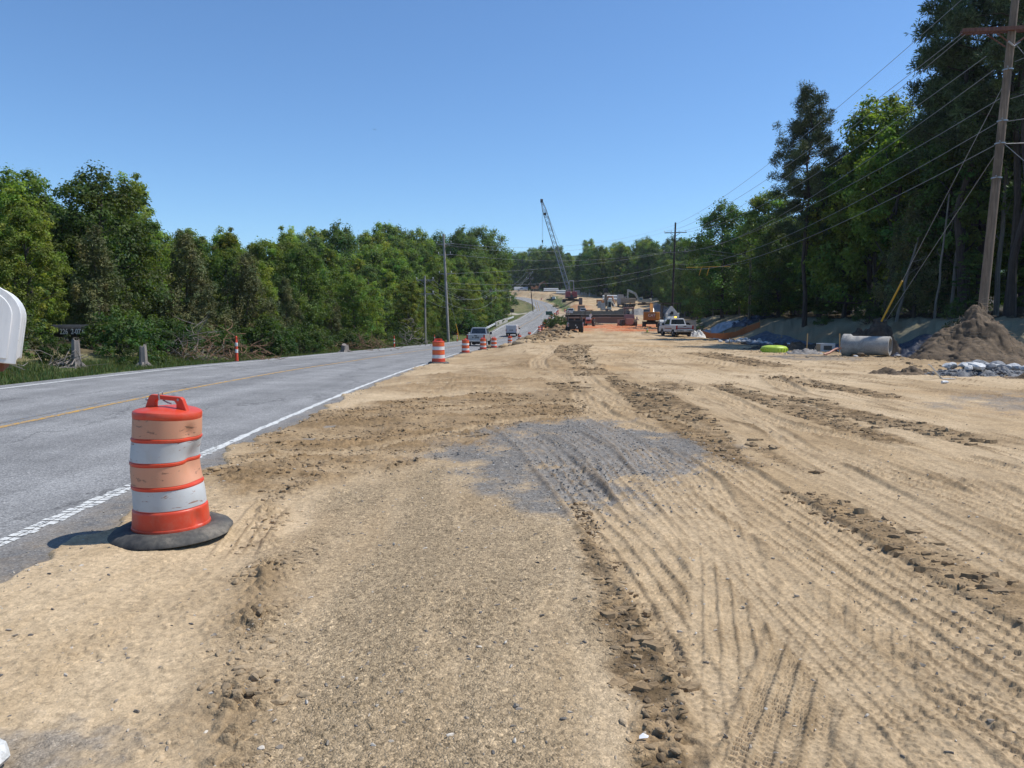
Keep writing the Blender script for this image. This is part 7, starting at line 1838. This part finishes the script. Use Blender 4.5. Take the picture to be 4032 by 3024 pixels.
brush('dry brown brush under the small pointed cedar', -11.4, 58, 3.0, 1.4, 1.2, 90, 6, RUST); brush('fan of pale bare stems at the foot of the left trees', -10.3, 78, 1.6, 1.0, 3.2, 60, 7, GREYB, .03); brush('low twigs and debris near the mailbox side of the verge', -15.6, 22.0, 1.8, .7, .3, 24, 8, GREYB, .015)
brush('dry brush heap on the bank inside the far bend', float(road_x(246)) - 20, 246, 6, 4, 2.2, 120, 9, RUST, .04)
# place vines at tall stump
place_shrub(2, -15.7, 25.9, .50, 1.0, 'leafy vine clump against the left side of the tall stump', None, 1.1); place_shrub(0, -16.6, 24.4, .7, 2.0, 'low dark bush between the mailbox and the tall stump'); place_shrub(1, -14.0, 28.4, .8, 3.0, 'bush standing between the two old stumps')
t = thing('survey_stake', 'tiny orange flag on a stake above the black pipe', 'marker flag', (-16.9, 31, tz(-16.9, 31))); m = MB(); m.box((0, 0, .5), (.03, .03, 1.0)); m.build('stake', STK, t); m = MB(); m.box((.05, 0, .88), (.12, .01, .28)); m.build('flag', paint('flag_orange', (.75, .16, .04), .6), t)
# two small birds far up
for x, y, z_, lb in ((-34, 190, 48, 'tiny dark bird in the sky above the left wood'), (52, 340, 92, 'tiny dark bird in the sky right of the crane boom')):
    m = MB(); m.loft([[(-.5, 0, .12), (-.25, .08, .05), (0, .10, 0), (.25, .08, .05), (.5, 0, .12)], [(-.5, -.05, .13), (-.25, -.12, .06), (0, -.14, .0), (.25, -.12, .06), (.5, -.05, .13)]], cap=False, closed=False); m.tube([(0, .3, 0), (0, .05, 0), (0, -.35, 0)], [.02, .07, .02], 6); o = m.build('bird', BLK); o.location = (x, y, z_); tag(o, lb, 'bird')

# ------------------------------------------------------------------ loose clods, crumbs and stones on the dirt
def scatter(name, label, n, fn, mat, seed, rmin, rmax, flat=.6, chip=.16):
    rs = np.random.RandomState(seed); base = []
    for k in range(6):
        q = MB(); rock_mesh(q, (0, 0, 0), 1, rs, rs.uniform(1, 1.9), rs.uniform(.6, .9), flat, chip=chip); base.append((np.array(q.v), np.array(q.f)))
    X, Y, R = fn(rs, n); n = len(X); Z0 = terrain(X, Y); DZ, C, _, _ = ground_detail(X, Y); Z, ins = under_road(X, Y, Z0 + DZ)
    Z = np.where(ins > .5, road_top(road_s(X, Y), Y), Z)
    Vs = []; Fs = []; Cs = []; off = 0
    for k in range(n):
        v, f = base[k % 6]; a = rs.uniform(0, 2 * PI); c, s = math.cos(a), math.sin(a); w = v * R[k]
        w = np.stack([w[:, 0] * c - w[:, 1] * s + X[k], w[:, 0] * s + w[:, 1] * c + Y[k], w[:, 2] + Z[k] + R[k] * .05], 1)
        Vs.append(w); Fs.append(f + off); off += len(v); Cs.append(np.repeat((C[k] * rs.uniform(.75, 1.15))[None], len(v), 0))
    o = np_mesh(name, np.concatenate(Vs), np.concatenate(Fs), mat, attrs={'albedo': np.concatenate(Cs)}, smooth=False); return tag(o, label, None, None, 'stuff')
m, nt, b = new_mat('clod_soil'); at = N(nt, 'ShaderNodeAttribute', attribute_name='albedo'); nn = noise(nt, 40, 5, .7); L(nt, mixc(nt, 1.0, at.outputs['Color'], ramp(nt, nn.outputs['Fac'], [(.3, .72), (.7, 1.2)]).outputs[0], 'MULTIPLY'), b.inputs['Base Color']); b.inputs['Roughness'].default_value = .95; bump(nt, b, nn.outputs['Fac'], .5, .01); CLOD = m
m, nt, b = new_mat('grit_stone'); oi = noise(nt, 9, 2); L(nt, ramp(nt, oi.outputs['Fac'], [(.35, (.10, .095, .09)), (.5, (.30, .25, .19)), (.65, (.58, .52, .43))]).outputs[0], b.inputs['Base Color']); b.inputs['Roughness'].default_value = .85; GRIT = m
def in_cleats(rs, n):
    X = []; Y = []; R = []
    w = [len_ for len_ in (5, 3.0, 4, 3, .6, .6, .5, 1.5, .8)]
    for (Lp, Rp, per, amp), q in zip(CLEATS, w):
        k = int(n * q / sum(w)); ys = rs.uniform(min(p[1] for p in Lp), max(p[1] for p in Lp), k)
        ly = np.array([p[1] for p in Lp])[::-1]; lx = np.array([p[0] for p in Lp])[::-1]; ry = np.array([p[1] for p in Rp])[::-1]; rx = np.array([p[0] for p in Rp])[::-1]
        xl = np.interp(ys, ly, lx); xr_ = np.interp(ys, ry, rx); xs = xl + (xr_ - xl) * rs.beta(1.6, 1.6, k) + rs.normal(size=k) * .04
        X.append(xs); Y.append(ys); R.append(.004 + .020 * rs.random(k) ** 4.0 * np.clip(per / .15, 1, 2))
    return np.concatenate(X), np.concatenate(Y), np.concatenate(R)
def in_brown(rs, n):
    X = rs.uniform(-3.5, 1.6, n * 3); Y = rs.uniform(5.9, 16.8, n * 3); k = in_poly(X, Y, BROWN) & (fbm(X * .6, Y * 1.3, 14, 3) > -.15); X, Y = X[k][:n], Y[k][:n]; return X, Y, .006 + .026 * rs.random(len(X)) ** 4
def on_ridge(rs, n):
    k = rs.randint(0, len(RIDGE) - 1, n); t_ = rs.random(n); P = np.array(RIDGE); p = P[k] + (P[k + 1] - P[k]) * t_[:, None]
    X = p[:, 0] + rs.normal(size=n) * .13; Y = p[:, 1] + rs.normal(size=n) * .13; kk = fbm(X * 1.5, Y * 1.5, 33, 2) > -.1; return X[kk], Y[kk], .004 + .024 * rs.random(kk.sum()) ** 4
def everywhere(rs, n):
    Y = 1.6 + 26 * rs.random(n) ** 1.7; X = rs.uniform(-.75, .75, n) * Y; k = (road_s(X, Y) > .5); X, Y = X[k], Y[k]; return X, Y, .0025 + .011 * rs.random(len(X)) ** 4
def on_berm(rs, n):
    Y = rs.uniform(62, 118, n); X = road_x(Y) + 4.6 + 1.0 * sstep(70, 110, Y) + rs.normal(size=n) * 1.3; return X, Y, .06 + .34 * rs.random(n) ** 2.5
def on_right(rs, n):
    Y = rs.uniform(22, 52, n); X = rs.uniform(9, 24, n); k = (X > forest_x(Y) - 17) & (X < Y * .72); X, Y = X[k], Y[k]; return X, Y, .02 + .14 * rs.random(len(X)) ** 4
def on_edge(rs, n):
    Y = 3.2 + 40 * rs.random(n) ** 1.5; X = road_x(Y) + np.interp(Y, [3, 9, 14, 20, 28, 40], [.55, .45, .35, .25, .2, .4]) + rs.normal(size=n) * .16; return X, Y, .003 + .010 * rs.random(n) ** 3
scatter('dirt_clods', 'crumbled clods of dry soil', 5200, in_cleats, CLOD, 41, 0, 0, .5, .10); scatter('dirt_clods', 'crumbled clods in the brown churned soil', 5500, in_brown, CLOD, 42, 0, 0, .65, .04)
scatter('dirt_clods', 'crumbs along the edge of the pebbly lane', 2200, on_ridge, CLOD, 43, 0, 0, .7, .04); scatter('loose_stones', 'small stones lying on the dirt', 9000, everywhere, GRIT, 44, 0, 0, .8)
scatter('dirt_clods', 'large clods on the spoil berm beside the road', 1500, on_berm, CLOD, 45, 0, 0, .8, 0); scatter('dirt_clods', 'clods on the soil around the concrete pipe', 700, on_right, CLOD, 46, 0, 0); scatter('loose_stones', 'grit along the broken road edge', 1500, on_edge, GRIT, 47, 0, 0, .8)

# flat dried slabs broken up by the machines' cleats: rows across the strips
def slabs(label, seed):
    rs = np.random.RandomState(seed); Vs = []; Fs = []; Cs = []; off = 0; P = []
    for ci, ((Lp, Rp, per, amp), dens, sz) in enumerate(zip(CLEATS, (1.0, 1.0, .8, .8, .7, .5, .7, .8, .6, .7, .5, .5), (1, 1, 1.5, 1.4, 1, 1, 1.6, 1.4, .9, 2, 2, 2))):
        ly = np.array([p[1] for p in Lp])[::-1]; lx = np.array([p[0] for p in Lp])[::-1]; ry = np.array([p[1] for p in Rp])[::-1]; rx = np.array([p[0] for p in Rp])[::-1]
        y = min(ly[0], ry[0]); y1 = max(ly[-1], ry[-1])
        while y < y1:
            y += per * rs.uniform(.25, .6); xl = float(np.interp(y, ly, lx)); xr_ = float(np.interp(y, ry, rx)); x = xl + rs.uniform(-.05, .1)
            while x < xr_:
                w = (.022 + .14 * rs.random() ** 2.6) * sz
                if rs.random() < .50 * dens and math.sin(y * 2.1 + ci * 3) + .7 * math.sin(x * 3 + y * .9) > -.75: P.append((x + w / 2, y + rs.normal() * .045, w, w * rs.uniform(.16, .42), min(.020, w * rs.uniform(.10, .26)) * (.6 + .4 * sz)))
                x += w * rs.uniform(.8, 2.4) + .012
    P = np.array(P); X, Y = P[:, 0], P[:, 1]; Z = terrain(X, Y) + ground_detail(X, Y)[0]
    for k, (x, y, w, l, t_) in enumerate(P):
        n = 12; a = np.linspace(0, 2 * PI, n, endpoint=False) + rs.normal(size=n) * .16; r = rs.uniform(.62, 1.12, n)
        top = np.stack([np.cos(a) * r * w / 2, np.sin(a) * r * l, np.full(n, t_) + rs.normal(size=n) * t_ * .28], 1); bot = top * np.array([1.10, 1.15, 0]) - np.array([0, 0, t_ * 1.2])
        v = np.concatenate([top, bot, [[0, 0, t_ * 1.15]]]); tx = rs.normal() * .20 + .10; tz_ = rs.normal() * .38
        c, s = math.cos(tx), math.sin(tx); v = np.stack([v[:, 0], v[:, 1] * c + v[:, 2] * s, -v[:, 1] * s + v[:, 2] * c], 1); c, s = math.cos(tz_), math.sin(tz_)
        v = np.stack([v[:, 0] * c - v[:, 1] * s + x, v[:, 0] * s + v[:, 1] * c + y, v[:, 2] + Z[k] - t_ * .25], 1)
        i = np.arange(n); j = (i + 1) % n
        f = np.concatenate([np.stack([i, j, np.full(n, 2 * n)], 1), np.stack([i + n, j + n, i], 1), np.stack([j + n, j, i], 1)]) + off; off += 2 * n + 1
        cc = C_BRN * rs.uniform(.9, 1.25) + (C_TAN - C_BRN) * rs.uniform(0, .7); Vs.append(v); Fs.append(f); Cs.append(np.repeat(cc[None], 2 * n + 1, 0))
    o = np_mesh('dirt_clods', np.concatenate(Vs), np.concatenate(Fs), CLOD, attrs={'albedo': np.concatenate(Cs)}, smooth=False); tag(o, label, None, None, 'stuff')
slabs('flat dried slabs of soil broken by the crawler cleats', 61)

def on_gravel(rs, n):
    X = rs.uniform(-1.6, 3.1, n * 4); Y = rs.uniform(5.2, 12.8, n * 4); g = soft_poly(X, Y, GRAVEL, .45, 81, .55); k = rs.random(n * 4) < g ** 1.2; X, Y = X[k][:n], Y[k][:n]; return X, Y, .004 + .010 * rs.random(len(X)) ** 3
m, nt, b = new_mat('grey_chippings'); oi = noise(nt, 9, 2); L(nt, ramp(nt, oi.outputs['Fac'], [(.35, (.09, .09, .088)), (.5, (.20, .195, .185)), (.65, (.38, .37, .35))]).outputs[0], b.inputs['Base Color']); b.inputs['Roughness'].default_value = .85
scatter('loose_gravel', 'grey chippings strewn over the gravel patch', 5200, on_gravel, m, 51, 0, 0, .75, .05)
HAZE = 0.00012
EXPO = 0.0
# ------------------------------------------------------------------ light, air, camera
SUN_EL, SUN_AZ = math.radians(57), math.radians(81)      # azimuth clockwise from +y
w = bpy.data.worlds.new('World'); scene.world = w; w.use_nodes = True; nt = w.node_tree
sk = nt.nodes.new('ShaderNodeTexSky'); sk.sky_type = 'NISHITA'; sk.sun_disc = False; sk.sun_elevation = SUN_EL; sk.sun_rotation = SUN_AZ; sk.altitude = 200; sk.air_density = 1.0; sk.dust_density = .15; sk.ozone_density = 2.2
nt.links.new(mixc(nt, 1.0, sk.outputs[0], (.66, .86, 1.05), 'MULTIPLY'), nt.nodes['Background'].inputs[0]); nt.nodes['Background'].inputs[1].default_value = .15
sl = bpy.data.lights.new('sun', 'SUN'); sl.energy = 4.75; sl.angle = math.radians(.53); sl.color = (1, .955, .88)
so = bpy.data.objects.new('sun', sl); COL.objects.link(so)
d = Vector((math.sin(SUN_AZ) * math.cos(SUN_EL), math.cos(SUN_AZ) * math.cos(SUN_EL), math.sin(SUN_EL)))
so.rotation_euler = d.to_track_quat('Z', 'Y').to_euler(); so.location = (60, 20, 90)
cam = bpy.data.cameras.new('camera'); cam.sensor_width = 36; cam.lens = 36 * 749 / 1024; cam.clip_start = .05; cam.clip_end = 6000
co = bpy.data.objects.new('camera', cam); COL.objects.link(co); co.location = (0, 0, CAM_H); co.rotation_euler = (math.radians(90 - 5.04), 0, 0)
scene.camera = co
if HAZE > 0:
    m = MB(); m.box((0, 265, 29), (620, 720, 74)); hm = bpy.data.materials.new('haze_air'); hm.use_nodes = True; n2 = hm.node_tree; n2.nodes.remove(n2.nodes['Principled BSDF'])
    pv = n2.nodes.new('ShaderNodeVolumePrincipled'); pv.inputs['Color'].default_value = (.80, .88, 1, 1); pv.inputs['Density'].default_value = HAZE; pv.inputs['Anisotropy'].default_value = .2
    n2.links.new(pv.outputs[0], n2.nodes['Material Output'].inputs['Volume']); tag(m.build('haze', hm), 'thin pale summer haze', None, None, 'stuff')
scene.view_settings.view_transform = 'Standard'; scene.view_settings.look = 'None'; scene.view_settings.gamma = 1; scene.view_settings.exposure = EXPO
scene.cycles.max_bounces = 6; scene.cycles.transparent_max_bounces = 4; scene.cycles.diffuse_bounces = 3; scene.cycles.glossy_bounces = 2; scene.cycles.volume_bounces = 0
scene.cycles.use_denoising = True
